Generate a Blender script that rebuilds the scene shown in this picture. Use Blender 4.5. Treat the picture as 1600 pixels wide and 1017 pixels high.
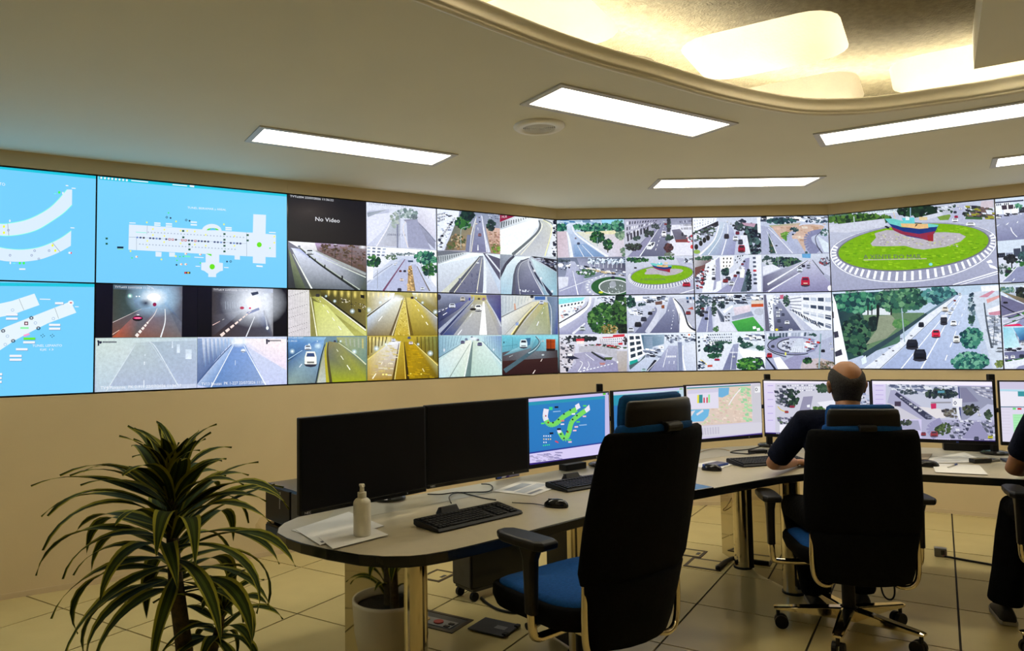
import bpy, bmesh, math, random
from math import sin, cos, pi, radians, sqrt
from mathutils import Vector, Matrix
from mathutils.geometry import tessellate_polygon

for o in list(bpy.data.objects): bpy.data.objects.remove(o, do_unlink=True)
scene = bpy.context.scene
COL = scene.collection

# ------------------------------------------------------------ camera
FPX, YAW, PITCH, ROLL, CAMH = 1130.95, -0.005752, 0.055485, -0.015863, 1.4251
PPX, PPY = 800 - 48.70, 508.5 - 32.12
_fw = Vector((sin(YAW)*cos(PITCH), cos(YAW)*cos(PITCH), sin(PITCH)))
_r = Vector((cos(YAW), -sin(YAW), 0)); _u = _r.cross(_fw)
_r, _u = _r*cos(ROLL) + _u*sin(ROLL), _u*cos(ROLL) - _r*sin(ROLL)
CAM = Vector((0, 0, CAMH))
cam = bpy.data.cameras.new('camera'); camo = bpy.data.objects.new('camera', cam); COL.objects.link(camo)
cam.sensor_fit = 'HORIZONTAL'; cam.sensor_width = 36.0; cam.lens = 36.0*FPX/1600
cam.shift_x = 48.70/1600; cam.shift_y = -32.12/1600
cam.clip_start = 0.05; cam.clip_end = 60
_m = Matrix((_r, _u, -_fw)).transposed().to_4x4(); _m.translation = CAM
camo.matrix_world = _m
scene.camera = camo

# ------------------------------------------------------------ world and exposure
wd = bpy.data.worlds.new('world'); scene.world = wd; wd.use_nodes = True
wd.node_tree.nodes['Background'].inputs[0].default_value = (0.9, 0.8, 0.6, 1)
wd.node_tree.nodes['Background'].inputs[1].default_value = 0.02
vs = scene.view_settings
vs.view_transform = 'Standard'; vs.look = 'None'; vs.gamma = 1.0; vs.exposure = 0.0
vs.use_curve_mapping = False
LAMP_POWER = 14.5          # emission of the ceiling diffusers
COVE_POWER = 60.0         # emission of the hidden strip in the ceiling cove
LAMP_COLOUR = (1.0, 0.92, 0.74)
COVE_COLOUR = (1.0, 0.92, 0.78)

# ------------------------------------------------------------ pixel helpers (photo pixels give directions only)
def ray(x, y): return _fw + _r*((x-PPX)/FPX) - _u*((y-PPY)/FPX)
def at_z(x, y, z):
    d = ray(x, y); return CAM + d*((z-CAMH)/d.z)
def at_depth(x, y, yy):
    d = ray(x, y); return CAM + d*(yy/d.y)
def on_plane(x, y, P, n):
    d = ray(x, y); return CAM + d*((Vector(P)-CAM).dot(n)/d.dot(n))

# ------------------------------------------------------------ materials
def srgb(c):
    c = c/255.0
    return c/12.92 if c <= 0.04045 else ((c+0.055)/1.055)**2.4
def lin(r, g=None, b=None):
    if g is None: r, g, b = r
    return (srgb(r), srgb(g), srgb(b))
MATS = {}
def mat(name, base, rough=0.5, metal=0.0, noise=0.0, scale=8.0, bump=0.0, bscale=None, emit=None, power=0.0, coat=0.0, trans=0.0, ior=1.45, spec=0.5, sheen=0.0):
    if name in MATS: return MATS[name]
    m = bpy.data.materials.new(name); m.use_nodes = True; MATS[name] = m
    nt = m.node_tree; b = nt.nodes['Principled BSDF']
    b.inputs['Base Color'].default_value = (*base, 1)
    b.inputs['Roughness'].default_value = rough; b.inputs['Metallic'].default_value = metal
    b.inputs['Coat Weight'].default_value = coat; b.inputs['Transmission Weight'].default_value = trans
    b.inputs['IOR'].default_value = ior; b.inputs['Specular IOR Level'].default_value = spec
    b.inputs['Sheen Weight'].default_value = sheen
    if noise or bump:
        tc = nt.nodes.new('ShaderNodeTexCoord'); nz = nt.nodes.new('ShaderNodeTexNoise')
        nz.inputs['Scale'].default_value = scale; nz.inputs['Detail'].default_value = 5
        nt.links.new(tc.outputs['Object'], nz.inputs['Vector'])
        if noise:
            rp = nt.nodes.new('ShaderNodeValToRGB')
            rp.color_ramp.elements[0].position = 0.3; rp.color_ramp.elements[1].position = 0.7
            rp.color_ramp.elements[0].color = (*[max(0, c*(1-noise)) for c in base], 1)
            rp.color_ramp.elements[1].color = (*[min(1, c*(1+noise)) for c in base], 1)
            nt.links.new(nz.outputs['Fac'], rp.inputs['Fac']); nt.links.new(rp.outputs['Color'], b.inputs['Base Color'])
        if bump:
            src = nz
            if bscale:
                src = nt.nodes.new('ShaderNodeTexNoise'); src.inputs['Scale'].default_value = bscale; src.inputs['Detail'].default_value = 3
                nt.links.new(tc.outputs['Object'], src.inputs['Vector'])
            bp = nt.nodes.new('ShaderNodeBump'); bp.inputs['Strength'].default_value = bump; bp.inputs['Distance'].default_value = 0.01
            nt.links.new(src.outputs['Fac'], bp.inputs['Height']); nt.links.new(bp.outputs['Normal'], b.inputs['Normal'])
    if emit:
        b.inputs['Emission Color'].default_value = (*emit, 1); b.inputs['Emission Strength'].default_value = power
    return m
def attr_mat(name, emission=False, rough=0.5, strength=1.0, noise=0.0):
    m = bpy.data.materials.new(name); m.use_nodes = True; MATS[name] = m
    nt = m.node_tree; b = nt.nodes['Principled BSDF']
    a = nt.nodes.new('ShaderNodeVertexColor'); a.layer_name = 'Col'
    b.inputs['Roughness'].default_value = rough
    if emission:
        b.inputs['Base Color'].default_value = (0.01, 0.01, 0.012, 1)
        b.inputs['Specular IOR Level'].default_value = 0.2
        src = a.outputs['Color']; nt.links.new(a.outputs['Alpha'], b.inputs['Alpha'])
        if noise:
            gm = nt.nodes.new('ShaderNodeGamma'); gm.inputs['Gamma'].default_value = 1.16; nt.links.new(src, gm.inputs['Color']); src = gm.outputs['Color']
            tc = nt.nodes.new('ShaderNodeTexCoord'); nz = nt.nodes.new('ShaderNodeTexNoise'); nz.inputs['Scale'].default_value = 48; nz.inputs['Detail'].default_value = 4; nz.inputs['Roughness'].default_value = 0.75
            mr = nt.nodes.new('ShaderNodeMapRange'); mr.inputs['From Min'].default_value = 0.3; mr.inputs['From Max'].default_value = 0.7
            mr.inputs['To Min'].default_value = 1-noise; mr.inputs['To Max'].default_value = 1+noise
            vm = nt.nodes.new('ShaderNodeVectorMath'); vm.operation = 'SCALE'
            nt.links.new(tc.outputs['Object'], nz.inputs['Vector']); nt.links.new(nz.outputs['Fac'], mr.inputs['Value'])
            nt.links.new(src, vm.inputs[0]); nt.links.new(mr.outputs['Result'], vm.inputs['Scale']); src = vm.outputs['Vector']
        nt.links.new(src, b.inputs['Emission Color']); b.inputs['Emission Strength'].default_value = strength
    else:
        nt.links.new(a.outputs['Color'], b.inputs['Base Color'])
    return m
M_WALL = mat('cream_wall_paint', (0.70, 0.57, 0.345), 0.75, noise=0.03, scale=2.5, bump=0.05, bscale=120)
M_CEIL = mat('ceiling_paint', (0.87, 0.85, 0.72), 0.85, noise=0.02, scale=1.5)
M_MOULD = mat('moulding_paint', (0.93, 0.89, 0.78), 0.4)
M_BASEB = mat('baseboard_laminate', (0.66, 0.53, 0.33), 0.45, noise=0.04, scale=5)
M_TILE = mat('raised_floor_laminate', (0.58, 0.475, 0.215), 0.22, noise=0.05, scale=3.0, bump=0.03, bscale=60)
M_JOINT = mat('floor_joint', (0.030, 0.022, 0.012), 0.8, noise=0.2)
M_SLAB = mat('rough_concrete_slab', (0.33, 0.29, 0.19), 0.95, noise=0.16, scale=30, bump=1.0, bscale=90)
M_COFFER = mat('painted_coffer', (0.84, 0.78, 0.64), 0.9, noise=0.04, scale=6, bump=0.25, bscale=90)
M_BLACK = mat('black_plastic', (0.007, 0.007, 0.008), 0.45, noise=0.15, scale=40, spec=0.3)
M_BLACKG = mat('glossy_black_plastic', (0.008, 0.008, 0.009), 0.16, noise=0.1, scale=30)
M_OFF = mat('switched_off_screen', (0.004, 0.004, 0.005), 0.42, noise=0.1, scale=2, spec=0.2)
M_DARKG = mat('dark_grey_metal', (0.045, 0.045, 0.048), 0.45, noise=0.1, scale=20)
M_GREY = mat('grey_plastic', (0.22, 0.22, 0.22), 0.45, noise=0.06, scale=20)
M_CHROME = mat('polished_steel', (0.74, 0.66, 0.49), 0.09, 1.0, noise=0.04, scale=6)
M_MIRROR = mat('mirror_steel_panel', (0.56, 0.51, 0.39), 0.03, 1.0, noise=0.03, scale=2)
M_FABRIC = mat('black_chair_fabric', (0.0035, 0.0035, 0.004), 0.95, spec=0.12, noise=0.3, scale=90, bump=0.3, bscale=500)
M_BLUE = mat('blue_chair_fabric', (0.008, 0.070, 0.26), 0.9, spec=0.15, noise=0.15, scale=90, bump=0.3, bscale=500)
M_TOP = mat('worktop_laminate', (0.43, 0.375, 0.255), 0.38, noise=0.03, scale=30)
M_STRIP = mat('worktop_rear_strip', (0.42, 0.39, 0.31), 0.3, noise=0.03, scale=30)
M_EDGE = mat('worktop_black_edge', (0.012, 0.014, 0.013), 0.2, noise=0.1, scale=10)
M_PAPER = mat('white_paper', (0.74, 0.72, 0.68), 0.8, noise=0.03, scale=12)
M_INK = mat('printed_ink', (0.10, 0.10, 0.11), 0.8, noise=0.2, scale=20)
M_WHITEP = mat('white_translucent_plastic', (0.78, 0.74, 0.60), 0.35, noise=0.03, scale=8)
M_WHITETXT = mat('light_print', (0.62, 0.62, 0.62), 0.5, noise=0.02)
M_NAVY = mat('navy_shirt_cotton', (0.005, 0.007, 0.018), 0.95, spec=0.12, noise=0.25, scale=25, bump=0.4, bscale=60)
M_TROUSER = mat('dark_trousers_cotton', (0.004, 0.0045, 0.006), 0.95, spec=0.12, noise=0.25, scale=25, bump=0.4, bscale=50)
M_SKIN = mat('skin', (0.36, 0.165, 0.075), 0.5, noise=0.12, scale=18)
M_HAIR = mat('cropped_dark_hair', (0.028, 0.024, 0.021), 0.85, noise=0.5, scale=120, bump=0.6, bscale=300)
M_SHOE = mat('black_shoe_leather', (0.010, 0.010, 0.011), 0.6, noise=0.2, scale=30)
M_SOLE = mat('pale_rubber_sole', (0.34, 0.31, 0.24), 0.7, noise=0.1, scale=30)
M_POT = mat('white_planter', (0.72, 0.68, 0.58), 0.35, noise=0.02, scale=6)
M_SOIL = mat('dark_soil', (0.02, 0.015, 0.010), 0.95, noise=0.4, scale=60, bump=0.8, bscale=90)
M_CANE = mat('plant_cane', (0.075, 0.055, 0.022), 0.85, noise=0.35, scale=60, bump=0.7, bscale=80)
M_LAMP = mat('lamp_diffuser', (0.9, 0.9, 0.88), 0.6, emit=LAMP_COLOUR, power=LAMP_POWER)
M_LAMPF = mat('lamp_frame', (0.62, 0.60, 0.56), 0.4, noise=0.02)
M_COVE = mat('cove_light', (0.9, 0.8, 0.6), 0.6, emit=COVE_COLOUR, power=COVE_POWER)
M_RED = mat('red_plastic', (0.35, 0.02, 0.02), 0.5, noise=0.1)
M_OCHRE = mat('ochre_plastic', (0.45, 0.27, 0.05), 0.5, noise=0.1)
M_BLUEP = mat('blue_plastic', (0.02, 0.06, 0.30), 0.35, noise=0.1)
M_PICT = attr_mat('lit_screen_picture', True, 0.35, 1.0)
M_CAMPICT = attr_mat('lit_camera_picture', True, 0.35, 1.14, 0.15)
M_LEAF = attr_mat('striped_leaf', False, 0.8)
M_LEAF.node_tree.nodes['Principled BSDF'].inputs['Specular IOR Level'].default_value = 0.12
M_PRINT = attr_mat('colour_print', False, 0.45)
def emit_mat(name, c, p=1.0):
    return mat(name, (0.01, 0.01, 0.01), 0.4, emit=lin(c), power=p)

# ------------------------------------------------------------ mesh helpers
def tag(o, label=None, category=None, group=None, kind=None):
    if label: o['label'] = label
    if category: o['category'] = category
    if group: o['group'] = group
    if kind: o['kind'] = kind
    return o
def thing(name, loc, rz, label, category, group=None):
    o = bpy.data.objects.new(name, None); COL.objects.link(o)
    o.location = loc; o.rotation_euler = (0, 0, rz); o.empty_display_size = 0.1
    return tag(o, label, category, group)
class MB:
    def __init__(s): s.v = []; s.f = []; s.c = []
    def add(s, vs, fs, c=None):
        k = len(s.v); s.v += [tuple(p) for p in vs]; s.f += [tuple(i+k for i in f) for f in fs]
        s.c += [c]*len(fs); return s
    def box(s, c, d, M=None):
        x, y, z = c; a, b, e = d[0]/2, d[1]/2, d[2]/2
        p = [Vector((x+i*a, y+j*b, z+k*e)) for k in (-1, 1) for j in (-1, 1) for i in (-1, 1)]
        if M: p = [M @ q for q in p]
        return s.add(p, [(0, 2, 3, 1), (4, 5, 7, 6), (0, 1, 5, 4), (2, 6, 7, 3), (0, 4, 6, 2), (1, 3, 7, 5)])
    def prism(s, out, z0, z1, M=None):
        n = len(out); p = [Vector((q[0], q[1], z0)) for q in out]+[Vector((q[0], q[1], z1)) for q in out]
        if M: p = [M @ q for q in p]
        return s.add(p, [tuple(range(n))[::-1], tuple(range(n, 2*n))]+[(i, (i+1) % n, n+(i+1) % n, n+i) for i in range(n)])
    def loft(s, rings, caps=True, closed=True):
        n = len(rings[0]); p = [q for r in rings for q in r]; fs = []
        for i in range(len(rings)-1):
            for j in range(n if closed else n-1):
                fs.append((i*n+j, i*n+(j+1) % n, (i+1)*n+(j+1) % n, (i+1)*n+j))
        if caps: fs += [tuple(range(n))[::-1], tuple(range((len(rings)-1)*n, len(rings)*n))]
        return s.add(p, fs)
    def tube(s, path, r, n=10, caps=True):
        path = [Vector(p) for p in path]; rr = r if isinstance(r, (list, tuple)) else [r]*len(path)
        rings = []; prev = None
        for i, p in enumerate(path):
            t = (path[min(i+1, len(path)-1)]-path[max(i-1, 0)]).normalized()
            if prev is None:
                a = Vector((0, 0, 1)) if abs(t.z) < 0.9 else Vector((1, 0, 0))
                x = t.cross(a).normalized()
            else:
                x = (prev - t*prev.dot(t)).normalized()
            prev = x; y = t.cross(x)
            rings.append([p + (x*cos(2*pi*k/n)+y*sin(2*pi*k/n))*rr[i] for k in range(n)])
        return s.loft(rings, caps)
    def lathe(s, prof, n=24, c=(0, 0, 0), caps=True):
        return s.loft([[Vector((c[0]+r*cos(2*pi*k/n), c[1]+r*sin(2*pi*k/n), c[2]+z)) for k in range(n)] for r, z in prof], caps)
    def build(s, name, m, parent=None, smooth=False, bevel=0.0, sub=0, seg=2, kind=None):
        me = bpy.data.meshes.new(name); me.from_pydata([tuple(p) for p in s.v], [], s.f); me.update()
        if any(c is not None for c in s.c):
            ca = me.color_attributes.new('Col', 'FLOAT_COLOR', 'CORNER'); data = []
            for poly, c in zip(me.polygons, s.c):
                k = poly.loop_total
                if isinstance(c, list): cc = c
                else: cc = [c or (0, 0, 0)]*k
                for q in cc: data += [q[0], q[1], q[2], q[3] if len(q) > 3 else 1.0]
            ca.data.foreach_set('color', data)
        me.materials.append(m)
        o = bpy.data.objects.new(name, me); COL.objects.link(o)
        if parent: o.parent = parent
        if smooth:
            for p in me.polygons: p.use_smooth = True
        if bevel:
            md = o.modifiers.new('bevel', 'BEVEL'); md.width = bevel; md.segments = seg; md.limit_method = 'ANGLE'; md.angle_limit = radians(40)
        if sub:
            md = o.modifiers.new('subdivision', 'SUBSURF'); md.levels = sub; md.render_levels = sub
        if kind: o['kind'] = kind
        return o
def smooth_path(pts, n=6):
    pts = [Vector(p) for p in pts]; out = []
    for i in range(len(pts)-1):
        p0 = pts[max(i-1, 0)]; p1 = pts[i]; p2 = pts[i+1]; p3 = pts[min(i+2, len(pts)-1)]
        for k in range(n):
            t = k/n
            out.append(0.5*((2*p1)+(p2-p0)*t+(2*p0-5*p1+4*p2-p3)*t*t+(3*p1-p0-3*p2+p3)*t**3))
    out.append(pts[-1]); return out
def rrect(w, d, r, n=5, cx=0, cy=0):
    out = []
    for sx, sy, a in ((1, 1, 0), (-1, 1, 90), (-1, -1, 180), (1, -1, 270)):
        for k in range(n+1):
            t = radians(a+90*k/n); out.append((cx+sx*(w/2-r)+r*cos(t), cy+sy*(d/2-r)+r*sin(t)))
    return out
_txt = {}
def text_mesh(body):
    if body in _txt: return _txt[body]
    cu = bpy.data.curves.new('lettering', 'FONT'); cu.body = body; cu.size = 1.0; cu.resolution_u = 2
    o = bpy.data.objects.new('lettering_source', cu); COL.objects.link(o)
    bpy.context.view_layer.update()
    me = bpy.data.meshes.new_from_object(o.evaluated_get(bpy.context.evaluated_depsgraph_get()))
    vs = [v.co.copy() for v in me.vertices]; fs = [tuple(p.vertices) for p in me.polygons]
    bpy.data.objects.remove(o, do_unlink=True); bpy.data.curves.remove(cu); bpy.data.meshes.remove(me)
    x0 = min(v.x for v in vs); x1 = max(v.x for v in vs); y0 = min(v.y for v in vs); y1 = max(v.y for v in vs)
    _txt[body] = ([((v.x-x0)/(x1-x0), (v.y-y0)/(y1-y0)) for v in vs], fs, (x1-x0)/(y1-y0))
    return _txt[body]
def lettering(name, body, O, ex, ez, m, parent):
    """flat text: origin O (lower left), ex = full width vector, ez = full height vector"""
    vs, fs, asp = text_mesh(body)
    b = MB(); b.add([Vector(O)+Vector(ex)*x+Vector(ez)*y for x, y in vs], fs)
    return b.build(name, m, parent)
# ------------------------------------------------------------ the room
TH = radians(32); PW, PH = 1.2105, 0.6815; ZB = 1.1677; ZC = 2.63
M4 = Vector((0.6483, 6.4144, 0)); M6 = M4+Vector((2*PW, 0, 0))
DL = Vector((cos(TH), sin(TH), 0)); DM = Vector((1, 0, 0)); DR = Vector((cos(TH), -sin(TH), 0))
NL = Vector((sin(TH), -cos(TH), 0)); NM = Vector((0, -1, 0)); NR = Vector((-sin(TH), -cos(TH), 0))
UP = Vector((0, 0, 1))
E1 = DR.copy(); E2 = Vector((sin(TH), cos(TH), 0))
ZT = ZB+2*PH
CL = M4-DL*6.2; CR = M6+DR*6.2; YB = -3.2
def slab(mb, O, D, N, s0, s1, z0, z1, d0, d1):
    p = [O+D*s+UP*z+N*d for d in (d0, d1) for z in (z0, z1) for s in (s0, s1)]
    mb.add(p, [(0, 1, 3, 2), (4, 6, 7, 5), (0, 4, 5, 1), (2, 3, 7, 6), (0, 2, 6, 4), (1, 5, 7, 3)])
def facet_wall(name, O, D, N, s0, s1, a, b, seams=()):
    m = MB(); e = 0.006
    slab(m, O, D, N, s0, s1, 0, ZB-e, -0.14, 0)
    cuts = [s0]+list(seams)+[s1]
    for i in range(len(cuts)-1):
        slab(m, O, D, N, cuts[i]+(0.0012 if i else 0), cuts[i+1], ZT+e, ZC+0.03, -0.14, 0)
    slab(m, O, D, N, s0, s1, ZB-e, ZT+e, -0.14, -0.10)
    if a > s0: slab(m, O, D, N, s0, a-e, ZB-e, ZT+e, -0.10, 0)
    if b < s1: slab(m, O, D, N, b+e, s1, ZB-e, ZT+e, -0.10, 0)
    return tag(m.build(name, M_WALL), kind='structure')
facet_wall('wall_left', M4, DL, NL, -6.2, 0, -4*PW, 0, (-4*PW, -2*PW))
facet_wall('wall_middle', M4, DM, NM, 0, 2*PW, 0, 2*PW)
facet_wall('wall_right', M6, DR, NR, 0, 6.2, 0, 2*PW)
def plain_wall(name, A, B):
    d = (B-A).normalized(); n = Vector((-d.y, d.x, 0)); m = MB()
    slab(m, A, d, n, 0, (B-A).length, 0, ZC+0.03, -0.14, 0)
    tag(m.build(name, M_WALL), kind='structure')
BL, BR = Vector((CL.x, YB, 0)), Vector((CR.x, YB, 0))
plain_wall('wall_side_left', CL, BL); plain_wall('wall_back', BL, BR); plain_wall('wall_side_right', BR, CR)
for nm, O, D, N, s0, s1 in (('left', M4, DL, NL, -6.2, 0), ('middle', M4, DM, NM, 0, 2*PW), ('right', M6, DR, NR, 0, 6.2)):
    m = MB(); slab(m, O, D, N, s0, s1, 0.0, 0.030, 0.0, 0.006)
    slab(m, O, D, N, s0, s1, 0.030, 0.033, 0.0, 0.004)
    tag(m.build('baseboard_'+nm, M_BASEB), kind='structure')

ROOM = [(CL.x, CL.y), (BL.x, BL.y), (BR.x, BR.y), (CR.x, CR.y), (M6.x, M6.y), (M4.x, M4.y)]
def clip_poly(poly, conv):
    """clip to a convex counter-clockwise polygon"""
    out = list(poly)
    for i in range(len(conv)):
        ax, ay = conv[i]; bx, by = conv[(i+1) % len(conv)]; inp = out; out = []
        if not inp: return []
        f = lambda p: (bx-ax)*(p[1]-ay)-(by-ay)*(p[0]-ax)
        for j in range(len(inp)):
            p, q = inp[j], inp[(j+1) % len(inp)]; fp, fq = f(p), f(q)
            if fp >= 0: out.append(p)
            if fp*fq < 0:
                t = fp/(fp-fq); out.append((p[0]+(q[0]-p[0])*t, p[1]+(q[1]-p[1])*t))
    return out
fl = MB(); fl.prism(ROOM, -0.08, -0.006)
floor = tag(fl.build('floor', M_JOINT), kind='structure')
G0 = Vector((-1.8627, 3.7784, 0)); T = 0.6; g = 0.005
far = MB(); tiles = []
for i in range(-22, 24):
    for j in range(-24, 16):
        c = G0+E1*(i+.5)*T+E2*(j+.5)*T
        q = [c+E1*a+E2*b for a, b in ((-T/2+g, -T/2+g), (T/2-g, -T/2+g), (T/2-g, T/2-g), (-T/2+g, T/2-g))]
        pl = clip_poly([(p.x, p.y) for p in q], ROOM)
        if len(pl) < 3: continue
        cx = sum(p[0] for p in pl)/len(pl); cy = sum(p[1] for p in pl)/len(pl)
        if cy > 1.2 and abs(cx) < cy*0.86+0.9: tiles.append((cx*cx+cy*cy, pl))
        else: far.prism(pl, -0.006, 0)
tiles.sort(key=lambda t: t[0])
for _, pl in tiles[:290]:
    MB().prism(pl, -0.006, 0).build('floor_tile', M_TILE, floor)
for _, pl in tiles[290:]: far.prism(pl, -0.006, 0)
far.build('distant_floor_tiles', M_TILE, floor, kind='stuff')

# ceiling with the free-form opening
LOW = [(662.5, 0), (712, 19), (766, 40.5), (820, 60.8), (865, 77.6), (910, 92), (955, 105.8), (1005, 118), (1050, 131.6), (1095, 145), (1140, 156.4), (1185, 165.4), (1230, 174.4), (1275, 177.8), (1320, 177), (1360, 175), (1400, 170), (1440, 164.4), (1480, 159), (1520, 153.6), (1560, 147.4), (1600, 140)]
edge = [at_z(x, y, ZC) for x, y in LOW]
d0 = (edge[0]-edge[2]).normalized(); d1 = (edge[-1]-edge[-3]).normalized()
ctrl = [edge[0]+d0*1.5+Vector((0.1, -0.15, 0)), edge[0]+d0*0.75] + edge + [edge[-1]+d1*0.8, edge[-1]+d1*1.8, edge[-1]+d1*2.4+Vector((-0.1, -0.4, 0)), Vector((3.6, 0.6, ZC)), Vector((2.2, -0.2, ZC)), Vector((0.4, -0.1, ZC)), Vector((-1.1, 0.5, ZC))]
hole = smooth_path(ctrl+[ctrl[0]], 4)[:-1]
for _ in range(14): hole = [(hole[i-1]+hole[i]*2+hole[(i+1) % len(hole)])/4 for i in range(len(hole))]
for p in hole: p.z = ZC
def holed(mb, outer, holes, z, flip=False):
    loops = [[Vector((p[0], p[1], 0)) for p in outer]]+[[Vector((p[0], p[1], 0)) for p in h] for h in holes]
    flat = [Vector((p.x, p.y, z)) for l in loops for p in l]
    mb.add(flat, [tuple(t) for t in tessellate_polygon(loops)])
cm = MB(); H2 = [(p.x, p.y) for p in hole]
OUT = clip_poly([(-6, -6), (12, -6), (12, 12), (-6, 12)], ROOM)
holed(cm, OUT, [H2], ZC); holed(cm, OUT, [H2], ZC+0.025)
n = len(hole)
ceiling = tag(cm.build('ceiling', M_CEIL), kind='structure')
# moulding round the opening: a rolled lip, a hollow band and an upper lip
nrm = []
for i in range(n):
    t = (hole[(i+1) % n]-hole[i-1]).normalized(); nn = Vector((t.y, -t.x, 0))
    nrm.append(nn)
ctr = sum(hole, Vector())/n
if (ctr-hole[0]).dot(nrm[0]) < 0: nrm = [-q for q in nrm]
prof = [(0.0, 0.026), (-0.012, 0.0), (-0.012, -0.010), (0.0, -0.014), (0.010, -0.010), (0.012, -0.001), (0.008, 0.003), (0.016, 0.008), (0.013, 0.02), (0.006, 0.032), (0.003, 0.045), (0.006, 0.058), (0.014, 0.066), (0.016, 0.072), (0.010, 0.078), (-0.004, 0.078), (-0.008, 0.06)]
mm = MB(); rings = [[hole[i]+nrm[i]*a+UP*b for a, b in prof] for i in range(n)]
mm.loft(rings+[rings[0]], caps=False)
tag(mm.build('trim_1', M_MOULD, smooth=True), kind='structure')
cv = MB(); cv.tube([hole[i]-nrm[i]*0.085+UP*0.045 for i in range(n)]+[hole[0]-nrm[0]*0.085+UP*0.045], 0.012, 6, caps=False)
tag(cv.build('cove_light_strip', M_COVE), 'warm light strip hidden behind the curved ceiling moulding', 'light')

# concrete slab above the opening, with waffle coffers
ZS = 2.89; SC = (ZS-CAMH)/(3.0-CAMH); PITCH_C = 0.94*SC
C0 = (Vector((1.04, 3.75, 0))+E1*0.37+E2*0.34)*SC
coffers = []
for i in range(-5, 5):
    for j in range(-5, 5):
        if (i, j) in ((1, 0), (1, -1), (0, -1), (2, 0), (2, -1), (1, -2), (0, -2), (2, -2)): continue
        c = C0+E1*i*PITCH_C+E2*j*PITCH_C
        if -1.9 < c.x < 5.0 and 0.0 < c.y < 5.1: coffers.append(c)
SL = [(-3.0, -1.2), (6.0, -1.2), (6.0, 4.2), (3.6, 5.9), (0.2, 5.9), (-3.0, 3.6)]
sm = MB(); hs = []
for c in coffers:
    out = rrect(0.78*SC, 0.72*SC, 0.17*SC, 5)
    hs.append([(c+E1*a+E2*b) for a, b in out])
holed(sm, SL, [[(p.x, p.y) for p in h] for h in hs], ZS)
for k in range(len(SL)):
    a, b = SL[k], SL[(k+1) % len(SL)]
    sm.add([(a[0], a[1], ZC+0.025), (b[0], b[1], ZC+0.025), (b[0], b[1], ZS), (a[0], a[1], ZS)], [(0, 1, 2, 3)])
sl = tag(sm.build('ceiling_slab', M_SLAB), kind='structure')
for c in coffers:
    q = MB(); rg = []
    for sc, z in ((1.0, 0), (0.985, 0.06), (0.96, 0.16), (0.90, 0.25), (0.78, 0.31), (0.5, 0.335)):
        rg.append([c+E1*a*sc+E2*b*sc+UP*(ZS+z) for a, b in rrect(0.78*SC, 0.72*SC, 0.17*SC, 5)])
    q.loft(rg, caps=False); kf = len(q.v)-len(rg[-1]); q.f.append(tuple(range(kf, len(q.v)))); q.c.append(None)
    q.build('coffer', M_COFFER, sl, smooth=True)
bx = MB(); P = at_z(1522, 108, 2.72); P.z = 0
pq = [P, P+E1*1.3, P+E1*1.3-E2*1.3, P-E2*1.3]
bx.prism([(p.x, p.y) for p in pq][::-1], 2.72, ZS)
tag(bx.build('ceiling_bulkhead', M_CEIL), kind='structure')

# recessed lamps
def lamp(c, ang, label, group=None):
    t = thing('ceiling_lamp', (c[0], c[1], ZC), ang, label, 'ceiling light', group)
    L, Wd, r = 1.24, 0.335, 0.035
    m = MB()
    for cx, cy, sx, sy in ((0, Wd/2-r/2, L, r), (0, -Wd/2+r/2, L, r), (L/2-r/2, 0, r, Wd-2*r), (-L/2+r/2, 0, r, Wd-2*r)):
        m.box((cx, cy, -0.004), (sx, sy, 0.008))
    m.build('lamp_frame', M_LAMPF, t, bevel=0.002)
    MB().box((0, 0, -0.002), (L-2*r, Wd-2*r, 0.003)).build('diffuser', M_LAMP, t)
lamp((-0.765, 4.315), TH, 'lit rectangular ceiling lamp above the two blue diagram screens and the black camera picture')
lamp((0.804, 3.758), TH, 'lit rectangular ceiling lamp between the round ceiling speaker and the curved opening')
lamp((1.91, 5.45), 0, 'lit rectangular ceiling lamp parallel to the middle video wall')
lamp((2.546, 3.996), -TH, 'lit rectangular ceiling lamp beside the right end of the curved opening')
lamp((4.046, 4.646), -TH, 'lit rectangular ceiling lamp near the right video wall')
for c, a, l in (((-2.95, 2.95), TH, 'added lit rectangular ceiling lamp out of view by the left side wall'), ((6.1, 3.36), -TH, 'added lit rectangular ceiling lamp out of view by the right side wall')):
    lamp(c, a, l)  # extra lamps added out of view at both sides for the room light
sp = thing('ceiling_speaker', (0.315, 3.944, ZC), 0, 'round white ceiling speaker with slotted grille rings', 'speaker')
MB().lathe([(0.142, 0), (0.142, -0.006), (0.130, -0.016), (0.092, -0.018), (0.088, -0.008)], 40, caps=False).build('speaker_rim', M_MOULD, sp, smooth=True)
for k in range(8):
    r0 = 0.083-k*0.0102
    MB().lathe([(r0, -0.006), (r0, -0.016), (r0-0.0042, -0.016), (r0-0.0042, -0.006)], 36, caps=False).build('grille_ring', M_MOULD, sp)
MB().lathe([(0.09, -0.0045), (0.09, -0.0055)], 36).build('speaker_cone', M_DARKG, sp)
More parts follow.
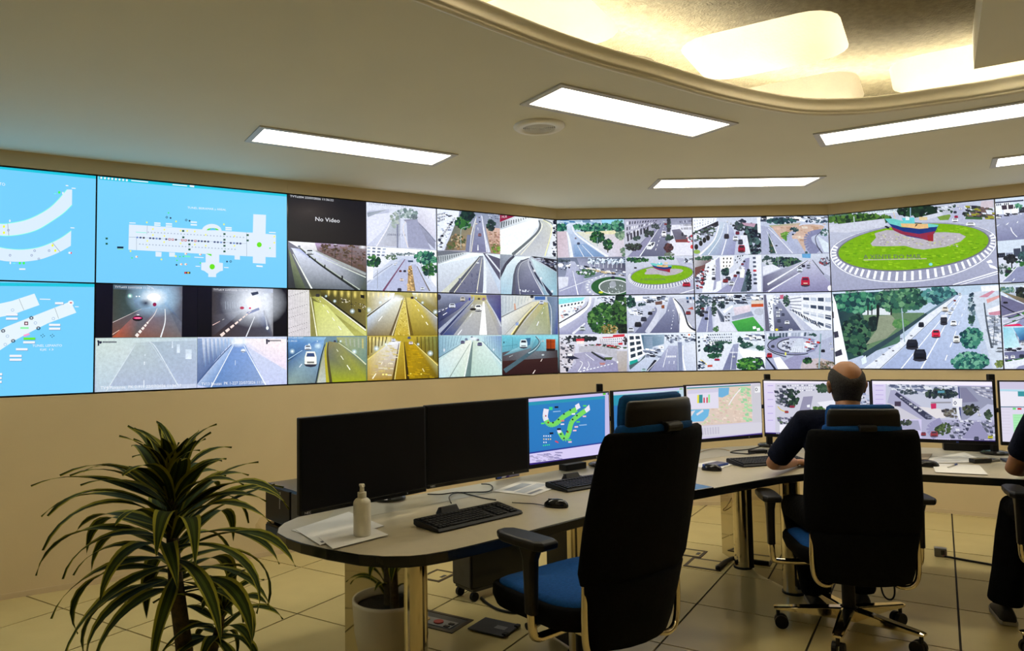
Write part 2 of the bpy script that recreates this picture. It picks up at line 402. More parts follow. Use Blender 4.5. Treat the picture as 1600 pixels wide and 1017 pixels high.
# ------------------------------------------------------------ painter: pictures on lit screens, drawn as flat shapes
rnd = random.Random(7)
class Paint:
    """flat coloured shapes on one screen rectangle; shapes are given in zoomed photo coordinates"""
    def __init__(s, O, ex, ez, n, rect, frame, power=1.0):
        s.O, s.ex, s.ez, s.n, s.rect, s.fr = Vector(O), ex, ez, n, rect, frame
        s.mb = MB(); s.k = 0; s.texts = []; s.grey = 0.0
    def st(s, p):
        X = on_plane(s.fr[0]+p[0]/s.fr[2], s.fr[1]+p[1]/s.fr[2], s.O, s.n)-s.O
        return (X.dot(s.ex), X.dot(s.ez))
    def w(s, q, d): return s.O+s.ex*q[0]+s.ez*q[1]+s.n*d
    def raw(s, q, cols):
        """q in panel metres; cols one colour or one per vertex; clipped to the rectangle"""
        x0, y0, x1, y1 = s.rect
        if not isinstance(cols, list): cols = [cols]*len(q)
        if s.grey:
            cols = [(c[0], c[1], c[2]-s.grey*max(0, c[2]-max(c[0], c[1])), *c[3:]) for c in cols]
        poly = [(a[0], a[1], c) for a, c in zip(q, cols)]
        for ax, lim, sg in ((0, x0, 1), (0, x1, -1), (1, y0, 1), (1, y1, -1)):
            out = []
            for i in range(len(poly)):
                a, b = poly[i], poly[(i+1) % len(poly)]
                fa, fb = sg*(a[ax]-lim), sg*(b[ax]-lim)
                if fa >= 0: out.append(a)
                if fa*fb < 0:
                    t = fa/(fa-fb)
                    out.append((a[0]+(b[0]-a[0])*t, a[1]+(b[1]-a[1])*t, tuple(u+(v-u)*t for u, v in zip(a[2], b[2]))))
            poly = out
            if len(poly) < 3: return
        s.k += 1; d = 0.0004+s.k*1.2e-5
        s.mb.add([s.w(a, d) for a in poly], [tuple(range(len(poly)))], [(*lin(a[2][:3]), a[2][3] if len(a[2]) > 3 else 1.0) for a in poly])
    def fill(s, c, c2=None):
        x0, y0, x1, y1 = s.rect; c2 = c2 or c
        s.raw([(x0, y1), (x1, y1), (x1, y0), (x0, y0)], [c, c, c2, c2])
    def poly(s, pts, cols): s.raw([s.st(p) for p in pts], cols)
    def P(s, cols, *xy): s.poly([(xy[i], xy[i+1]) for i in range(0, len(xy), 2)], cols)
    def line(s, x0, y0, x1, y1, w, c, w1=None):
        w1 = w if w1 is None else w1
        L = math.hypot(x1-x0, y1-y0) or 1; nx, ny = -(y1-y0)/L/2, (x1-x0)/L/2
        s.poly([(x0+nx*w, y0+ny*w), (x1+nx*w1, y1+ny*w1), (x1-nx*w1, y1-ny*w1), (x0-nx*w, y0-ny*w)], c)
    def path(s, pts, w, c, w1=None, curve=True):
        q = [(p.x, p.y) for p in smooth_path([(a, b, 0) for a, b in pts], 5)] if curve else pts
        w1 = w if w1 is None else w1; m = len(q)-1
        for i in range(m):
            s.line(*q[i], *q[i+1], w+(w1-w)*i/m, c, w+(w1-w)*(i+1)/m)
    def dash(s, x0, y0, x1, y1, nd, w0, w1, c, duty=0.5, pw=2.0):
        """dashes from far (x0,y0) to near (x1,y1), growing with nearness"""
        for i in range(nd):
            a, b = (i/nd)**pw, ((i+duty)/nd)**pw
            s.line(x0+(x1-x0)*a, y0+(y1-y0)*a, x0+(x1-x0)*b, y0+(y1-y0)*b, w0+(w1-w0)*a, c, w0+(w1-w0)*b)
    def dot(s, x, y, rx, ry, c, n=10, edge=None):
        pts = [(x+rx*cos(2*pi*i/n), y+ry*sin(2*pi*i/n)) for i in range(n)]
        if edge is None: s.poly(pts, c)
        else:
            n = max(n, 16); pts = [(x+rx*cos(2*pi*i/n), y+ry*sin(2*pi*i/n)) for i in range(n)]; k = s.k
            for i in range(n):
                s.k = k; s.poly([(x, y), pts[i], pts[(i+1) % n]], [(*c, 1.0), (*c, 0.0), (*c, 0.0)])
            s.k = k+1
    def ring(s, x, y, rx, ry, w, c, n=28, a0=0, a1=360):
        q = [(x+rx*cos(radians(a0+(a1-a0)*i/n)), y+ry*sin(radians(a0+(a1-a0)*i/n))) for i in range(n+1)]
        s.path(q, w, c, curve=False)
    def leaves(s, x, y, rx, ry, n, cols, size, soft=True):
        for _ in range(n):
            a = rnd.random()*2*pi; r = sqrt(rnd.random())
            cx, cy = x+rx*r*cos(a), y+ry*r*sin(a); z = size*(0.6+0.8*rnd.random())
            m = 6; ph = rnd.random()*6
            s.poly([(cx+z*(0.7+0.5*rnd.random())*cos(ph+2*pi*i/m), cy+z*(0.6+0.5*rnd.random())*sin(ph+2*pi*i/m)) for i in range(m)], rnd.choice(cols))
    def specks(s, quad, n, cols, size, asp=1.0):
        """scattered detail inside a quad (four corners)"""
        for _ in range(n):
            u, v = rnd.random(), rnd.random()
            a = [quad[0][i]*(1-u)+quad[1][i]*u for i in (0, 1)]; b = [quad[3][i]*(1-u)+quad[2][i]*u for i in (0, 1)]
            x, y = a[0]*(1-v)+b[0]*v, a[1]*(1-v)+b[1]*v; z = size*(0.5+rnd.random())
            s.poly([(x-z*asp, y-z*.6), (x+z*asp*.8, y-z*.5), (x+z*asp, y+z*.6), (x-z*asp*.7, y+z*.5)], rnd.choice(cols))
    def windows(s, quad, nx, ny, c, fx=0.6, fy=0.55, jit=0.0):
        def bl(u, v):
            a = [quad[0][i]*(1-u)+quad[1][i]*u for i in (0, 1)]; b = [quad[3][i]*(1-u)+quad[2][i]*u for i in (0, 1)]
            return (a[0]*(1-v)+b[0]*v, a[1]*(1-v)+b[1]*v)
        for i in range(nx):
            for j in range(ny):
                u0, u1 = (i+.5-fx/2)/nx, (i+.5+fx/2)/nx; v0, v1 = (j+.5-fy/2)/ny, (j+.5+fy/2)/ny
                cc = rnd.choice(c) if isinstance(c, list) else c
                s.poly([bl(u0, v0), bl(u1, v0), bl(u1, v1), bl(u0, v1)], cc)
    def car(s, x, y, w, c=(240, 242, 248), h=None, glass=(50, 55, 75), sh=True):
        h = h or w*0.75
        if sh: s.dot(x, y+h*.42, w*.56, h*.2, (60, 62, 82), 8)
        s.poly([(x-w*.5, y-h*.05), (x-w*.36, y-h*.42), (x+w*.36, y-h*.42), (x+w*.5, y-h*.05), (x+w*.5, y+h*.42), (x-w*.5, y+h*.42)], c)
        s.poly([(x-w*.36, y-h*.08), (x-w*.28, y-h*.32), (x+w*.28, y-h*.32), (x+w*.36, y-h*.08)], glass)
        s.line(x-w*.3, y+h*.3, x+w*.3, y+h*.3, h*.12, tuple(int(q*.55) for q in c))
    def cars(s, *xyw, cols=None):
        cols = cols or [(240, 242, 248), (40, 42, 56), (215, 220, 232), (70, 74, 96), (150, 60, 70)]
        for i in range(0, len(xyw), 3): s.car(xyw[i], xyw[i+1], xyw[i+2], rnd.choice(cols))
    def street(s, road, sky, tree):
        """a plain street view over the whole rectangle, in fractions of it"""
        x0, y0, x1, y1 = s.rect
        q = lambda u, v: (x0+(x1-x0)*u, y0+(y1-y0)*v)
        s.raw([q(0, 1), q(1, 1), q(1, .62), q(0, .62)], sky)
        for k in range(12):
            u = k/12; h = .70+.25*rnd.random(); s.raw([q(u, h), q(u+.075, h), q(u+.075, .60), q(u, .60)], rnd.choice(CITY))
            for j in range(3): s.raw([q(u+.01+.02*j, h-.04), q(u+.022+.02*j, h-.04), q(u+.022+.02*j, h-.09), q(u+.01+.02*j, h-.09)], (70, 80, 110))
        s.raw([q(0, .60), q(1, .60), q(1, 0), q(0, 0)], PAVE); s.raw([q(.46, .62), q(.56, .62), q(.95, 0), q(.12, 0)], road)
        for k in range(6):
            a, b = (k/6)**2, ((k+.5)/6)**2; s.raw([q(.51, .62-.62*a), q(.512+.004*k, .62-.62*a), q(.516+.006*k, .62-.62*b), q(.506, .62-.62*b)], WHT)
        for sd in (-1, 1):
            for k in range(60):
                t = rnd.random(); u = .51+sd*(.10+.34*t)+rnd.uniform(-.05, .05); v = .58-.42*t+rnd.uniform(-.06, .10); z = .012+.02*t
                s.raw([q(u-z, v), q(u, v-z*1.6), q(u+z, v), q(u, v+z*1.6)], rnd.choice(tree))
        for k in range(5):
            t = rnd.random(); u = .51+rnd.choice((-1, 1))*(.03+.12*t); v = .55-.45*t; z = .02+.03*t; c = rnd.choice([WHT, (40, 44, 60), (180, 50, 70), (120, 124, 150)])
            s.raw([q(u-z, v-z), q(u+z, v-z), q(u+z, v+z*.4), q(u+z*.7, v+z*1.3), q(u-z*.7, v+z*1.3), q(u-z, v+z*.4)], c); s.raw([q(u-z*.6, v+z*.4), q(u+z*.6, v+z*.4), q(u+z*.5, v+z), q(u-z*.5, v+z)], (50, 55, 75))
    def text(s, body, x0, y0, x1, y1, h, c=(255, 255, 255)):
        """baseline from (x0,y0) to (x1,y1) and letter height h, zoomed coordinates"""
        s.texts.append((body, s.st((x0, y0)), s.st((x1, y1)), h, s.st((x0, y0-h)), c))
    def done(s, name, parent):
        o = s.mb.build(name, M_CAMPICT if name == 'camera_picture' else M_PICT, parent)
        for body, a, b, h, top, c in s.texts:
            A = s.w(a, 0.0012+s.k*1.2e-5); ex = s.ex*(b[0]-a[0])+s.ez*(b[1]-a[1])
            lettering('caption', body, A, ex, s.ez*(top[1]-a[1]), emit_mat('caption_%d_%d_%d' % c, c), o)
        return o
class Panel:
    def __init__(s, side, col, row, frame, label):
        O, D, N = {'L': (M4, DL, NL), 'M': (M4, DM, NM), 'R': (M6, DR, NR)}[side]
        s.O = O+D*col*PW+UP*(ZB+row*PH); s.D, s.N, s.fr = D, N, frame
        s.grey = 0.0 if side == 'L' and (col == -4 or (col == -3 and row == 1)) else 0.26 if side != 'L' else 0.15
        base = s.O+D*PW/2
        s.t = thing('video_wall_display', base, math.atan2(D.y, D.x), label, 'display', 'video wall displays')
        e = 0.0012
        MB().box((0, 0.03, PH/2), (PW-2*e, 0.06-0.002, PH-2*e)).build('display_housing', M_BLACKG, s.t)
        s.loc = s.t.matrix_world
        s.inv = Matrix.LocRotScale(base, Matrix.Rotation(math.atan2(D.y, D.x), 3, 'Z'), None).inverted()
    def feed(s, i=None, j=None, name='camera_picture'):
        b = 0.0045
        x0, x1, y0, y1 = b, PW-b, b, PH-b
        mx, my = PW/2, PH/2
        if i is not None: x0, x1 = (x0, mx-.0006) if i == 0 else (mx+.0006, x1)
        if j is not None: y0, y1 = (my+.0006, y1) if j == 0 else (y0, my-.0006)
        q = Paint(s.O, s.D, UP, s.N, (x0, y0, x1, y1), s.fr); q.grey = s.grey; return q
    def put(s, p, name='camera_picture'):
        o = p.done(name, s.t)
        for ob in [o]+list(o.children):
            ob.data.transform(s.inv)
SKY = (118, 210, 255); TEAL = (28, 200, 226); ROAD = (150, 155, 195); ROADD = (110, 114, 152); WHT = (244, 247, 255); PAVE = (214, 220, 240)
GRN = [(38, 92, 62), (60, 118, 66), (24, 62, 52), (84, 138, 78), (34, 76, 76)]
GRNB = [(52, 120, 100), (36, 92, 92), (80, 150, 120), (28, 72, 84), (110, 168, 140)]
CITY = [(235, 240, 252), (190, 200, 224), (70, 80, 110), (140, 150, 182), (40, 46, 70), (250, 252, 255)]

# --- two tunnel diagrams at the far left
p = Panel('L', -4, 1, (0, 255, 5.2125), 'top video wall display with two curved white tunnel shapes on light blue')
f = p.feed(); f.fill(SKY)
f.P(TEAL, -900, -80, 810, 98, 808, 130, -900, -45)
a = [(545, 213), (470, 300), (400, 365), (300, 425), (200, 465), (80, 488), (0, 492), (-200, 470)]
b = [(588, 215), (586, 340), (520, 405), (420, 475), (310, 540), (200, 575), (90, 591), (0, 590), (-200, 570)]
def band(f, top, bot, c):
    A = [(q.x, q.y) for q in smooth_path([(x, y, 0) for x, y in top], 4)]; B = [(q.x, q.y) for q in smooth_path([(x, y, 0) for x, y in bot], 4)]
    for i in range(40):
        u, v = i/40, (i+1)/40
        g = lambda L, t: L[min(int(t*(len(L)-1)), len(L)-1)]
        f.poly([g(A, u), g(A, v), g(B, v), g(B, u)], c)
band(f, a, b[1:], (222, 240, 255)); f.P((222, 240, 255), 545, 213, 588, 215, 586, 340, 540, 380, 480, 290)
a2 = [(580, 548), (500, 605), (400, 655), (300, 688), (180, 703), (80, 698), (0, 685), (-200, 640)]
b2 = [(577, 672), (500, 716), (420, 752), (320, 785), (200, 801), (100, 801), (0, 790), (-200, 740)]
band(f, a2, b2, (222, 240, 255))
f.path(a, 6, (140, 255, 235)); f.path(b[1:], 6, (140, 255, 235)); f.path(a2, 5, (140, 255, 235))
f.line(62, 492, 72, 590, 3, (120, 130, 140)); f.line(428, 648, 488, 722, 3, (120, 130, 140))
for x, y in ((32, 516), (32, 566), (428, 670), (450, 712)): f.dot(x, y, 9, 11, (240, 250, 60))
for x, y in ((482, 238), (162, 814), (194, 814)): f.dot(x, y, 10, 11, (70, 250, 90))
for x, y in ((68, 546), (82, 750), (258, 750), (400, 712), (282, 713), (316, 780)): f.ring(x, y, 8, 8, 4, (130, 145, 190), 8)
f.P(WHT, 157, 857, 207, 857, 207, 868, 157, 868); f.P((240, 90, 120), 558, 724, 585, 724, 585, 738, 558, 738); f.dot(566, 730, 10, 9, WHT)
f.line(583, 204, 616, 206, 7, WHT); f.line(574, 526, 606, 528, 7, WHT); f.line(535, 182, 556, 184, 8, WHT); f.line(440, 248, 458, 250, 5, (120, 255, 240)); f.line(106, 816, 126, 816, 6, (120, 255, 240))
for x, y in ((80, 470), (84, 812), (512, 244)): f.dot(x, y, 6, 11, WHT)
f.text('TUNEL LEPANTO', -250, 150, 42, 186, 24, WHT)
p.put(f, 'diagram_picture')
p = Panel('L', -4, 0, (0, 435, 5.35), 'bottom video wall display with a slanted white tunnel diagram lettered TUNEL LEPANTO')
f = p.feed(); f.fill(SKY)
f.P(TEAL, -900, 25, 800, 44, 797, 72, -900, 52)
f.P((232, 247, 255), -200, 222, 0, 210, 100, 188, 288, 126, 330, 222, 200, 268, 100, 305, 0, 322, -200, 340)
f.P((232, 247, 255), 590, 192, 638, 286, 400, 375, 240, 455, 120, 520, 60, 560, -120, 680, -200, 560, 40, 408)
f.dot(592, 205, 25, 22, (240, 248, 255)); f.P((200, 40, 60), 584, 199, 602, 199, 602, 208, 584, 208)
f.line(160, 172, 200, 265, 3, (130, 140, 150)); f.line(458, 246, 490, 335, 3, (130, 140, 150))
for x0, x1, y, c in ((50, 148, 302, WHT), (50, 148, 336, WHT), (410, 504, 388, WHT), (410, 504, 420, WHT), (196, 294, 503, (110, 240, 40)), (194, 292, 534, WHT), (133, 231, 592, WHT), (80, 181, 647, WHT), (80, 181, 679, WHT), (460, 530, 207, WHT), (-60, 18, 800, WHT), (-60, 14, 832, WHT), (-60, 14, 864, WHT)):
    f.P((90, 150, 200), x0+2, y-7, x1+3, y-7, x1+3, y+13, x0+2, y+13); f.P(c, x0, y-9, x1, y-9, x1, y+9, x0, y+9)
f.P((255, 160, 215), 196, 472, 244, 457, 250, 470, 202, 488)
f.P((90, 20, 50), 203, 361, 235, 361, 235, 390, 203, 390); f.P((255, 230, 240), 211, 369, 228, 369, 228, 383, 211, 383)
f.P((150, 250, 180), 170, 406, 240, 406, 240, 422, 170, 422)
for x, y in ((262, 330), (321, 416), (26, 438), (110, 522)):
    for k in range(8):
        f.line(x+7*cos(k*pi/4), y+7*sin(k*pi/4), x+19*cos(k*pi/4+.3), y+16*sin(k*pi/4+.3), 7, (20, 34, 70))
for x, y in ((357, 479), (437, 479)):
    for k in range(4): f.line(x+9*cos(k*pi/2+.4), y+8*sin(k*pi/2+.4), x+18*cos(k*pi/2), y+15*sin(k*pi/2), 6, (25, 60, 90))
for x, y in ((105, 264), (446, 336), (62, 482), (296, 372), (44, 552)): f.ring(x, y, 12, 11, 4, (160, 190, 225), 10)
f.text('TUNEL LEPANTO', 270, 572, 518, 570, 20, WHT); f.text('EJE 13', 336, 607, 446, 606, 20, WHT)
f.line(332, 173, 422, 175, 7, WHT); f.line(626, 236, 658, 237, 6, WHT)
p.put(f, 'diagram_picture')
# --- long tunnel diagram
p = Panel('L', -3, 1, (148, 270, 5.263), 'top video wall display with a long white tunnel plan lettered TUNEL BEIRAMAR y AREAL')
f = p.feed(); f.fill((122, 214, 255), (118, 208, 255))
f.P(TEAL, 34, 22, 1585, 168, 1584, 196, 34, 54)
for k in range(8): f.dot(54+k*30, 41+k*2.9, 9, 9, WHT)
f.line(300, 63, 440, 76, 8, WHT); f.line(640, 97, 760, 108, 8, WHT); f.line(782, 108, 818, 112, 14, WHT)
BD = (226, 240, 255)
f.P(BD, 282, 424, 1248, 490, 1300, 492, 1304, 340, 1408, 346, 1405, 502, 1490, 508, 1490, 696, 1405, 692, 1405, 748, 1300, 742, 1300, 688, 1250, 686, 277, 632)
f.poly([(962+82*cos(radians(a)), 480+60*sin(radians(a))) for a in range(180, 361, 15)], BD)
f.poly([(970+50*cos(radians(a)), 472+18*sin(radians(a))) for a in range(180, 361, 20)], (100, 225, 60)); f.P((90, 200, 245), 940, 472, 958, 456, 985, 456, 1000, 472)
f.P(BD, 912, 660, 1024, 670, 1024, 738, 1054, 742, 1054, 804, 1030, 810, 998, 832, 998, 858, 934, 856, 934, 830, 900, 806, 876, 798, 876, 738, 912, 736)
f.P(BD, 500, 648, 550, 652, 548, 690, 500, 688); f.P(BD, 612, 654, 660, 656, 660, 690, 612, 690); f.P(BD, 1150, 676, 1194, 678, 1194, 714, 1150, 712)
f.P((100, 225, 60), 915, 664, 960, 668, 960, 686); f.dot(966, 772, 22, 22, (105, 230, 25), 18); f.dot(1353, 591, 20, 21, (105, 230, 25), 18)
f.line(282, 528, 345, 530, 3, (150, 170, 190)); f.line(432, 434, 430, 505, 3, (150, 170, 190)); f.line(343, 530, 343, 634, 3, (150, 170, 190)); f.line(1248, 490, 1250, 686, 3, (150, 170, 190))
f.line(345, 530, 1248, 582, 3, (180, 195, 215))
for k in range(34):
    x = 350+k*26.5; y = 531+k*1.58; c = rnd.choice([(70, 85, 130), (70, 85, 130), (120, 150, 210), (60, 60, 75)])
    if k in (10, 11, 14, 15, 18): f.P((180, 30, 60), x-9, y-8, x+9, y-8, x+9, y+9, x-9, y+9); f.P(WHT, x-5, y-4, x+5, y-4, x+5, y+4, x-5, y+4)
    elif k % 5 != 3: f.dot(x, y, 10, 8, c, 8)
for k in range(30):
    x = 440+k*27
    f.line(x-5, 492+k*1.5, x, 484+k*1.5, 4, (150, 165, 190)); f.line(x, 484+k*1.5, x+5, 492+k*1.5, 4, (150, 165, 190))
    f.line(x-75, 590+k*1.5, x-70, 582+k*1.5, 4, (150, 165, 190)); f.line(x-70, 582+k*1.5, x-65, 590+k*1.5, 4, (150, 165, 190))
for x, y in ((478, 463), (478, 512), (572, 468), (572, 520), (706, 476), (706, 580), (822, 482), (822, 590), (760, 478), (912, 510), (912, 600), (1148, 520), (1148, 600), (432, 560), (432, 612), (570, 570), (1476, 525), (1476, 575), (428, 408), (668, 400), (1062, 424), (294, 644), (666, 686), (548, 712)): f.dot(x, y, 7, 8, (246, 246, 120), 8)
for x, y in ((727, 478), (728, 530), (1066, 503), (1066, 550), (1257, 512), (1257, 556), (778, 588), (778, 630), (1066, 600), (1066, 646), (98, 540), (98, 583)): f.P((30, 90, 70), x-9, y-7, x+9, y-7, x+9, y+8, x-9, y+8)
f.P((15, 30, 60), 184, 606, 236, 607, 236, 622, 184, 622); f.line(186, 627, 236, 628, 4, (150, 230, 60)); f.P((30, 30, 40), 736, 814, 786, 814, 786, 830, 736, 830); f.P((220, 60, 60), 738, 815, 752, 815, 752, 829, 738, 829); f.dot(768, 822, 8, 7, (240, 200, 60))
for x, y in ((515, 414), (515, 430), (610, 420), (610, 438), (814, 406), (814, 428), (1100, 452), (1100, 468)): f.P((236, 246, 255), x-26, y-7, x+26, y-4, x+26, y+7, x-26, y+5)
for x, y in ((592, 366), (752, 389), (1117, 729)): f.ring(x, y, 9, 9, 4, (40, 70, 110), 4)
for x, y in ((623, 372), (779, 395), (1087, 730), (672, 757)): f.dot(x, y, 8, 8, (35, 55, 90), 6)
for x, y in ((343, 690), (709, 752), (747, 752), (866, 672), (747, 666)): f.dot(x, y, 10, 9, (250, 240, 220)); f.dot(x+8, y, 4, 5, (240, 90, 90))
for x, y in ((306, 700), (700, 690), (728, 688), (676, 720), (868, 742), (1440, 620), (606, 330)): f.dot(x, y, 7, 6, (80, 235, 140))
f.P((120, 245, 200), 742, 680, 786, 684, 786, 694, 742, 692); f.line(818, 694, 895, 698, 6, WHT); f.line(338, 488, 425, 494, 5, (140, 245, 225)); f.line(284, 412, 336, 414, 7, WHT); f.line(1432, 490, 1488, 493, 7, WHT); f.line(1328, 766, 1380, 770, 12, WHT); f.line(828, 768, 866, 770, 6, WHT); f.line(1062, 778, 1100, 780, 6, WHT)
f.text('TUNEL BEIRAMAR y AREAL', 762, 300, 1080, 318, 22, WHT)
p.put(f, 'diagram_picture')
# --- four tunnel cameras
p = Panel('L', -3, 0, (145, 440, 5.2117), 'bottom video wall display with two dark tunnels above two foggy roads')
f = p.feed(0, 0); f.fill((14, 16, 46), (8, 10, 34))
f.P([(84, 108, 128), (120, 146, 180), (110, 104, 112), (120, 84, 72)], 166, 20, 730, 36, 724, 452, 158, 454)
f.P([(70, 78, 72), (60, 80, 96), (70, 96, 104), (80, 84, 80)], 166, 60, 400, 70, 395, 220, 162, 330)
f.P([(60, 80, 130), (30, 40, 74), (70, 82, 120), (52, 56, 74)], 330, 140, 460, 130, 470, 215, 350, 215)
f.P([(120, 150, 200), (120, 134, 160), (124, 116, 116), (150, 84, 60)], 395, 220, 600, 190, 726, 452, 160, 454); f.P([(110, 120, 140), (104, 118, 146), (112, 96, 90), (190, 96, 60)], 395, 222, 520, 210, 345, 454, 158, 454)
f.P([(150, 180, 215), (112, 112, 126), (96, 96, 110), (100, 130, 180)], 540, 60, 730, 40, 724, 330, 590, 190)
f.dot(497, 128, 240, 170, (190, 225, 255), 18, (74, 96, 128)); f.dot(497, 128, 120, 80, (255, 255, 255), 16, (200, 232, 255)); f.dot(497, 128, 56, 34, (255, 255, 255));  f.dot(430, 175, 60, 40, (34, 46, 84), 12, (70, 92, 130))
f.dot(303, 116, 24, 22, (190, 255, 240), 12, (74, 100, 104)); f.dot(303, 116, 9, 9, WHT); f.dot(356, 120, 7, 6, WHT); f.dot(379, 120, 7, 6, WHT)
f.line(162, 332, 395, 222, 4, (225, 215, 215), 2); f.line(160, 430, 216, 394, 6, (235, 200, 185), 4); f.path([(525, 215), (500, 270), (450, 330)], 4, (220, 215, 215), 8); f.dash(450, 330, 345, 454, 5, 14, 28, (240, 232, 228), 0.7, 1.2); f.path([(588, 222), (588, 330), (553, 452)], 5, (232, 235, 240), 12)
f.dot(365, 300, 44, 22, (34, 26, 40)); f.dot(365, 296, 36, 9, (235, 50, 130)); f.line(345, 297, 388, 296, 5, (255, 190, 210)); f.line(358, 270, 378, 270, 6, WHT); f.dot(503, 186, 16, 16, (150, 40, 90)); f.line(440, 30, 500, 60, 5, (200, 215, 235))
f.text('TVTu603 22/07/2026 11:36:16', 180, 50, 494, 60, 15, WHT)
p.put(f)
f = p.feed(1, 0); f.fill((14, 16, 46), (6, 8, 26))
f.P([(90, 88, 96), (170, 180, 210), (100, 98, 110), (60, 50, 56)], 972, 50, 1468, 58, 1468, 448, 968, 452)
f.P([(70, 66, 72), (110, 120, 140), (92, 104, 140), (76, 70, 74)], 972, 80, 1240, 110, 1250, 225, 972, 275)
for k in range(9): f.line(1080+k*19, 160+k*2, 1082+k*19, 226-k*3, 4, (150, 160, 180))
f.P([(74, 74, 96), (110, 130, 190), (90, 90, 104), (70, 56, 56)], 1230, 230, 1390, 225, 1455, 450, 970, 452)
f.P([(220, 230, 245), (150, 150, 160), (128, 126, 132), (150, 158, 180)], 1390, 100, 1468, 90, 1468, 440, 1400, 240)
f.dot(1310, 170, 280, 210, (235, 242, 255), 18, (110, 116, 140)); f.dot(1315, 175, 150, 140, WHT, 14, (240, 246, 255)); f.dot(1312, 172, 60, 60, WHT, 14); f.line(1255, 260, 1355, 220, 20, (150, 160, 200))
f.line(975, 354, 1036, 322, 6, (235, 205, 200), 4); f.line(1055, 312, 1070, 304, 4, (200, 200, 205)); f.dash(1290, 238, 1030, 450, 9, 5, 26, (244, 226, 220), 0.72, 1.5); f.line(1318, 285, 1248, 448, 4, WHT, 8)
f.dot(1215, 214, 18, 12, (190, 80, 110)); f.dot(1280, 216, 10, 8, (220, 80, 120)); f.dot(1421, 378, 11, 15, (240, 250, 250)); f.path([(1392, 235), (1410, 310), (1420, 365)], 10, (190, 196, 210))
f.P((70, 80, 110), 1285, 90, 1345, 80, 1350, 100, 1300, 115)
f.text('TVTu614 22/07/2026 11:29:18', 982, 72, 1258, 78, 15, WHT)
p.put(f)
f = p.feed(0, 1); f.fill((188, 204, 206), (178, 190, 222))
f.P([(206, 220, 214), (196, 212, 228), (200, 208, 234), (186, 204, 222)], 26, 462, 845, 462, 842, 880, 22, 905)
f.P([(190, 204, 206), (188, 202, 212), (176, 188, 216), (178, 190, 214)], 350, 500, 460, 490, 690, 840, 140, 850)
f.P([(176, 192, 206), (186, 200, 218), (176, 188, 218), (180, 192, 222)], 470, 490, 845, 480, 845, 830, 690, 838)
f.line(348, 510, 100, 905, 5, (212, 223, 232), 9); f.path([(460, 490), (520, 545), (690, 840)], 5, (214, 224, 236), 10)
for x, y, w, h in ((697, 545, 26, 70), (780, 590, 50, 80), (648, 510, 10, 60)): f.P([(206, 220, 236), (206, 220, 236), (226, 236, 250), (226, 236, 250)], x-w/2, y-h/2, x+w/2, y-h/2, x+w/2, y+h/2, x-w/2, y+h/2)
f.line(425, 592, 425, 603, 10, (216, 226, 236)); f.line(420, 650, 420, 678, 9, (220, 228, 238)); f.line(416, 800, 416, 860, 9, (220, 228, 240))
f.P((30, 34, 70), 36, 478, 52, 478, 52, 520, 40, 524, 40, 498); f.P((30, 34, 70), 50, 486, 72, 484, 74, 500, 56, 508)
f.dash(80, 492, 196, 492, 9, 13, 13, (40, 46, 80), .7, 1); f.text('TV4 Puxeiros  PK 0-911 22/07/2026 11:36:17', 62, 876, 720, 856, 24, WHT)
p.put(f)
f = p.feed(1, 1); f.fill((210, 218, 240), (200, 208, 244))
f.P([(150, 170, 210), (190, 215, 250), (110, 130, 180), (100, 120, 170)], 845, 462, 1160, 462, 1000, 640, 850, 820)
for k in range(9):
    x = 890+k*36-k*k*.6; f.P([(220, 226, 240), (200, 212, 236), (120, 150, 200), (90, 110, 160)], x, 465, x+26-k*1.6, 465, x+30-k*2.5, 690-k*24, x+14, 700-k*25)
f.P([(130, 160, 220), (140, 170, 230), (150, 170, 214), (104, 140, 200)], 1150, 505, 1235, 505, 1410, 838, 950, 868)
f.P([(190, 205, 235), (170, 195, 240), (120, 150, 205), (170, 190, 225)], 1130, 505, 1150, 510, 960, 868, 850, 840)
f.path([(1130, 515), (1000, 650), (845, 830)], 6, (86, 110, 160), 14); f.line(1145, 520, 960, 866, 5, (235, 242, 252), 9); f.line(1230, 520, 1410, 845, 5, (240, 246, 255), 10)
f.P([(240, 236, 240), (250, 240, 240), (232, 220, 240), (210, 216, 246)], 1235, 462, 1575, 468, 1575, 720, 1250, 530)
f.dot(1190, 490, 90, 50, (250, 255, 255), 16, (180, 205, 240)); f.dot(1225, 562, 20, 16, (225, 232, 240)); f.line(1208, 570, 1240, 572, 6, (90, 104, 140)); f.line(1160, 640, 1160, 680, 6, (200, 215, 245)); f.line(1260, 520, 1572, 715, 5, (235, 230, 240))
f.P((30, 34, 70), 1410, 468, 1424, 468, 1424, 506, 1412, 510); f.P((30, 34, 70), 1424, 474, 1440, 474, 1442, 488, 1428, 496)
f.dash(1444, 480, 1534, 480, 9, 12, 12, (40, 46, 80), .7, 1); f.text('TV13 Bouzas  PK 1-227 22/07/2026 11:36:17', 884, 846, 1432, 828, 24, WHT)
p.put(f)
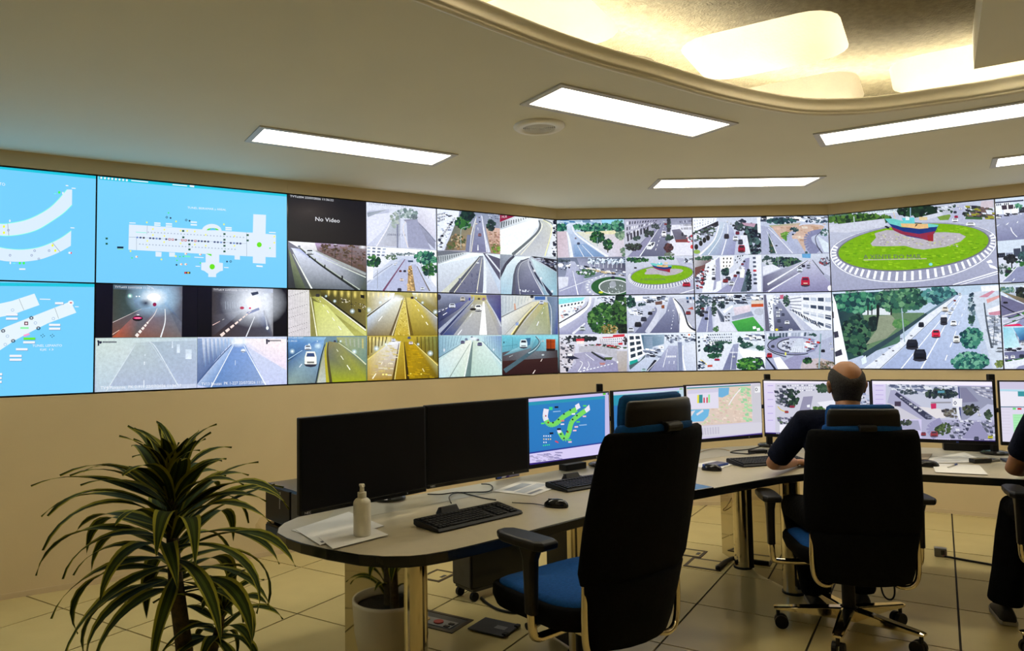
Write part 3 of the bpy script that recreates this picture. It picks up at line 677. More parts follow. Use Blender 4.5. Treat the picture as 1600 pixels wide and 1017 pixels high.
# --- L2 top
p = Panel('L', -2, 1, (444, 298, 6.2787), 'top video wall display showing No Video beside three road cameras')
f = p.feed(0, 0); f.fill((34, 34, 46), (30, 26, 34)); f.dot(250, 200, 330, 150, (64, 58, 60), 18, (33, 31, 42))
f.text('TVTu204 22/07/2026 11:36:22', 58, 62, 484, 104, 20, WHT); f.text('No Video', 306, 296, 545, 314, 40, WHT); p.put(f)
f = p.feed(1, 0); f.fill((222, 228, 244), (206, 212, 236))
f.P((196, 202, 226), 815, 200, 1030, 180, 1040, 300, 820, 530); f.P((226, 230, 248), 815, 240, 1090, 210, 960, 400, 820, 530)
f.P([(150, 160, 176), (176, 184, 196), (170, 178, 196)], 815, 215, 1010, 185, 820, 260)
f.P([(190, 198, 214), (170, 180, 196), (188, 190, 206), (200, 204, 222)], 1050, 300, 1140, 280, 1120, 550, 910, 540)
f.P([(150, 152, 178), (168, 172, 196), (160, 164, 192), (150, 154, 180)], 1170, 285, 1300, 270, 1480, 500, 1480, 575, 1215, 556, 1180, 340)
f.P((166, 170, 200), 1200, 300, 1300, 285, 1440, 575, 1215, 556)
f.P([(228, 230, 244), (236, 238, 250), (216, 216, 236), (206, 206, 226)], 1315, 170, 1482, 170, 1482, 470, 1310, 300)
f.leaves(1190, 220, 110, 50, 70, [(168, 184, 186), (140, 160, 160), (186, 200, 200), (120, 140, 142)], 16); f.leaves(1085, 290, 44, 70, 40, [(170, 184, 180), (150, 166, 160), (190, 198, 196)], 14); f.leaves(1275, 255, 30, 22, 20, [(104, 118, 128), (130, 142, 150)], 12)
f.line(1132, 190, 1135, 560, 7, (180, 186, 206)); f.line(1110, 330, 1112, 560, 16, (140, 146, 172)); f.path([(1040, 310), (1000, 390), (905, 545)], 6, (240, 240, 250), 12); f.path([(1195, 300), (1165, 370), (1215, 558)], 5, (232, 226, 226), 10); f.path([(1320, 320), (1400, 400), (1485, 500)], 10, (140, 144, 170))
f.text('TVTu207 22/07/2026 11:36:23', 826, 136, 1208, 166, 18, (150, 156, 176)); f.text('(060637 ) 1', 1012, 446, 1186, 450, 26, (96, 100, 128)); p.put(f)
f = p.feed(0, 1); f.fill((130, 130, 150), (84, 92, 90))
f.P([(250, 250, 255), (250, 250, 255), (120, 120, 128), (80, 92, 84)], 30, 490, 330, 500, 800, 760, 800, 980)
f.P([(235, 240, 255), (220, 225, 245), (92, 104, 104), (100, 108, 112)], 60, 560, 320, 600, 800, 860, 740, 980); f.P([(230, 236, 255), (180, 190, 240), (110, 118, 130), (104, 112, 120)], 70, 560, 150, 570, 720, 975, 270, 968)
f.P([(200, 180, 220), (150, 140, 150), (96, 74, 62), (120, 104, 104)], 300, 510, 805, 530, 805, 800, 330, 600)
f.specks([(330, 520), (800, 540), (800, 760), (380, 620)], 160, [(120, 96, 92), (86, 70, 60), (140, 116, 116), (100, 84, 60)], 12)
for x, y0, y1 in ((400, 525, 620), (500, 530, 665), (665, 545, 745)): f.line(x, y0, x-3, y1, 4, (40, 38, 46))
f.path([(310, 590), (520, 690), (800, 820)], 12, (170, 176, 176), 20); f.line(280, 620, 800, 850, 4, (220, 228, 220), 9)
f.P([(96, 108, 84), (150, 160, 130), (96, 108, 84), (60, 70, 66)], 32, 560, 60, 600, 210, 960, 90, 955); f.P([(90, 96, 110), (60, 66, 74), (52, 56, 62)], 30, 530, 30, 955, 110, 955)
f.path([(85, 620), (160, 760), (270, 962)], 6, (240, 245, 240), 16); f.path([(150, 560), (350, 720), (720, 972)], 8, (44, 52, 56), 34); f.path([(160, 560), (360, 716), (740, 970)], 4, (190, 200, 190), 10)
for x, y, h in ((245, 645, 24), (304, 678, 26), (398, 742, 34), (568, 856, 46)): f.line(x, y-h/2, x, y+h/2, h*.34, (30, 36, 44))
f.car(250, 598, 78, (225, 232, 240), 52); f.car(146, 546, 26, (150, 160, 180)); f.dot(768, 550, 44, 30, WHT, 12, (90, 96, 100)); f.dot(500, 522, 22, 14, WHT, 10, (150, 140, 150)); p.put(f)
f = p.feed(1, 1); f.fill((244, 248, 255), (206, 212, 232))
f.P((206, 214, 236), 805, 880, 1100, 640, 1280, 640, 1480, 990, 800, 980)
f.P((190, 200, 228), 805, 930, 1160, 660, 1190, 670, 960, 980, 805, 975); f.P((188, 194, 226), 985, 980, 1185, 672, 1240, 680, 1210, 985)
f.P((186, 192, 222), 1250, 720, 1290, 720, 1420, 985, 1290, 985); f.P([(180, 150, 110), (200, 170, 130), (150, 130, 96), (190, 160, 120)], 1220, 740, 1250, 730, 1290, 985, 1205, 985); f.specks([(1222, 760), (1250, 750), (1280, 980), (1210, 980)], 60, [(210, 176, 120), (130, 110, 80), (230, 200, 150)], 9)
f.line(1185, 672, 972, 982, 7, (130, 90, 120), 20); f.windows([(805, 545), (1010, 560), (990, 650), (805, 640)], 4, 3, [(80, 90, 120), (120, 130, 160), (180, 190, 215)], .6, .5); f.leaves(870, 690, 70, 55, 70, GRN, 16); f.leaves(1050, 650, 60, 26, 30, [(120, 140, 120), (90, 116, 96)], 10)
f.leaves(1390, 660, 110, 60, 110, GRNB, 18); f.leaves(1430, 770, 70, 60, 70, GRN, 17); f.leaves(1160, 622, 120, 12, 40, [(120, 136, 146), (90, 110, 116), (170, 180, 186)], 10)
f.path([(805, 870), (900, 780), (1040, 730)], 16, (214, 220, 236), 6); f.path([(805, 905), (940, 800), (1060, 720)], 4, (110, 116, 140)); f.P((240, 242, 250), 810, 745, 870, 745, 870, 870, 810, 880)
f.line(1340, 680, 1342, 770, 5, (90, 100, 110)); f.line(1410, 740, 1412, 860, 5, (90, 100, 110)); f.line(912, 780, 914, 960, 5, (150, 156, 170)); f.P((70, 90, 120), 1212, 684, 1262, 684, 1262, 702, 1212, 700); f.path([(1300, 740), (1370, 880), (1425, 985)], 5, (120, 110, 100), 12)
f.car(1137, 787, 26, (120, 50, 60)); f.car(1180, 787, 28, (60, 62, 84)); f.car(1150, 872, 36, (240, 224, 214)); f.car(1128, 968, 40, (50, 54, 90)); f.car(1353, 958, 36, (230, 236, 240)); f.car(1084, 722, 24, WHT); f.car(1100, 708, 18, WHT); f.P((240, 244, 246), 1430, 830, 1490, 840, 1490, 950, 1440, 880); p.put(f)
# --- L2 bottom: yellow tunnels
def tun_lights(f, x0, y0, x1, y1, n, r0, r1, wall, c=(220, 245, 255)):
    for k in range(n):
        t = (k/(n-1))**1.6; r = r0+(r1-r0)*t; f.dot(x0+(x1-x0)*t, y0+(y1-y0)*t, r*1.9, r*1.9, c, 10, wall); f.dot(x0+(x1-x0)*t, y0+(y1-y0)*t, r*.6, r*.6, WHT, 8)
p = Panel('L', -2, 0, (444, 445, 6.3566), 'bottom video wall display with four yellow lit road tunnels')
f = p.feed(0, 0); f.fill((90, 86, 50), (190, 190, 110))
f.P([(170, 170, 90), (190, 190, 110), (214, 216, 130), (210, 212, 140)], 270, 120, 360, 110, 812, 470, 812, 510, 330, 510)
f.P([(196, 200, 110), (216, 220, 140), (226, 230, 170), (210, 212, 150)], 290, 160, 420, 200, 700, 508, 340, 508)
f.P([(120, 112, 50), (150, 138, 70), (120, 112, 70), (60, 60, 34)], 360, 50, 812, 60, 812, 420, 370, 115)
for k in range(6): f.dot(440+k*66, 70+k*6, 22, 50, (236, 220, 130), 10, (136, 126, 60))
for x, y1 in ((430, 130), (540, 190), (668, 270)): f.line(x, 55, x, y1, 4, (60, 56, 30))
f.P((34, 34, 26), 365, 112, 420, 130, 812, 420, 812, 446); f.path([(372, 118), (600, 290), (812, 452)], 6, (240, 240, 220), 16); f.specks([(560, 130), (810, 200), (810, 250), (580, 180)], 50, [(60, 54, 40), (220, 214, 190)], 6)
f.P([(228, 226, 230), (236, 236, 232), (224, 220, 222), (230, 226, 232)], 26, 48, 248, 52, 262, 510, 28, 512)
for k in range(26): f.line(36+k*8.4, 50, 34+k*8.8, 510, 2.4, (176, 170, 176))
for y in (118, 250, 330, 430, 480): f.dash(44, y, 240, y-60, 9, 5, 5, (80, 76, 84), .35, 1)
f.P((150, 146, 90), 250, 60, 268, 110, 318, 510, 264, 510); f.path([(262, 120), (285, 260), (325, 508)], 5, (246, 246, 220), 11)
tun_lights(f, 415, 112, 676, 262, 3, 8, 15, (104, 100, 60)); f.car(332, 102, 40, (70, 64, 60)); f.P((30, 30, 26), 756, 96, 796, 104, 796, 136, 758, 130); f.P((30, 30, 26), 730, 236, 764, 244, 764, 276, 734, 270)
f.dash(340, 140, 610, 508, 6, 4, 10, (250, 250, 236), .4, 1.7); p.put(f)
f = p.feed(1, 0); f.fill((186, 178, 110), (140, 120, 60))
f.P([(190, 180, 120), (246, 248, 240), (246, 248, 250), (160, 150, 96)], 815, 70, 1100, 80, 1080, 140, 815, 310); f.P([(240, 244, 240), (190, 176, 110), (120, 110, 70), (180, 170, 100)], 1270, 80, 1520, 80, 1520, 300, 1290, 130)
f.P([(246, 250, 255), (238, 240, 226), (150, 134, 92), (128, 116, 92)], 1060, 140, 1180, 130, 1050, 508, 818, 508, 818, 330) if False else f.poly([(1060, 140), (1180, 130), (1050, 508), (818, 508), (818, 330)], [(246, 250, 255), (238, 240, 226), (150, 134, 92), (128, 116, 92), (200, 214, 236)])
f.poly([(1215, 125), (1290, 130), (1520, 330), (1520, 508), (1260, 508)], [(216, 200, 120), (222, 206, 110), (170, 176, 190), (140, 124, 50), (150, 130, 40)])
f.P([(226, 216, 130), (230, 218, 130), (196, 170, 60), (200, 178, 70)], 1165, 150, 1205, 150, 1250, 508, 1070, 508); f.specks([(1165, 160), (1205, 160), (1248, 505), (1075, 505)], 150, [(216, 200, 110), (170, 146, 50), (236, 222, 140)], 5)
f.line(1185, 130, 1062, 508, 4, (110, 96, 70), 46); f.line(1192, 130, 1070, 508, 3, (240, 230, 190), 10); f.line(1200, 130, 1262, 508, 4, (120, 100, 40), 44); f.line(1198, 130, 1246, 508, 3, (240, 226, 150), 8)
for k in range(5): f.dot(835+k*50, 96, 14, 40, (250, 236, 180), 8, (196, 184, 124)); f.dot(1320+k*46, 96, 12, 36, (250, 236, 170), 8, (200, 186, 116))
f.line(815, 316, 1060, 140, 14, (70, 70, 64), 4); f.line(815, 306, 1060, 134, 6, (226, 230, 226), 3); f.line(1290, 132, 1520, 320, 4, (70, 68, 56), 14); f.line(1290, 140, 1520, 330, 3, (240, 240, 230), 7)
tun_lights(f, 1010, 140, 840, 250, 3, 8, 17, (200, 196, 140)); tun_lights(f, 1310, 130, 1500, 270, 3, 7, 15, (180, 170, 110)); f.car(1270, 126, 30, (70, 54, 70)); f.dot(1110, 130, 90, 40, WHT, 12, (240, 242, 236))
f.line(975, 310, 935, 360, 6, (250, 250, 245), 9); f.dash(1300, 200, 1455, 445, 4, 4, 11, (252, 248, 220), .4, 1.3); p.put(f)
f = p.feed(0, 1); f.fill((120, 150, 170), (120, 130, 70))
f.P([(110, 160, 220), (160, 200, 230), (90, 130, 190), (60, 90, 130)], 25, 515, 420, 520, 330, 640, 25, 760); f.poly([(300, 560), (400, 545), (320, 985), (25, 995), (25, 780)], [(110, 150, 210), (140, 180, 230), (120, 140, 150), (150, 170, 160), (90, 120, 160)])
f.P([(176, 180, 130), (150, 170, 150), (120, 150, 140), (90, 110, 80)], 520, 520, 812, 515, 812, 780, 530, 570); f.poly([(440, 560), (540, 575), (812, 800), (812, 975), (440, 980), (420, 700)], [(150, 140, 100), (150, 150, 110), (130, 140, 96), (170, 176, 40), (170, 180, 40), (116, 120, 110)])
f.P([(170, 170, 130), (180, 176, 150), (190, 200, 196), (196, 200, 190)], 400, 620, 425, 600, 415, 975, 325, 985); f.path([(425, 570), (410, 680), (430, 978)], 10, (190, 180, 60), 28); f.path([(440, 570), (430, 690), (465, 976)], 6, (90, 84, 50), 30); f.path([(405, 590), (370, 700), (312, 982)], 6, (40, 50, 70), 12)
f.car(262, 725, 118, (244, 246, 240), 150, (70, 90, 140)); f.car(236, 620, 66, (226, 236, 250), 50); f.dot(335, 605, 42, 34, (220, 240, 250), 12, (120, 164, 220)); tun_lights(f, 560, 560, 696, 664, 2, 8, 16, (120, 136, 110)); tun_lights(f, 330, 560, 80, 660, 3, 5, 16, (120, 170, 220))
f.line(30, 745, 180, 650, 6, (190, 220, 245)); f.path([(540, 575), (700, 690), (812, 790)], 6, (220, 224, 190), 12); f.car(503, 558, 24, (80, 80, 110)); f.windows([(590, 530), (800, 530), (800, 640), (600, 600)], 5, 1, [(196, 190, 130), (170, 180, 160)], .4, .9)
f.line(176, 785, 150, 818, 6, WHT); f.dash(520, 640, 695, 905, 3, 5, 12, (244, 246, 220), .45, 1.3); f.text('TVTu203 22/07', 34, 535, 190, 530, 18, (225, 238, 250)); f.text('11:36:22', 34, 566, 128, 564, 18, (225, 238, 250)); p.put(f)
f = p.feed(1, 1); f.fill((190, 170, 60), (150, 120, 20))
f.P([(200, 180, 90), (210, 196, 130), (220, 220, 190), (150, 130, 50)], 818, 510, 1080, 515, 1030, 590, 818, 740); f.P([(190, 170, 70), (140, 150, 90), (110, 100, 40), (150, 130, 40)], 1290, 515, 1525, 510, 1525, 780, 1300, 590)
f.poly([(1040, 570), (1160, 560), (1080, 945), (820, 960), (820, 750)], [(226, 234, 255), (230, 232, 240), (170, 140, 50), (180, 150, 60), (210, 190, 110)]); f.poly([(1200, 565), (1290, 580), (1525, 810), (1525, 938), (1240, 945)], [(170, 140, 20), (190, 160, 30), (170, 170, 120), (110, 90, 10), (170, 140, 10)])
f.P([(196, 176, 70), (196, 170, 60), (150, 120, 20), (160, 130, 30)], 1155, 570, 1185, 570, 1200, 948, 1105, 950); f.line(1155, 565, 1095, 950, 4, (240, 226, 140), 10); f.line(1140, 580, 1080, 950, 6, (100, 80, 30), 24); f.line(1190, 565, 1230, 948, 6, (70, 54, 10), 30); f.line(1184, 565, 1206, 948, 3, (226, 200, 90), 9)
f.specks([(1210, 590), (1300, 600), (1480, 920), (1250, 930)], 60, [(186, 156, 20), (160, 132, 14), (196, 162, 24)], 8, 2.6); f.specks([(1040, 600), (1140, 600), (1060, 900), (850, 900)], 50, [(216, 204, 160), (226, 220, 196), (206, 188, 116)], 7, 2.6)
for k in range(6): f.line(836+k*36, 515, 834+k*34, 700-k*24, 9, (90, 76, 24)); f.line(1320+k*38, 515, 1322+k*40, 610+k*32, 8, (96, 84, 26)); f.dot(850+k*38, 540, 10, 36, (246, 230, 150), 8, (196, 178, 90))
f.line(820, 748, 1040, 575, 10, (236, 220, 130), 4); f.line(1290, 580, 1525, 800, 4, (236, 226, 150), 10); tun_lights(f, 1010, 590, 915, 632, 2, 9, 17, (190, 176, 90)); tun_lights(f, 1330, 590, 1450, 680, 2, 9, 17, (150, 130, 50)); f.dot(1090, 570, 50, 30, WHT, 12, (222, 222, 220)); f.car(1084, 545, 40, (226, 232, 250)); f.car(1258, 576, 40, (236, 226, 230)); f.car(1240, 524, 32, (110, 120, 150))
f.line(912, 880, 876, 932, 9, (250, 246, 220), 12); f.line(1372, 830, 1390, 862, 7, (250, 240, 180)); f.line(975, 766, 964, 790, 7, (246, 240, 220)); f.dash(1030, 782, 1085, 782, 3, 8, 8, (250, 240, 200), .5, 1); f.dot(982, 890, 12, 9, (252, 240, 150)); f.dot(1014, 890, 12, 9, (252, 240, 150)); f.dot(1360, 886, 8, 7, (252, 240, 120)); f.dot(1256, 882, 6, 6, (252, 240, 120)); p.put(f)
# --- L1 top
p = Panel('L', -1, 1, (678, 320, 7.015), 'top video wall display with white curved ramp walls and a hillside road')
f = p.feed(0, 0); f.fill((150, 160, 186), (170, 170, 190))
f.P((232, 238, 252), 30, 40, 280, 60, 270, 130, 110, 500, 30, 500); f.specks([(40, 60), (270, 120), (120, 470), (40, 460)], 70, CITY, 10, 1.4); f.windows([(36, 90), (120, 80), (120, 170), (36, 200)], 5, 3, (70, 80, 110), .5, .6)
for k in range(12): f.car(60+k*15, 380-k*21, 34-k, rnd.choice([(50, 54, 76), (230, 234, 246), (90, 96, 120)]), 22)
f.path([(270, 130), (190, 300), (90, 500)], 14, (216, 222, 240), 24); f.P([(120, 130, 120), (150, 140, 120), (170, 150, 120), (110, 110, 110)], 250, 160, 420, 240, 380, 500, 120, 500)
f.leaves(320, 190, 80, 75, 130, GRN, 18); f.leaves(370, 110, 70, 60, 90, [(30, 56, 60), (44, 76, 70), (24, 44, 56)], 18); f.leaves(260, 400, 80, 80, 90, [(170, 140, 110), (120, 106, 84), (196, 176, 146), (90, 100, 70)], 14); f.leaves(180, 450, 50, 40, 40, [(90, 110, 70), (120, 110, 84)], 14)
f.P([(160, 168, 200), (170, 178, 206), (130, 132, 172), (126, 128, 168)], 468, 110, 520, 110, 565, 520, 400, 518); f.path([(455, 150), (405, 330), (385, 518)], 8, (226, 230, 236), 16); f.path([(520, 120), (550, 320), (600, 522)], 8, (216, 222, 240), 30); f.line(520, 120, 575, 520, 3, WHT, 7); f.line(460, 130, 405, 516, 3, (244, 240, 220), 6)
f.P((130, 136, 168), 360, 330, 400, 330, 385, 518, 340, 510); f.P([(200, 180, 170), (220, 190, 180), (190, 150, 130), (150, 130, 96)], 560, 240, 720, 260, 720, 540, 620, 530); f.leaves(620, 225, 46, 60, 70, [(40, 66, 72), (56, 92, 80), (30, 50, 62)], 15); f.leaves(680, 480, 46, 50, 60, [(110, 150, 60), (80, 120, 50), (140, 170, 80), (150, 120, 90)], 13); f.specks([(580, 300), (715, 300), (715, 450), (620, 450)], 50, [(220, 186, 170), (176, 140, 130), (150, 120, 96)], 10)
f.windows([(570, 80), (725, 110), (725, 170), (600, 150)], 6, 3, [(90, 96, 120), (200, 206, 226), (150, 156, 180)], .7, .4); f.path([(290, 480), (288, 300), (310, 255), (370, 242)], 6, (170, 190, 190)); f.car(496, 328, 38, (160, 120, 130), 36); f.car(458, 208, 26, (240, 236, 230)); f.car(496, 186, 20, (70, 76, 96)); f.car(490, 140, 18, (110, 110, 130)); f.line(476, 250, 478, 280, 5, WHT); f.line(476, 440, 476, 502, 7, WHT, 13); p.put(f)
f = p.feed(1, 0); f.fill((220, 226, 236), (214, 222, 232))
f.P((150, 24, 74), 722, 100, 900, 120, 722, 190); f.text('MUR', 742, 148, 800, 142, 26, (240, 214, 226))
f.P([(150, 160, 176), (226, 232, 240), (244, 250, 252), (200, 208, 220)], 722, 190, 900, 130, 1140, 150, 722, 275)
for k in range(14): f.line(745+k*26, 188-k*5, 738+k*27, 254-k*10, 12-k*.4, (90, 100, 110))
f.P([(240, 252, 255), (250, 255, 255), (246, 252, 255), (236, 250, 252)], 722, 275, 1140, 145, 1145, 240, 722, 545); f.P([(238, 246, 240), (250, 252, 246), (244, 248, 240), (236, 244, 234)], 722, 360, 1145, 230, 960, 450, 860, 545, 722, 545) if False else f.poly([(722, 360), (1145, 220), (1060, 350), (850, 545), (722, 545)], (240, 250, 246))
f.poly([(1160, 165), (1230, 180), (1290, 260), (1270, 420), (1225, 565), (850, 548), (1100, 340), (1150, 240)], [(200, 206, 204), (206, 210, 204), (210, 212, 204), (204, 206, 208), (204, 208, 220), (190, 196, 206), (186, 192, 204), (190, 196, 200)])
f.path([(1150, 170), (1165, 230), (1110, 330), (860, 545)], 16, (110, 118, 128), 32); f.path([(1165, 180), (1180, 240), (1120, 340), (900, 545)], 5, (240, 244, 240), 12); f.path([(1185, 200), (1180, 260), (1110, 360), (950, 548)], 5, (240, 238, 220), 9); f.path([(1190, 165), (1270, 210), (1290, 290), (1215, 560)], 6, (240, 240, 196), 13); f.path([(1200, 160), (1290, 200), (1310, 250)], 10, (130, 140, 140), 14)
f.P((226, 232, 240), 1305, 160, 1350, 165, 1350, 560, 1240, 560, 1290, 330); f.specks([(1312, 170), (1345, 170), (1345, 560), (1290, 560)], 60, [(36, 42, 70), (70, 80, 110), (240, 244, 255), (20, 26, 60)], 14); p.put(f)
f = p.feed(0, 1); f.fill((228, 238, 248), (190, 196, 214))
f.P((120, 126, 140), 36, 500, 340, 500, 340, 530, 36, 580); f.P([(170, 178, 186), (206, 212, 220), (226, 234, 240), (190, 198, 206)], 36, 560, 360, 515, 360, 545, 36, 655)
for k in range(12): f.line(52+k*24, 568-k*3.5, 54+k*24, 636-k*8.5, 12, (120, 130, 138))
f.P([(238, 250, 255), (250, 252, 255), (244, 250, 255), (230, 244, 250)], 36, 655, 420, 525, 540, 525, 520, 560, 36, 960); f.P([(214, 218, 206), (226, 230, 226), (196, 200, 196), (208, 212, 190)], 60, 962, 500, 560, 520, 565, 170, 962) if False else f.poly([(70, 962), (500, 570), (520, 570), (160, 962)], (210, 214, 202))
f.P([(120, 126, 148), (140, 146, 166), (112, 116, 146), (100, 104, 134)], 500, 560, 545, 560, 540, 965, 165, 962); f.P([(140, 144, 166), (150, 154, 176), (110, 114, 146), (116, 118, 148)], 500, 580, 525, 580, 470, 965, 220, 962); f.line(505, 565, 180, 962, 8, (96, 100, 116), 40); f.line(505, 575, 220, 960, 3, (232, 232, 210), 9); f.line(528, 575, 468, 966, 3, (240, 238, 220), 10)
f.P([(206, 216, 232), (190, 204, 224), (206, 220, 240), (190, 206, 230)], 540, 555, 600, 575, 725, 820, 725, 970, 560, 968); f.P((96, 96, 124), 535, 525, 725, 590, 725, 830) ; f.P((226, 232, 244), 560, 540, 725, 745, 725, 720, 580, 540); f.path([(545, 555), (560, 700), (555, 968)], 12, (230, 238, 250), 40); f.dot(480, 636, 18, 8, (220, 226, 236)); f.P((150, 156, 186), 36, 500, 60, 500, 130, 498, 36, 515)
f.specks([(290, 760), (480, 760), (470, 950), (240, 950)], 30, [(120, 124, 152), (104, 108, 140)], 16, .5); p.put(f)
f = p.feed(1, 1); f.fill((190, 198, 214), (170, 184, 204))
f.P([(150, 160, 176), (170, 180, 196), (120, 126, 150)], 722, 545, 890, 550, 722, 740); f.path([(880, 560), (800, 640), (722, 800)], 22, (70, 72, 96), 44); f.poly([(890, 565), (1060, 565), (1040, 590), (900, 680), (850, 980), (722, 980), (722, 820), (800, 660)], [(226, 238, 244), (240, 246, 250), (220, 230, 238), (206, 222, 232), (176, 206, 224), (170, 200, 222), (190, 214, 230), (214, 230, 240)])
f.poly([(950, 605), (1050, 590), (1070, 700), (1200, 985), (850, 980), (870, 760)], [(130, 136, 158), (170, 174, 192), (150, 154, 180), (104, 108, 144), (84, 88, 120), (106, 112, 134)]); f.path([(1040, 585), (930, 640), (885, 760), (880, 980)], 10, (96, 100, 120), 26); f.path([(1040, 595), (950, 650), (920, 780), (945, 982)], 3, (214, 216, 220), 6); f.path([(1045, 590), (1035, 650), (1100, 800), (1200, 988)], 4, (226, 230, 240), 8)
f.P([(210, 230, 236), (150, 180, 196), (150, 190, 210), (140, 170, 196)], 1060, 580, 1345, 740, 1345, 990, 1210, 985); f.P((34, 34, 56), 1060, 560, 1345, 600, 1345, 735) ; f.specks([(1090, 575), (1340, 610), (1340, 700), (1150, 610)], 50, [(190, 200, 220), (90, 96, 130), (150, 150, 170)], 9, 1.5); f.path([(1050, 620), (1130, 790), (1290, 990)], 10, (60, 66, 96), 36); f.path([(1060, 640), (1150, 790), (1250, 990)], 4, (190, 204, 220), 10)
for x, y in ((1100, 722), (1172, 806), (1294, 948)): f.dot(x, y, 20, 20, WHT, 10, (160, 190, 206))
f.specks([(940, 930), (1090, 930), (1090, 950), (940, 950)], 12, (230, 234, 244) and [(220, 226, 240)], 8); p.put(f)
# --- L1 bottom
p = Panel('L', -1, 0, (680, 450, 7.015), 'bottom video wall display with three bright tunnels and a reddish one with a lorry')
f = p.feed(0, 0); f.fill((150, 156, 190), (150, 154, 176))
f.P([(160, 168, 196), (190, 190, 210), (120, 128, 160), (90, 96, 120)], 34, 60, 400, 70, 400, 130, 34, 240); f.poly([(400, 100), (430, 110), (34, 500), (34, 250)], [(150, 150, 140), (170, 172, 180), (70, 80, 130), (50, 60, 110)]); f.P([(90, 100, 170), (130, 134, 180), (70, 80, 150), (40, 48, 90)], 150, 200, 390, 110, 260, 230, 34, 380)
f.poly([(440, 90), (560, 110), (720, 430), (720, 515), (80, 515), (300, 280)], [(190, 182, 120), (200, 196, 160), (170, 172, 190), (160, 162, 180), (60, 80, 150), (140, 146, 180)]); f.P([(200, 200, 180), (196, 196, 190), (176, 176, 176), (170, 174, 186)], 460, 180, 560, 170, 700, 515, 200, 515)
f.P([(206, 196, 120), (206, 190, 110), (180, 170, 120), (170, 160, 110)], 380, 72, 560, 80, 560, 130, 420, 130); f.P([(120, 116, 150), (96, 90, 140), (60, 66, 150), (120, 126, 170)], 560, 75, 722, 80, 722, 380, 580, 140); f.path([(560, 130), (650, 270), (722, 420)], 5, (214, 220, 230), 12); f.path([(420, 90), (400, 150), (200, 330), (34, 480)], 10, (176, 184, 206), 40); f.path([(415, 130), (260, 290), (60, 512)], 4, (60, 70, 120), 30)
f.P((244, 246, 246), 520, 150, 540, 150, 568, 515, 482, 515); f.car(472, 214, 74, (240, 242, 240), 74); f.dot(415, 232, 36, 14, (40, 40, 44)); f.car(186, 192, 70, (220, 226, 240), 50); f.car(300, 118, 52, (206, 200, 190), 50); f.car(530, 118, 36, (180, 150, 170)); f.car(478, 116, 26, (90, 80, 60)); f.P((60, 66, 190), 368, 108, 384, 106, 384, 136, 368, 138); f.dot(36, 100, 28, 34, (60, 60, 84))
f.line(130, 268, 84, 298, 6, WHT, 8); f.line(404, 276, 376, 316, 5, WHT, 7); f.line(292, 456, 246, 515, 8, WHT, 11); f.line(412, 180, 396, 200, 5, WHT); f.dash(34, 262, 150, 210, 3, 8, 6, WHT, .6, 1); p.put(f)
f = p.feed(1, 0); f.fill((196, 204, 214), (200, 200, 196))
f.P([(200, 210, 220), (226, 226, 214), (226, 226, 220), (186, 198, 210)], 724, 85, 1080, 85, 1060, 150, 724, 310)
for k in range(9): f.line(740+k*36, 90, 738+k*34, 290-k*19, 4, (160, 172, 186))
f.poly([(1060, 150), (1160, 140), (840, 515), (724, 515), (724, 330)], [(216, 214, 196), (220, 214, 180), (214, 214, 210), (190, 196, 206), (226, 230, 232)]); f.poly([(1160, 150), (1240, 160), (1270, 515), (860, 515)], [(196, 190, 130), (190, 186, 140), (150, 160, 140), (176, 178, 180)]); f.P([(170, 176, 130), (196, 196, 150), (170, 176, 150), (186, 190, 176)], 1190, 190, 1235, 190, 1240, 500, 980, 500)
f.path([(1150, 150), (1000, 310), (850, 515)], 8, (110, 104, 70), 26); f.path([(1145, 150), (980, 310), (830, 515)], 4, (240, 232, 170), 16); f.P([(110, 130, 160), (140, 156, 190), (60, 76, 170), (110, 130, 150)], 1225, 95, 1345, 95, 1345, 512, 1275, 515); f.path([(1230, 140), (1270, 240), (1272, 515)], 6, (200, 210, 220), 12); f.line(724, 318, 1060, 150, 8, (110, 116, 120), 4)
f.car(1164, 156, 46, (214, 220, 240), 40); f.P((80, 120, 190), 1090, 92, 1205, 92, 1205, 130, 1090, 130); f.dot(1060, 96, 20, 16, (50, 56, 80)); f.P((210, 170, 150), 862, 170, 878, 170, 888, 236, 866, 240); f.P((150, 170, 220), 880, 376, 916, 376, 912, 410, 880, 410); f.line(1176, 262, 1168, 286, 5, WHT); f.line(1134, 366, 1114, 412, 7, WHT, 9); f.line(1190, 210, 1188, 225, 4, WHT); f.line(760, 515, 1060, 200, 4, (150, 150, 140)); p.put(f)
f = p.feed(0, 1); f.fill((196, 220, 226), (190, 214, 210))
f.P([(150, 186, 206), (200, 226, 232), (190, 220, 230), (130, 166, 190)], 34, 522, 400, 525, 330, 580, 34, 770); f.P([(200, 226, 232), (130, 160, 210), (150, 190, 206), (190, 220, 226)], 470, 525, 726, 525, 726, 810, 510, 590)
for k in range(8): f.line(50+k*34, 528, 48+k*30, 720-k*16, 4, (120, 150, 176)); f.line(540+k*26, 530, 545+k*26, 620+k*22, 4, (130, 160, 190))
f.poly([(340, 575), (400, 570), (330, 980), (34, 990), (34, 800)], [(230, 236, 226), (236, 240, 230), (200, 220, 206), (196, 220, 226), (206, 224, 224)]); f.poly([(410, 570), (520, 590), (726, 830), (726, 965), (380, 978)], [(206, 220, 206), (216, 232, 226), (186, 216, 222), (196, 220, 214), (180, 206, 196)]); f.poly([(405, 590), (415, 590), (388, 975), (310, 980)], [(130, 150, 150), (120, 140, 140), (104, 130, 130), (120, 146, 146)])
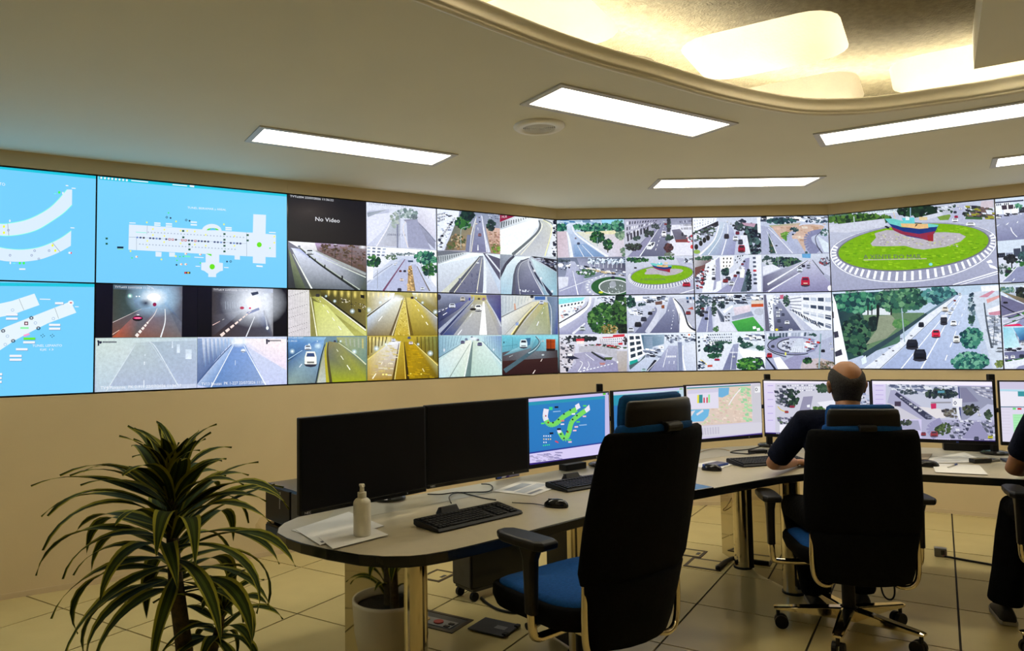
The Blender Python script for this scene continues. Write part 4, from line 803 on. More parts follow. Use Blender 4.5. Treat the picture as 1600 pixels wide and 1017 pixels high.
f.line(400, 590, 318, 980, 6, (236, 244, 240), 14); f.line(380, 610, 160, 975, 5, (150, 166, 160), 10); f.line(36, 765, 330, 585, 7, (90, 110, 130), 4); f.line(520, 585, 726, 800, 4, (96, 120, 140), 8); f.line(512, 590, 726, 830, 3, (236, 246, 250), 6)
f.cars(300, 590, 46, 488, 612, 52, 340, 560, 34, 466, 566, 30, 400, 536, 22, cols=[(150, 166, 200), (70, 90, 150), (120, 120, 160)]); f.dot(98, 680, 14, 26, WHT, 10, (170, 200, 216)); f.dot(640, 674, 12, 16, WHT, 10, (150, 186, 216)); f.dot(420, 556, 60, 26, WHT, 12, (220, 236, 236)); p.put(f)
f = p.feed(1, 1); f.fill((150, 206, 220), (50, 24, 28))
f.P([(120, 200, 220), (150, 220, 234), (110, 150, 170), (110, 170, 190)], 735, 525, 1345, 530, 1340, 690, 735, 710); f.poly([(735, 705), (1060, 640), (1340, 680), (1345, 950), (735, 968)], [(96, 90, 96), (130, 140, 150), (70, 60, 64), (50, 20, 26), (56, 24, 30)]); f.poly([(735, 800), (1345, 760), (1345, 952), (735, 968)], [(70, 44, 44), (64, 36, 38), (48, 18, 26), (52, 20, 28)])
f.P([(150, 200, 214), (130, 190, 206), (120, 160, 176), (104, 150, 170)], 840, 680, 1080, 570, 1070, 650, 740, 745); f.P([(110, 176, 196), (150, 210, 224), (130, 180, 196), (96, 140, 160)], 1100, 560, 1210, 560, 1215, 690, 1040, 690); f.path([(1100, 530), (1145, 590), (1080, 680), (760, 910)], 10, (84, 110, 124), 50); f.path([(1110, 530), (1150, 590), (1095, 670), (1020, 715)], 5, (190, 220, 230), 10)
f.line(848, 540, 846, 660, 4, (80, 140, 160)); f.line(735, 640, 900, 620, 4, (80, 140, 160)); f.P((70, 120, 160), 990, 550, 1045, 545, 1040, 620, 1000, 640); f.car(968, 605, 84, (220, 236, 240), 96); f.P((224, 96, 10), 1215, 560, 1316, 562, 1316, 664, 1218, 664) ; f.P([(150, 64, 20), (190, 84, 20), (170, 76, 20), (140, 60, 20)], 1216, 561, 1316, 563, 1316, 664, 1218, 664); f.line(1266, 562, 1266, 664, 5, (80, 34, 14)); f.line(1216, 590, 1316, 590, 4, (90, 40, 16)); f.P((36, 20, 24), 1218, 664, 1318, 664, 1310, 690, 1224, 690); f.car(1178, 580, 26, (210, 230, 236)); f.dot(753, 596, 5, 12, (20, 40, 60))
f.line(1172, 776, 1156, 804, 6, (240, 226, 220), 8); f.line(1096, 898, 1066, 946, 8, (240, 226, 220), 11); f.dot(1180, 732, 16, 10, (190, 200, 206)); f.line(850, 735, 810, 755, 5, (190, 196, 200)); p.put(f)
# --- M1 top
p = Panel('M', 0, 1, (866, 336, 7.1429), 'top video wall display with a street van, a fountain and the small boat roundabout')
f = p.feed(0, 0); f.fill((190, 214, 240), (206, 206, 220))
f.specks([(30, 48), (780, 45), (780, 110), (30, 110)], 60, [(170, 196, 226), (214, 228, 246), (120, 150, 190), (90, 140, 200)], 18, 2); f.P((160, 214, 250), 530, 50, 770, 45, 760, 100, 530, 95); f.leaves(480, 140, 290, 42, 150, GRNB, 20); f.leaves(80, 140, 70, 36, 50, GRNB, 18)
f.P([(206, 190, 200), (210, 196, 206), (214, 204, 218), (206, 192, 204)], 30, 185, 140, 180, 165, 470, 35, 470); f.P([(220, 224, 206), (214, 206, 214), (206, 200, 216), (214, 216, 236)], 240, 190, 780, 170, 780, 465, 560, 465); f.P((226, 222, 190), 340, 190, 680, 170, 690, 215, 350, 210)
f.poly([(140, 100), (200, 105), (240, 190), (600, 465), (200, 470), (140, 180)], [(220, 228, 246), (216, 226, 246), (196, 210, 240), (150, 170, 216), (150, 172, 220), (200, 214, 240)]); f.poly([(215, 330), (350, 320), (560, 465), (230, 468)], [(160, 186, 230), (150, 176, 224), (130, 158, 210), (130, 160, 214)]); f.path([(200, 130), (260, 230), (600, 468)], 8, (236, 240, 250), 26); f.line(260, 340, 330, 466, 4, WHT, 7); f.line(310, 335, 435, 466, 4, WHT, 7); f.path([(140, 190), (170, 300), (195, 470)], 14, (236, 240, 250), 40)
f.car(270, 316, 34, (90, 100, 140)); f.car(238, 258, 22, (160, 150, 170)); f.leaves(478, 250, 78, 60, 120, GRN, 16); f.line(480, 250, 482, 350, 6, (150, 180, 190)); f.leaves(600, 330, 54, 55, 90, GRN, 15); f.P((90, 90, 80), 590, 370, 602, 370, 602, 420, 590, 420); f.leaves(736, 220, 55, 50, 60, [(110, 140, 120), (84, 116, 104), (150, 176, 150)], 15); f.leaves(720, 120, 70, 60, 60, GRNB, 18); f.leaves(770, 420, 30, 50, 26, [(100, 130, 110), (130, 150, 130)], 14); f.leaves(350, 150, 30, 40, 20, GRNB, 12); p.put(f)
f = p.feed(1, 0); f.fill((150, 154, 186), (206, 210, 230))
f.P([(190, 190, 216), (150, 150, 186), (170, 172, 200), (206, 208, 226)], 785, 50, 1180, 40, 1160, 110, 785, 330); f.windows([(800, 60), (1160, 50), (1100, 120), (800, 250)], 12, 3, [(60, 60, 90), (110, 112, 144), (230, 232, 246)], .5, .6); f.windows([(800, 200), (1060, 120), (1060, 180), (810, 320)], 7, 1, [(40, 40, 66), (70, 70, 96)], .55, .7)
f.P([(120, 122, 160), (150, 152, 190), (112, 116, 150), (100, 104, 140)], 1180, 90, 1260, 90, 1270, 458, 820, 462); f.P((150, 150, 190), 1140, 130, 1190, 100, 960, 460, 815, 465, 950, 340); f.line(1205, 90, 955, 460, 3, WHT, 10); f.dash(1230, 110, 1120, 420, 9, 3, 8, (236, 238, 250), .5, 1.5)
f.leaves(880, 355, 90, 38, 70, [(50, 50, 66), (66, 80, 74), (36, 40, 56)], 16); f.leaves(1050, 205, 60, 36, 40, [(60, 80, 76), (44, 56, 66)], 14); f.leaves(915, 260, 44, 22, 26, [(70, 96, 90), (50, 70, 76)], 12); f.leaves(1130, 130, 50, 30, 26, [(60, 76, 80), (90, 96, 110)], 11)
f.P((226, 228, 244), 1310, 110, 1550, 100, 1545, 470, 1320, 465, 1290, 300); f.windows([(1390, 60), (1540, 45), (1540, 170), (1420, 170)], 8, 3, [(80, 80, 110), (190, 192, 216), (120, 120, 150)], .5, .6); f.P([(120, 120, 150), (130, 130, 160), (96, 90, 110), (110, 110, 140)], 1310, 165, 1400, 155, 1490, 270, 1350, 290); f.P((140, 70, 74), 1350, 275, 1490, 270, 1490, 305, 1355, 305); f.dot(1430, 215, 12, 24, (50, 50, 80)); f.specks([(1460, 210), (1540, 200), (1540, 300), (1480, 300)], 20, [(200, 60, 90), (60, 60, 90), (230, 230, 246)], 12)
f.leaves(1275, 110, 16, 80, 40, [(50, 56, 76), (70, 90, 90)], 14); f.leaves(1280, 255, 40, 30, 40, [(60, 90, 80), (44, 62, 70)], 14); f.leaves(1275, 370, 46, 52, 70, [(84, 48, 60), (60, 40, 56), (100, 64, 70)], 15); f.leaves(1290, 440, 60, 20, 30, [(110, 124, 110), (140, 150, 140)], 12)
f.car(1224, 208, 52, (240, 242, 250), 70); f.P((232, 236, 242), 1030, 350, 1060, 305, 1125, 300, 1115, 345, 1080, 385, 1030, 382); f.P((60, 64, 90), 1075, 325, 1100, 305, 1118, 310, 1095, 345); f.P((60, 64, 90), 1036, 345, 1060, 330, 1080, 332, 1078, 350); f.dot(1535, 355, 18, 24, (210, 70, 80)); f.cars(1240, 100, 30, 1225, 75, 22); p.put(f)
f = p.feed(0, 1); f.fill((120, 130, 160), (170, 176, 210))
f.P([(150, 156, 190), (60, 66, 100), (100, 100, 130), (180, 184, 216)], 250, 480, 795, 480, 795, 640, 300, 600)
for k in range(9): f.leaves(400+k*50, 515, 26, 30, 16, [(226, 236, 250), (190, 204, 230), (90, 110, 140)], 13); f.line(400+k*50, 530, 398+k*50, 590, 6, (220, 226, 240))
f.specks([(250, 560), (790, 620), (790, 660), (260, 590)], 50, CITY, 11, 1.5); f.specks([(260, 570), (600, 630), (790, 680), (500, 640)], 30, [(60, 60, 80), (230, 226, 216), (200, 180, 140)], 12, 1.8)
f.poly([(160, 510), (230, 520), (330, 700), (280, 895), (40, 895), (130, 660)], [(196, 200, 226), (190, 196, 224), (160, 164, 206), (160, 164, 208), (170, 174, 214), (180, 184, 220)]); f.P((170, 174, 210), 330, 700, 500, 680, 795, 700, 795, 900, 280, 895); f.leaves(360, 640, 110, 34, 80, [(70, 110, 80), (90, 130, 90), (226, 230, 240), (60, 90, 80)], 13); f.P((70, 120, 80), 330, 690, 500, 675, 340, 705)
f.P((220, 224, 242), 40, 690, 160, 690, 150, 790, 50, 830); f.line(205, 620, 265, 890, 4, WHT, 12); f.line(60, 850, 560, 660, 7, (230, 234, 248)); f.dot(630, 800, 290, 135, (190, 194, 222), 30); f.dot(650, 800, 240, 112, (52, 104, 66), 30); f.dot(665, 800, 172, 84, (226, 232, 236), 30); f.dot(667, 802, 160, 74, (120, 132, 130), 30)
for a in range(100, 262, 13): f.line(640+262*cos(radians(a)), 800+122*sin(radians(a)), 640+284*cos(radians(a)), 800+134*sin(radians(a)), 12, WHT)
f.P((170, 176, 190), 615, 760, 640, 735, 680, 740, 690, 790, 660, 820, 620, 810); f.dot(655, 700, 24, 18, (40, 50, 80)); f.specks([(600, 790), (760, 780), (760, 870), (580, 870)], 24, [(226, 232, 240), (200, 210, 216)], 9, .5); f.leaves(110, 560, 70, 50, 30, CITY, 12); f.dot(70, 560, 34, 22, (240, 240, 248)); f.leaves(100, 510, 70, 16, 26, [(60, 70, 90), (90, 104, 120)], 12); f.dot(520, 862, 26, 12, (210, 220, 70)); p.put(f)
def boat(f, k, dx, dy):
    g = lambda *xy: [(dx+(xy[i])*k, dy+(xy[i+1])*k) for i in range(0, len(xy), 2)]
    f.poly(g(545, 215, 640, 320, 740, 370, 900, 400, 940, 412, 1000, 345, 1038, 270, 900, 300, 700, 290, 590, 250), (24, 62, 160))
    f.poly(g(600, 285, 720, 330, 860, 352, 1010, 325, 985, 362, 930, 410, 860, 385, 700, 355, 625, 318), (150, 52, 84))
    f.poly(g(545, 212, 620, 210, 720, 235, 1038, 268, 1030, 285, 860, 298, 700, 285, 590, 258), (120, 205, 200))
    f.poly(g(690, 255, 940, 258, 945, 298, 860, 305, 700, 285), (226, 190, 140)); f.poly(g(700, 205, 815, 200, 820, 250, 720, 250), (112, 205, 215)); f.poly(g(735, 195, 770, 195, 770, 225, 735, 225), (226, 240, 245))
    f.poly(g(860, 195, 935, 195, 935, 225, 860, 225), (220, 200, 160)); f.line(*g(780, 190)[0], *g(780, 110)[0], 7*k, (170, 200, 230)); f.line(*g(625, 150)[0], *g(640, 210)[0], 6*k, (220, 200, 160)); f.poly(g(935, 360, 990, 355, 990, 420, 940, 415), (160, 44, 60)); f.poly(g(830, 262, 850, 262, 820, 290), (40, 44, 60)); f.line(*g(820, 252)[0], *g(885, 255)[0], 8*k, (40, 44, 56))
def roundabout(f, k, dx, dy, big=True):
    X = lambda x: dx+x*k; Y = lambda y: dy+y*k
    E = lambda x, y, rx, ry, c, n=40: f.dot(X(x), Y(y), rx*k, ry*k, c, n)
    def egg(sx, sy, c):
        pts = []
        for i in range(48):
            a = 2*pi*i/48; x, y = cos(a), sin(a)
            yk = sy if y > 0 else 1+(sy-1)*.12; pts.append((X(808+690*sx*x+(-10)*y), Y(468+205*yk*y-55*x)))
        f.poly(pts, c)
    egg(1.13, 1.62, (176, 180, 210)); egg(1.11, 1.58, WHT); egg(1.095, 1.545, (160, 164, 196))
    for i in range(64):
        a = 2*pi*i/64; c, s = cos(a), sin(a)
        if s < -.25: continue
        f.line(X(808+690*1.03*c-10*s), Y(468+205*1.09*s-55*c), X(808+690*1.09*c-10*s), Y(468+205*1.5*s-55*c), 24*k*(0.6+0.4*abs(s)), WHT)
    egg(1.02, 1.07, (120, 120, 140)); egg(1.0, 1.02, (130, 178, 20))
    for _ in range(260 if big else 60):
        a = rnd.random()*2*pi; r = sqrt(rnd.random())*.97; z = 12*k
        x, y = X(808+690*r*cos(a)), Y(468+205*r*sin(a)-55*r*cos(a))
        f.poly([(x-z*1.6, y-z*.4), (x+z*1.6, y-z*.3), (x+z*1.4, y+z*.4), (x-z, y+z*.5)], rnd.choice([(120, 176, 14), (146, 192, 30), (106, 160, 16), (158, 200, 44)]))
    pl = [(450, 345), (560, 315), (700, 320), (900, 340), (1100, 335), (1230, 345), (1290, 375), (1240, 420), (1100, 470), (900, 495), (820, 485), (730, 460), (560, 465), (430, 462), (415, 440), (465, 385)]
    f.poly([(X(x), Y(y)) for x, y in pl], (186, 182, 192))
    for _ in range(120 if big else 30):
        u = rnd.random(); x = 470+760*u; y = 350+100*rnd.random()+20*u; z = 8*k
        f.poly([(X(x)-z*1.5, Y(y)), (X(x), Y(y)-z*.7), (X(x)+z*1.5, Y(y)), (X(x), Y(y)+z*.7)], rnd.choice([(206, 204, 212), (160, 156, 166), (196, 200, 150)]))
    boat(f, k, dx, dy)
f = p.feed(1, 1); f.fill((206, 212, 232), (176, 178, 210)); f.leaves(930, 500, 130, 22, 70, GRN, 14); f.leaves(1250, 480, 110, 16, 40, GRN, 12); f.P((186, 190, 220), 1360, 480, 1430, 480, 1560, 560, 1400, 560); f.specks([(1430, 480), (1555, 480), (1555, 545), (1440, 530)], 26, CITY, 11)
roundabout(f, 0.497, 800, 432, False); f.text('A XENTE DO MAR', 965, 728, 1240, 728, 22, (90, 96, 100)); f.car(1475, 772, 88, (190, 30, 70), 52); f.car(905, 588, 30, (40, 44, 60), 18); f.line(1380, 885, 1560, 830, 8, WHT); p.put(f)
# --- M1 bottom
p = Panel('M', 0, 0, (868, 456, 7.1429), 'bottom video wall display with a big green tree and a red roofed plaza')
f = p.feed(0, 0); f.fill((226, 232, 246), (170, 174, 212)); f.P((150, 226, 232), 36, 75, 330, 60, 300, 95, 36, 145); f.P((240, 246, 252), 36, 140, 330, 95, 320, 160, 36, 210); f.windows([(50, 145), (320, 100), (310, 130), (50, 180)], 7, 1, (50, 60, 84), .5, .6); f.P((236, 240, 250), 36, 210, 350, 130, 340, 180, 36, 350); f.specks([(50, 200), (300, 150), (280, 200), (60, 300)], 26, [(90, 96, 120), (190, 196, 216), (220, 170, 160)], 12)
f.poly([(385, 70), (440, 70), (420, 160), (300, 470), (40, 470), (40, 410)], [(206, 210, 232), (196, 200, 226), (160, 164, 206), (150, 152, 200), (160, 162, 206), (190, 192, 222)]); f.path([(390, 60), (370, 150), (250, 260), (36, 385)], 20, (244, 246, 252), 50); f.path([(360, 110), (320, 180), (40, 350)], 5, (36, 40, 56), 12); f.line(330, 350, 190, 470, 16, (232, 234, 246), 26); f.car(300, 405, 64, (200, 210, 214), 50)
f.leaves(560, 300, 190, 170, 330, [(52, 96, 60), (74, 122, 66), (34, 68, 54), (104, 150, 84), (40, 80, 50)], 22); f.leaves(720, 220, 90, 200, 200, [(60, 100, 60), (36, 70, 50), (86, 128, 70), (30, 54, 50)], 22); f.leaves(760, 420, 60, 60, 60, [(30, 44, 40), (24, 36, 40), (50, 70, 50)], 20); f.leaves(600, 420, 90, 50, 90, [(190, 180, 130), (110, 120, 70), (150, 120, 70), (70, 90, 50)], 13); f.specks([(440, 60), (650, 55), (640, 120), (520, 130)], 26, CITY, 14); p.put(f)
f = p.feed(1, 0); f.fill((220, 226, 242), (170, 176, 210)); f.leaves(840, 110, 50, 60, 60, [(40, 76, 74), (60, 104, 90), (26, 54, 64)], 16); f.P((240, 244, 252), 880, 50, 970, 45, 970, 100, 890, 110); f.leaves(960, 150, 34, 26, 24, [(46, 70, 84), (70, 96, 104)], 12); f.specks([(990, 60), (1250, 50), (1240, 110), (1000, 120)], 50, CITY, 13, 1.6)
f.P((200, 206, 230), 805, 190, 1000, 150, 1120, 160, 820, 420); f.specks([(805, 200), (980, 180), (980, 250), (805, 280)], 26, CITY, 14, 1.5); f.poly([(1110, 165), (1145, 200), (1130, 280), (1000, 460), (880, 460), (1060, 250)], [(150, 154, 190), (140, 144, 180), (116, 120, 160), (110, 114, 156), (120, 126, 166), (140, 146, 184)]); f.path([(1130, 160), (1150, 210), (1120, 300), (1030, 460)], 16, (210, 214, 234), 80); f.poly([(1270, 60), (1320, 60), (1370, 250), (1380, 460), (1050, 460), (1230, 230)], [(180, 186, 216), (170, 176, 210), (112, 116, 156), (104, 108, 150), (112, 116, 158), (136, 142, 180)])
f.poly([(1305, 70), (1330, 70), (1440, 280), (1560, 440), (1560, 462), (1380, 462), (1390, 300)], (246, 246, 244)); f.path([(1325, 75), (1420, 190), (1480, 370), (1560, 430)], 10, (50, 56, 76), 22); f.P((190, 194, 216), 1350, 80, 1560, 60, 1565, 400, 1500, 360, 1440, 200); f.windows([(1450, 50), (1560, 50), (1560, 130), (1460, 130)], 3, 2, [(90, 130, 190), (60, 70, 110), (220, 226, 240)], .7, .7); f.P((180, 100, 90), 1470, 190, 1530, 165, 1540, 200)
f.P((120, 90, 84), 1110, 110, 1190, 100, 1190, 140, 1115, 145); f.P((150, 90, 60), 1180, 150, 1215, 145, 1215, 185, 1182, 185); f.dash(1335, 160, 1285, 440, 10, 3, 10, (226, 230, 246), .4, 1.5); f.cars(984, 300, 66, 920, 360, 76, 1055, 236, 50, 840, 420, 70, 1480, 232, 56, 1090, 200, 40); f.line(1385, 240, 1375, 360, 5, (80, 80, 90)); f.line(1262, 200, 1258, 216, 7, WHT); f.line(1312, 200, 1310, 216, 7, WHT); p.put(f)
f = p.feed(0, 1); f.fill((226, 228, 240), (186, 186, 216)); f.leaves(260, 520, 200, 24, 70, [(50, 60, 66), (70, 84, 84), (36, 42, 56)], 16); f.P((210, 70, 84), 230, 525, 320, 520, 320, 548, 230, 552); f.P((240, 232, 228), 235, 550, 320, 548, 318, 580, 238, 580); f.P([(226, 222, 228), (236, 236, 244), (220, 220, 232), (206, 204, 216)], 480, 510, 760, 490, 750, 620, 500, 600); f.windows([(490, 530), (750, 505), (740, 600), (500, 585)], 11, 3, (130, 136, 170), .4, .5); f.P((206, 60, 80), 640, 480, 770, 470, 770, 500, 640, 508); f.P((200, 70, 84), 520, 505, 640, 500, 640, 512, 530, 516); f.P((200, 50, 70), 700, 570, 748, 566, 748, 590, 700, 590)
f.specks([(300, 580), (790, 600), (790, 640), (260, 600)], 60, [(70, 100, 70), (60, 60, 80), (230, 230, 240), (180, 60, 70)], 11, 1.5); f.leaves(776, 540, 22, 44, 24, [(60, 50, 60), (90, 84, 90)], 12); f.P((210, 206, 216), 40, 560, 220, 600, 200, 780, 130, 900, 50, 900); f.specks([(50, 500), (200, 540), (180, 860), (60, 860)], 110, [(50, 50, 76), (90, 90, 110), (220, 220, 236), (70, 76, 84)], 12)
f.poly([(200, 690), (400, 660), (700, 790), (700, 895), (130, 900), (230, 790)], [(176, 174, 204), (170, 170, 204), (160, 158, 198), (156, 154, 200), (170, 170, 206), (176, 174, 206)]); f.path([(260, 640), (480, 640), (680, 700), (720, 760)], 60, (190, 190, 204), 110); f.P([(196, 192, 196), (190, 186, 186), (176, 168, 160), (180, 172, 168)], 680, 660, 800, 660, 795, 895, 700, 895); f.P((90, 110, 70), 540, 730, 640, 728, 620, 760, 560, 756); f.path([(400, 670), (480, 720), (560, 760)], 18, (60, 66, 70), 26)
f.line(330, 690, 430, 765, 4, WHT, 7); f.path([(270, 770), (300, 800), (250, 890)], 6, WHT, 9); f.path([(360, 775), (375, 820), (350, 860)], 5, WHT, 7); f.dash(640, 800, 250, 895, 10, 8, 10, WHT, .6, 1); f.P((190, 140, 140), 490, 790, 560, 790, 540, 815, 500, 815); f.P(WHT, 322, 834, 340, 856, 304, 856); f.P((240, 240, 248), 130, 690, 180, 685, 190, 720, 140, 730); f.P((50, 54, 84), 130, 715, 200, 715, 270, 745, 150, 755); f.dot(690, 784, 10, 12, WHT); f.P((40, 44, 70), 112, 850, 146, 845, 140, 890, 116, 890); p.put(f)
f = p.feed(1, 1); f.fill((226, 234, 248), (190, 200, 230)); f.poly([(805, 480), (950, 480), (1000, 700), (820, 800)], (246, 248, 252)); f.windows([(815, 480), (945, 480), (985, 700), (830, 760)], 2, 4, (56, 70, 92), .72, .6); f.P([(90, 120, 150), (170, 190, 214), (150, 176, 206), (100, 130, 160)], 955, 480, 1215, 475, 1210, 580, 985, 640) ; f.P([(130, 150, 180), (150, 170, 200), (160, 180, 210), (120, 150, 180)], 985, 490, 1080, 500, 1085, 640, 985, 640)
for k in range(6): f.line(985, 520+k*20, 1085, 528+k*20, 3, (96, 120, 150)); f.line(1090, 520+k*18, 1205, 505+k*14, 3, (110, 136, 166))
f.P((40, 170, 160), 825, 775, 910, 750, 925, 785, 830, 820); f.P((90, 110, 120), 820, 820, 940, 770, 1000, 700, 1000, 730, 830, 870); f.poly([(1260, 600), (1360, 600), (1350, 890), (1000, 892), (1160, 740)], [(190, 196, 226), (180, 186, 220), (150, 154, 196), (150, 154, 198), (170, 176, 212)]); f.P([(216, 222, 240), (226, 232, 246), (206, 214, 238), (200, 210, 236)], 1430, 590, 1570, 580, 1575, 885, 1450, 888); f.path([(1420, 600), (1420, 730), (1450, 890)], 14, WHT, 20); f.P((140, 150, 190), 1360, 560, 1410, 560, 1420, 890, 1350, 890)
f.specks([(1000, 640), (1240, 600), (1150, 740), (1000, 720)], 50, CITY, 15, 1.4); f.specks([(1230, 480), (1560, 470), (1560, 550), (1240, 570)], 60, [(50, 60, 90), (90, 100, 130), (226, 232, 246), (150, 160, 190)], 14); f.dot(1490, 485, 26, 24, (240, 244, 250)); f.dot(1490, 478, 12, 11, (220, 110, 70)); f.line(1360, 500, 1368, 880, 6, (200, 206, 226)); f.line(1280, 500, 1400, 500, 6, (200, 206, 226))
for k in range(7): f.car(1050+k*8-k*20+60, 770+k*16, 34, (40, 46, 70), 26)
f.car(985, 870, 54, (190, 220, 226), 40); f.text('SOLO BUS', 1240, 735, 1350, 730, 24, WHT) if False else f.dash(1240, 722, 1350, 720, 6, 20, 20, WHT, .6, 1); f.line(1270, 770, 1265, 800, 6, WHT); f.line(1322, 770, 1320, 804, 6, WHT); f.line(1250, 640, 1200, 840, 4, WHT, 7); f.line(1160, 740, 1020, 888, 4, WHT, 6); p.put(f)
# --- M2 top
p = Panel('M', 1, 1, (1080, 334, 7.1429), 'top video wall display with a bending avenue, slip roads and a red car')
f = p.feed(0, 0); f.fill((206, 214, 236), (190, 196, 226)); f.P((238, 242, 252), 18, 40, 290, 45, 270, 90, 20, 205); f.windows([(20, 60), (270, 50), (260, 90), (25, 180)], 8, 3, [(130, 140, 170), (200, 206, 226)], .4, .4); f.P((40, 40, 62), 20, 210, 300, 80, 305, 130, 30, 280); f.specks([(30, 200), (290, 120), (250, 230), (40, 320)], 90, [(50, 56, 76), (110, 116, 140), (226, 230, 246), (70, 96, 84)], 14)
f.poly([(320, 90), (400, 90), (470, 180), (500, 300), (480, 460), (90, 462), (230, 310), (310, 160)], [(200, 212, 232), (196, 206, 232), (176, 182, 220), (160, 164, 210), (150, 152, 204), (176, 196, 220), (180, 200, 220), (196, 210, 230)]); f.path([(310, 130), (250, 300), (90, 462)], 10, (240, 240, 248), 22); f.path([(370, 110), (320, 270), (190, 460)], 4, WHT, 8); f.path([(405, 110), (405, 230), (340, 460)], 4, WHT, 12)
f.leaves(690, 290, 110, 180, 240, [(44, 54, 80), (66, 90, 96), (30, 36, 60), (90, 120, 120)], 20); f.leaves(560, 130, 70, 60, 70, [(50, 56, 84), (90, 90, 110), (70, 90, 90)], 16); f.P((190, 160, 180), 560, 100, 720, 110, 700, 150, 590, 130); f.P((236, 240, 250), 730, 40, 775, 35, 775, 220, 740, 210); f.P((226, 230, 246), 540, 240, 620, 240, 660, 450, 600, 450)
for x, y in ((55, 370), (105, 330), (145, 295), (185, 270)): f.dot(x, y, 22, 32, (24, 30, 44))
f.dot(60, 425, 40, 24, (150, 180, 90)); f.car(392, 248, 56, (56, 50, 70), 56); f.car(492, 272, 60, (230, 234, 244), 56); f.car(548, 310, 54, (80, 84, 110), 56); f.car(560, 385, 78, (160, 40, 70), 84); f.car(514, 212, 44, (130, 40, 70), 40); f.cars(490, 160, 34, 470, 130, 30, 440, 110, 26, 400, 90, 20); p.put(f)
f = p.feed(1, 0); f.fill((196, 206, 232), (180, 186, 220)); f.specks([(780, 40), (1520, 30), (1520, 80), (780, 80)], 60, CITY, 15, 2); f.leaves(1000, 80, 170, 26, 80, [(50, 84, 96), (70, 110, 110), (40, 66, 84)], 16); f.leaves(1400, 85, 120, 16, 50, [(50, 70, 110), (80, 110, 130), (220, 226, 240)], 13); f.P([(170, 180, 150), (196, 186, 170), (190, 170, 150), (150, 160, 130)], 860, 130, 1220, 100, 1200, 140, 900, 160)
f.P([(200, 184, 176), (206, 180, 166), (196, 160, 140), (190, 170, 160)], 890, 140, 1500, 110, 1480, 180, 1300, 240, 1260, 430, 1180, 300, 1000, 280) if False else f.poly([(890, 140), (1500, 110), (1460, 190), (1290, 230), (1270, 430), (1180, 280), (1000, 280)], (204, 180, 166)); f.specks([(920, 150), (1460, 120), (1260, 300), (1180, 280)], 60, [(216, 190, 176), (190, 160, 140), (220, 210, 200)], 16, 1.6)
f.P((100, 150, 70), 990, 220, 1110, 200, 1060, 310, 1020, 270); f.leaves(1050, 240, 44, 34, 40, [(110, 160, 70), (90, 136, 70), (140, 176, 96)], 12); f.poly([(780, 130), (870, 150), (1130, 440), (780, 450)], (176, 182, 216)); f.P((60, 90, 84), 855, 220, 870, 225, 945, 440, 880, 445); f.leaves(890, 370, 20, 80, 26, [(60, 84, 84), (80, 110, 90), (120, 110, 90)], 11); f.path([(860, 160), (1000, 300), (1130, 440)], 5, WHT, 8); f.path([(840, 190), (900, 320), (950, 445)], 5, (220, 226, 242), 12)
f.path([(1160, 200), (1095, 240), (1120, 340), (1220, 440)], 34, (176, 184, 220), 90); f.path([(1450, 190), (1310, 240), (1310, 340), (1400, 440)], 40, (140, 144, 190), 130); f.path([(1500, 180), (1390, 250), (1400, 350), (1460, 440)], 5, (60, 64, 90), 12); f.path([(1200, 130), (1300, 110), (1450, 120), (1510, 150)], 12, (206, 212, 236), 20); f.P((214, 226, 240), 1400, 240, 1530, 330, 1530, 430, 1480, 430); f.leaves(1480, 210, 40, 36, 40, [(60, 90, 90), (90, 130, 130), (206, 216, 230)], 13); f.leaves(1150, 175, 40, 20, 24, [(56, 80, 90), (80, 110, 110)], 12); f.car(948, 355, 24, (40, 44, 60), 14); f.car(1132, 230, 22, (50, 54, 80)); f.car(1282, 430, 30, (70, 110, 110)); p.put(f)
f = p.feed(0, 1); f.fill((220, 226, 242), (190, 196, 226)); f.P([(200, 200, 206), (150, 130, 130), (110, 90, 96), (170, 170, 186)], 30, 480, 240, 480, 200, 560, 40, 720); f.leaves(150, 495, 110, 20, 50, [(70, 110, 90), (50, 84, 76)], 13); f.P((120, 84, 84), 40, 600, 180, 560, 120, 660, 40, 710); f.P((236, 240, 250), 160, 560, 320, 470, 340, 870, 120, 880); f.specks([(50, 700), (200, 560), (140, 800), (60, 860)], 90, [(40, 46, 70), (90, 96, 120), (226, 230, 244), (160, 60, 70), (70, 80, 110)], 14)
f.poly([(270, 520), (315, 480), (330, 800), (240, 860), (270, 640)], (170, 174, 210)); f.cars(250, 660, 44, 250, 720, 44, 262, 580, 32, 245, 620, 30); f.poly([(325, 480), (470, 470), (470, 570), (430, 610), (330, 615)], (250, 250, 246)); f.windows([(340, 480), (465, 478), (440, 600), (345, 605)], 3, 3, (46, 50, 74), .35, .5); f.windows([(480, 465), (590, 455), (560, 520), (480, 580)], 4, 3, [(120, 130, 150), (60, 70, 96), (200, 206, 226)], .6, .6); f.leaves(385, 650, 42, 42, 60, [(44, 70, 80), (70, 104, 96), (30, 50, 66)], 13)
f.poly([(600, 500), (650, 490), (640, 650), (560, 870), (280, 878), (420, 780)], (160, 162, 206)); f.P((226, 230, 246), 340, 740, 560, 580, 600, 600, 360, 800); f.cars(570, 560, 30, 545, 600, 34, 520, 655, 40, 490, 690, 40, 410, 720, 60, 380, 745, 60, 590, 530, 26, 450, 775, 66); f.P((240, 242, 236), 545, 640, 575, 610, 600, 625, 585, 715, 540, 712); f.P([(96, 120, 130), (110, 136, 140), (96, 110, 130), (90, 110, 130)], 620, 640, 650, 640, 620, 870, 550, 872); f.leaves(640, 740, 26, 120, 60, [(40, 56, 76), (60, 84, 90), (30, 40, 60)], 14)
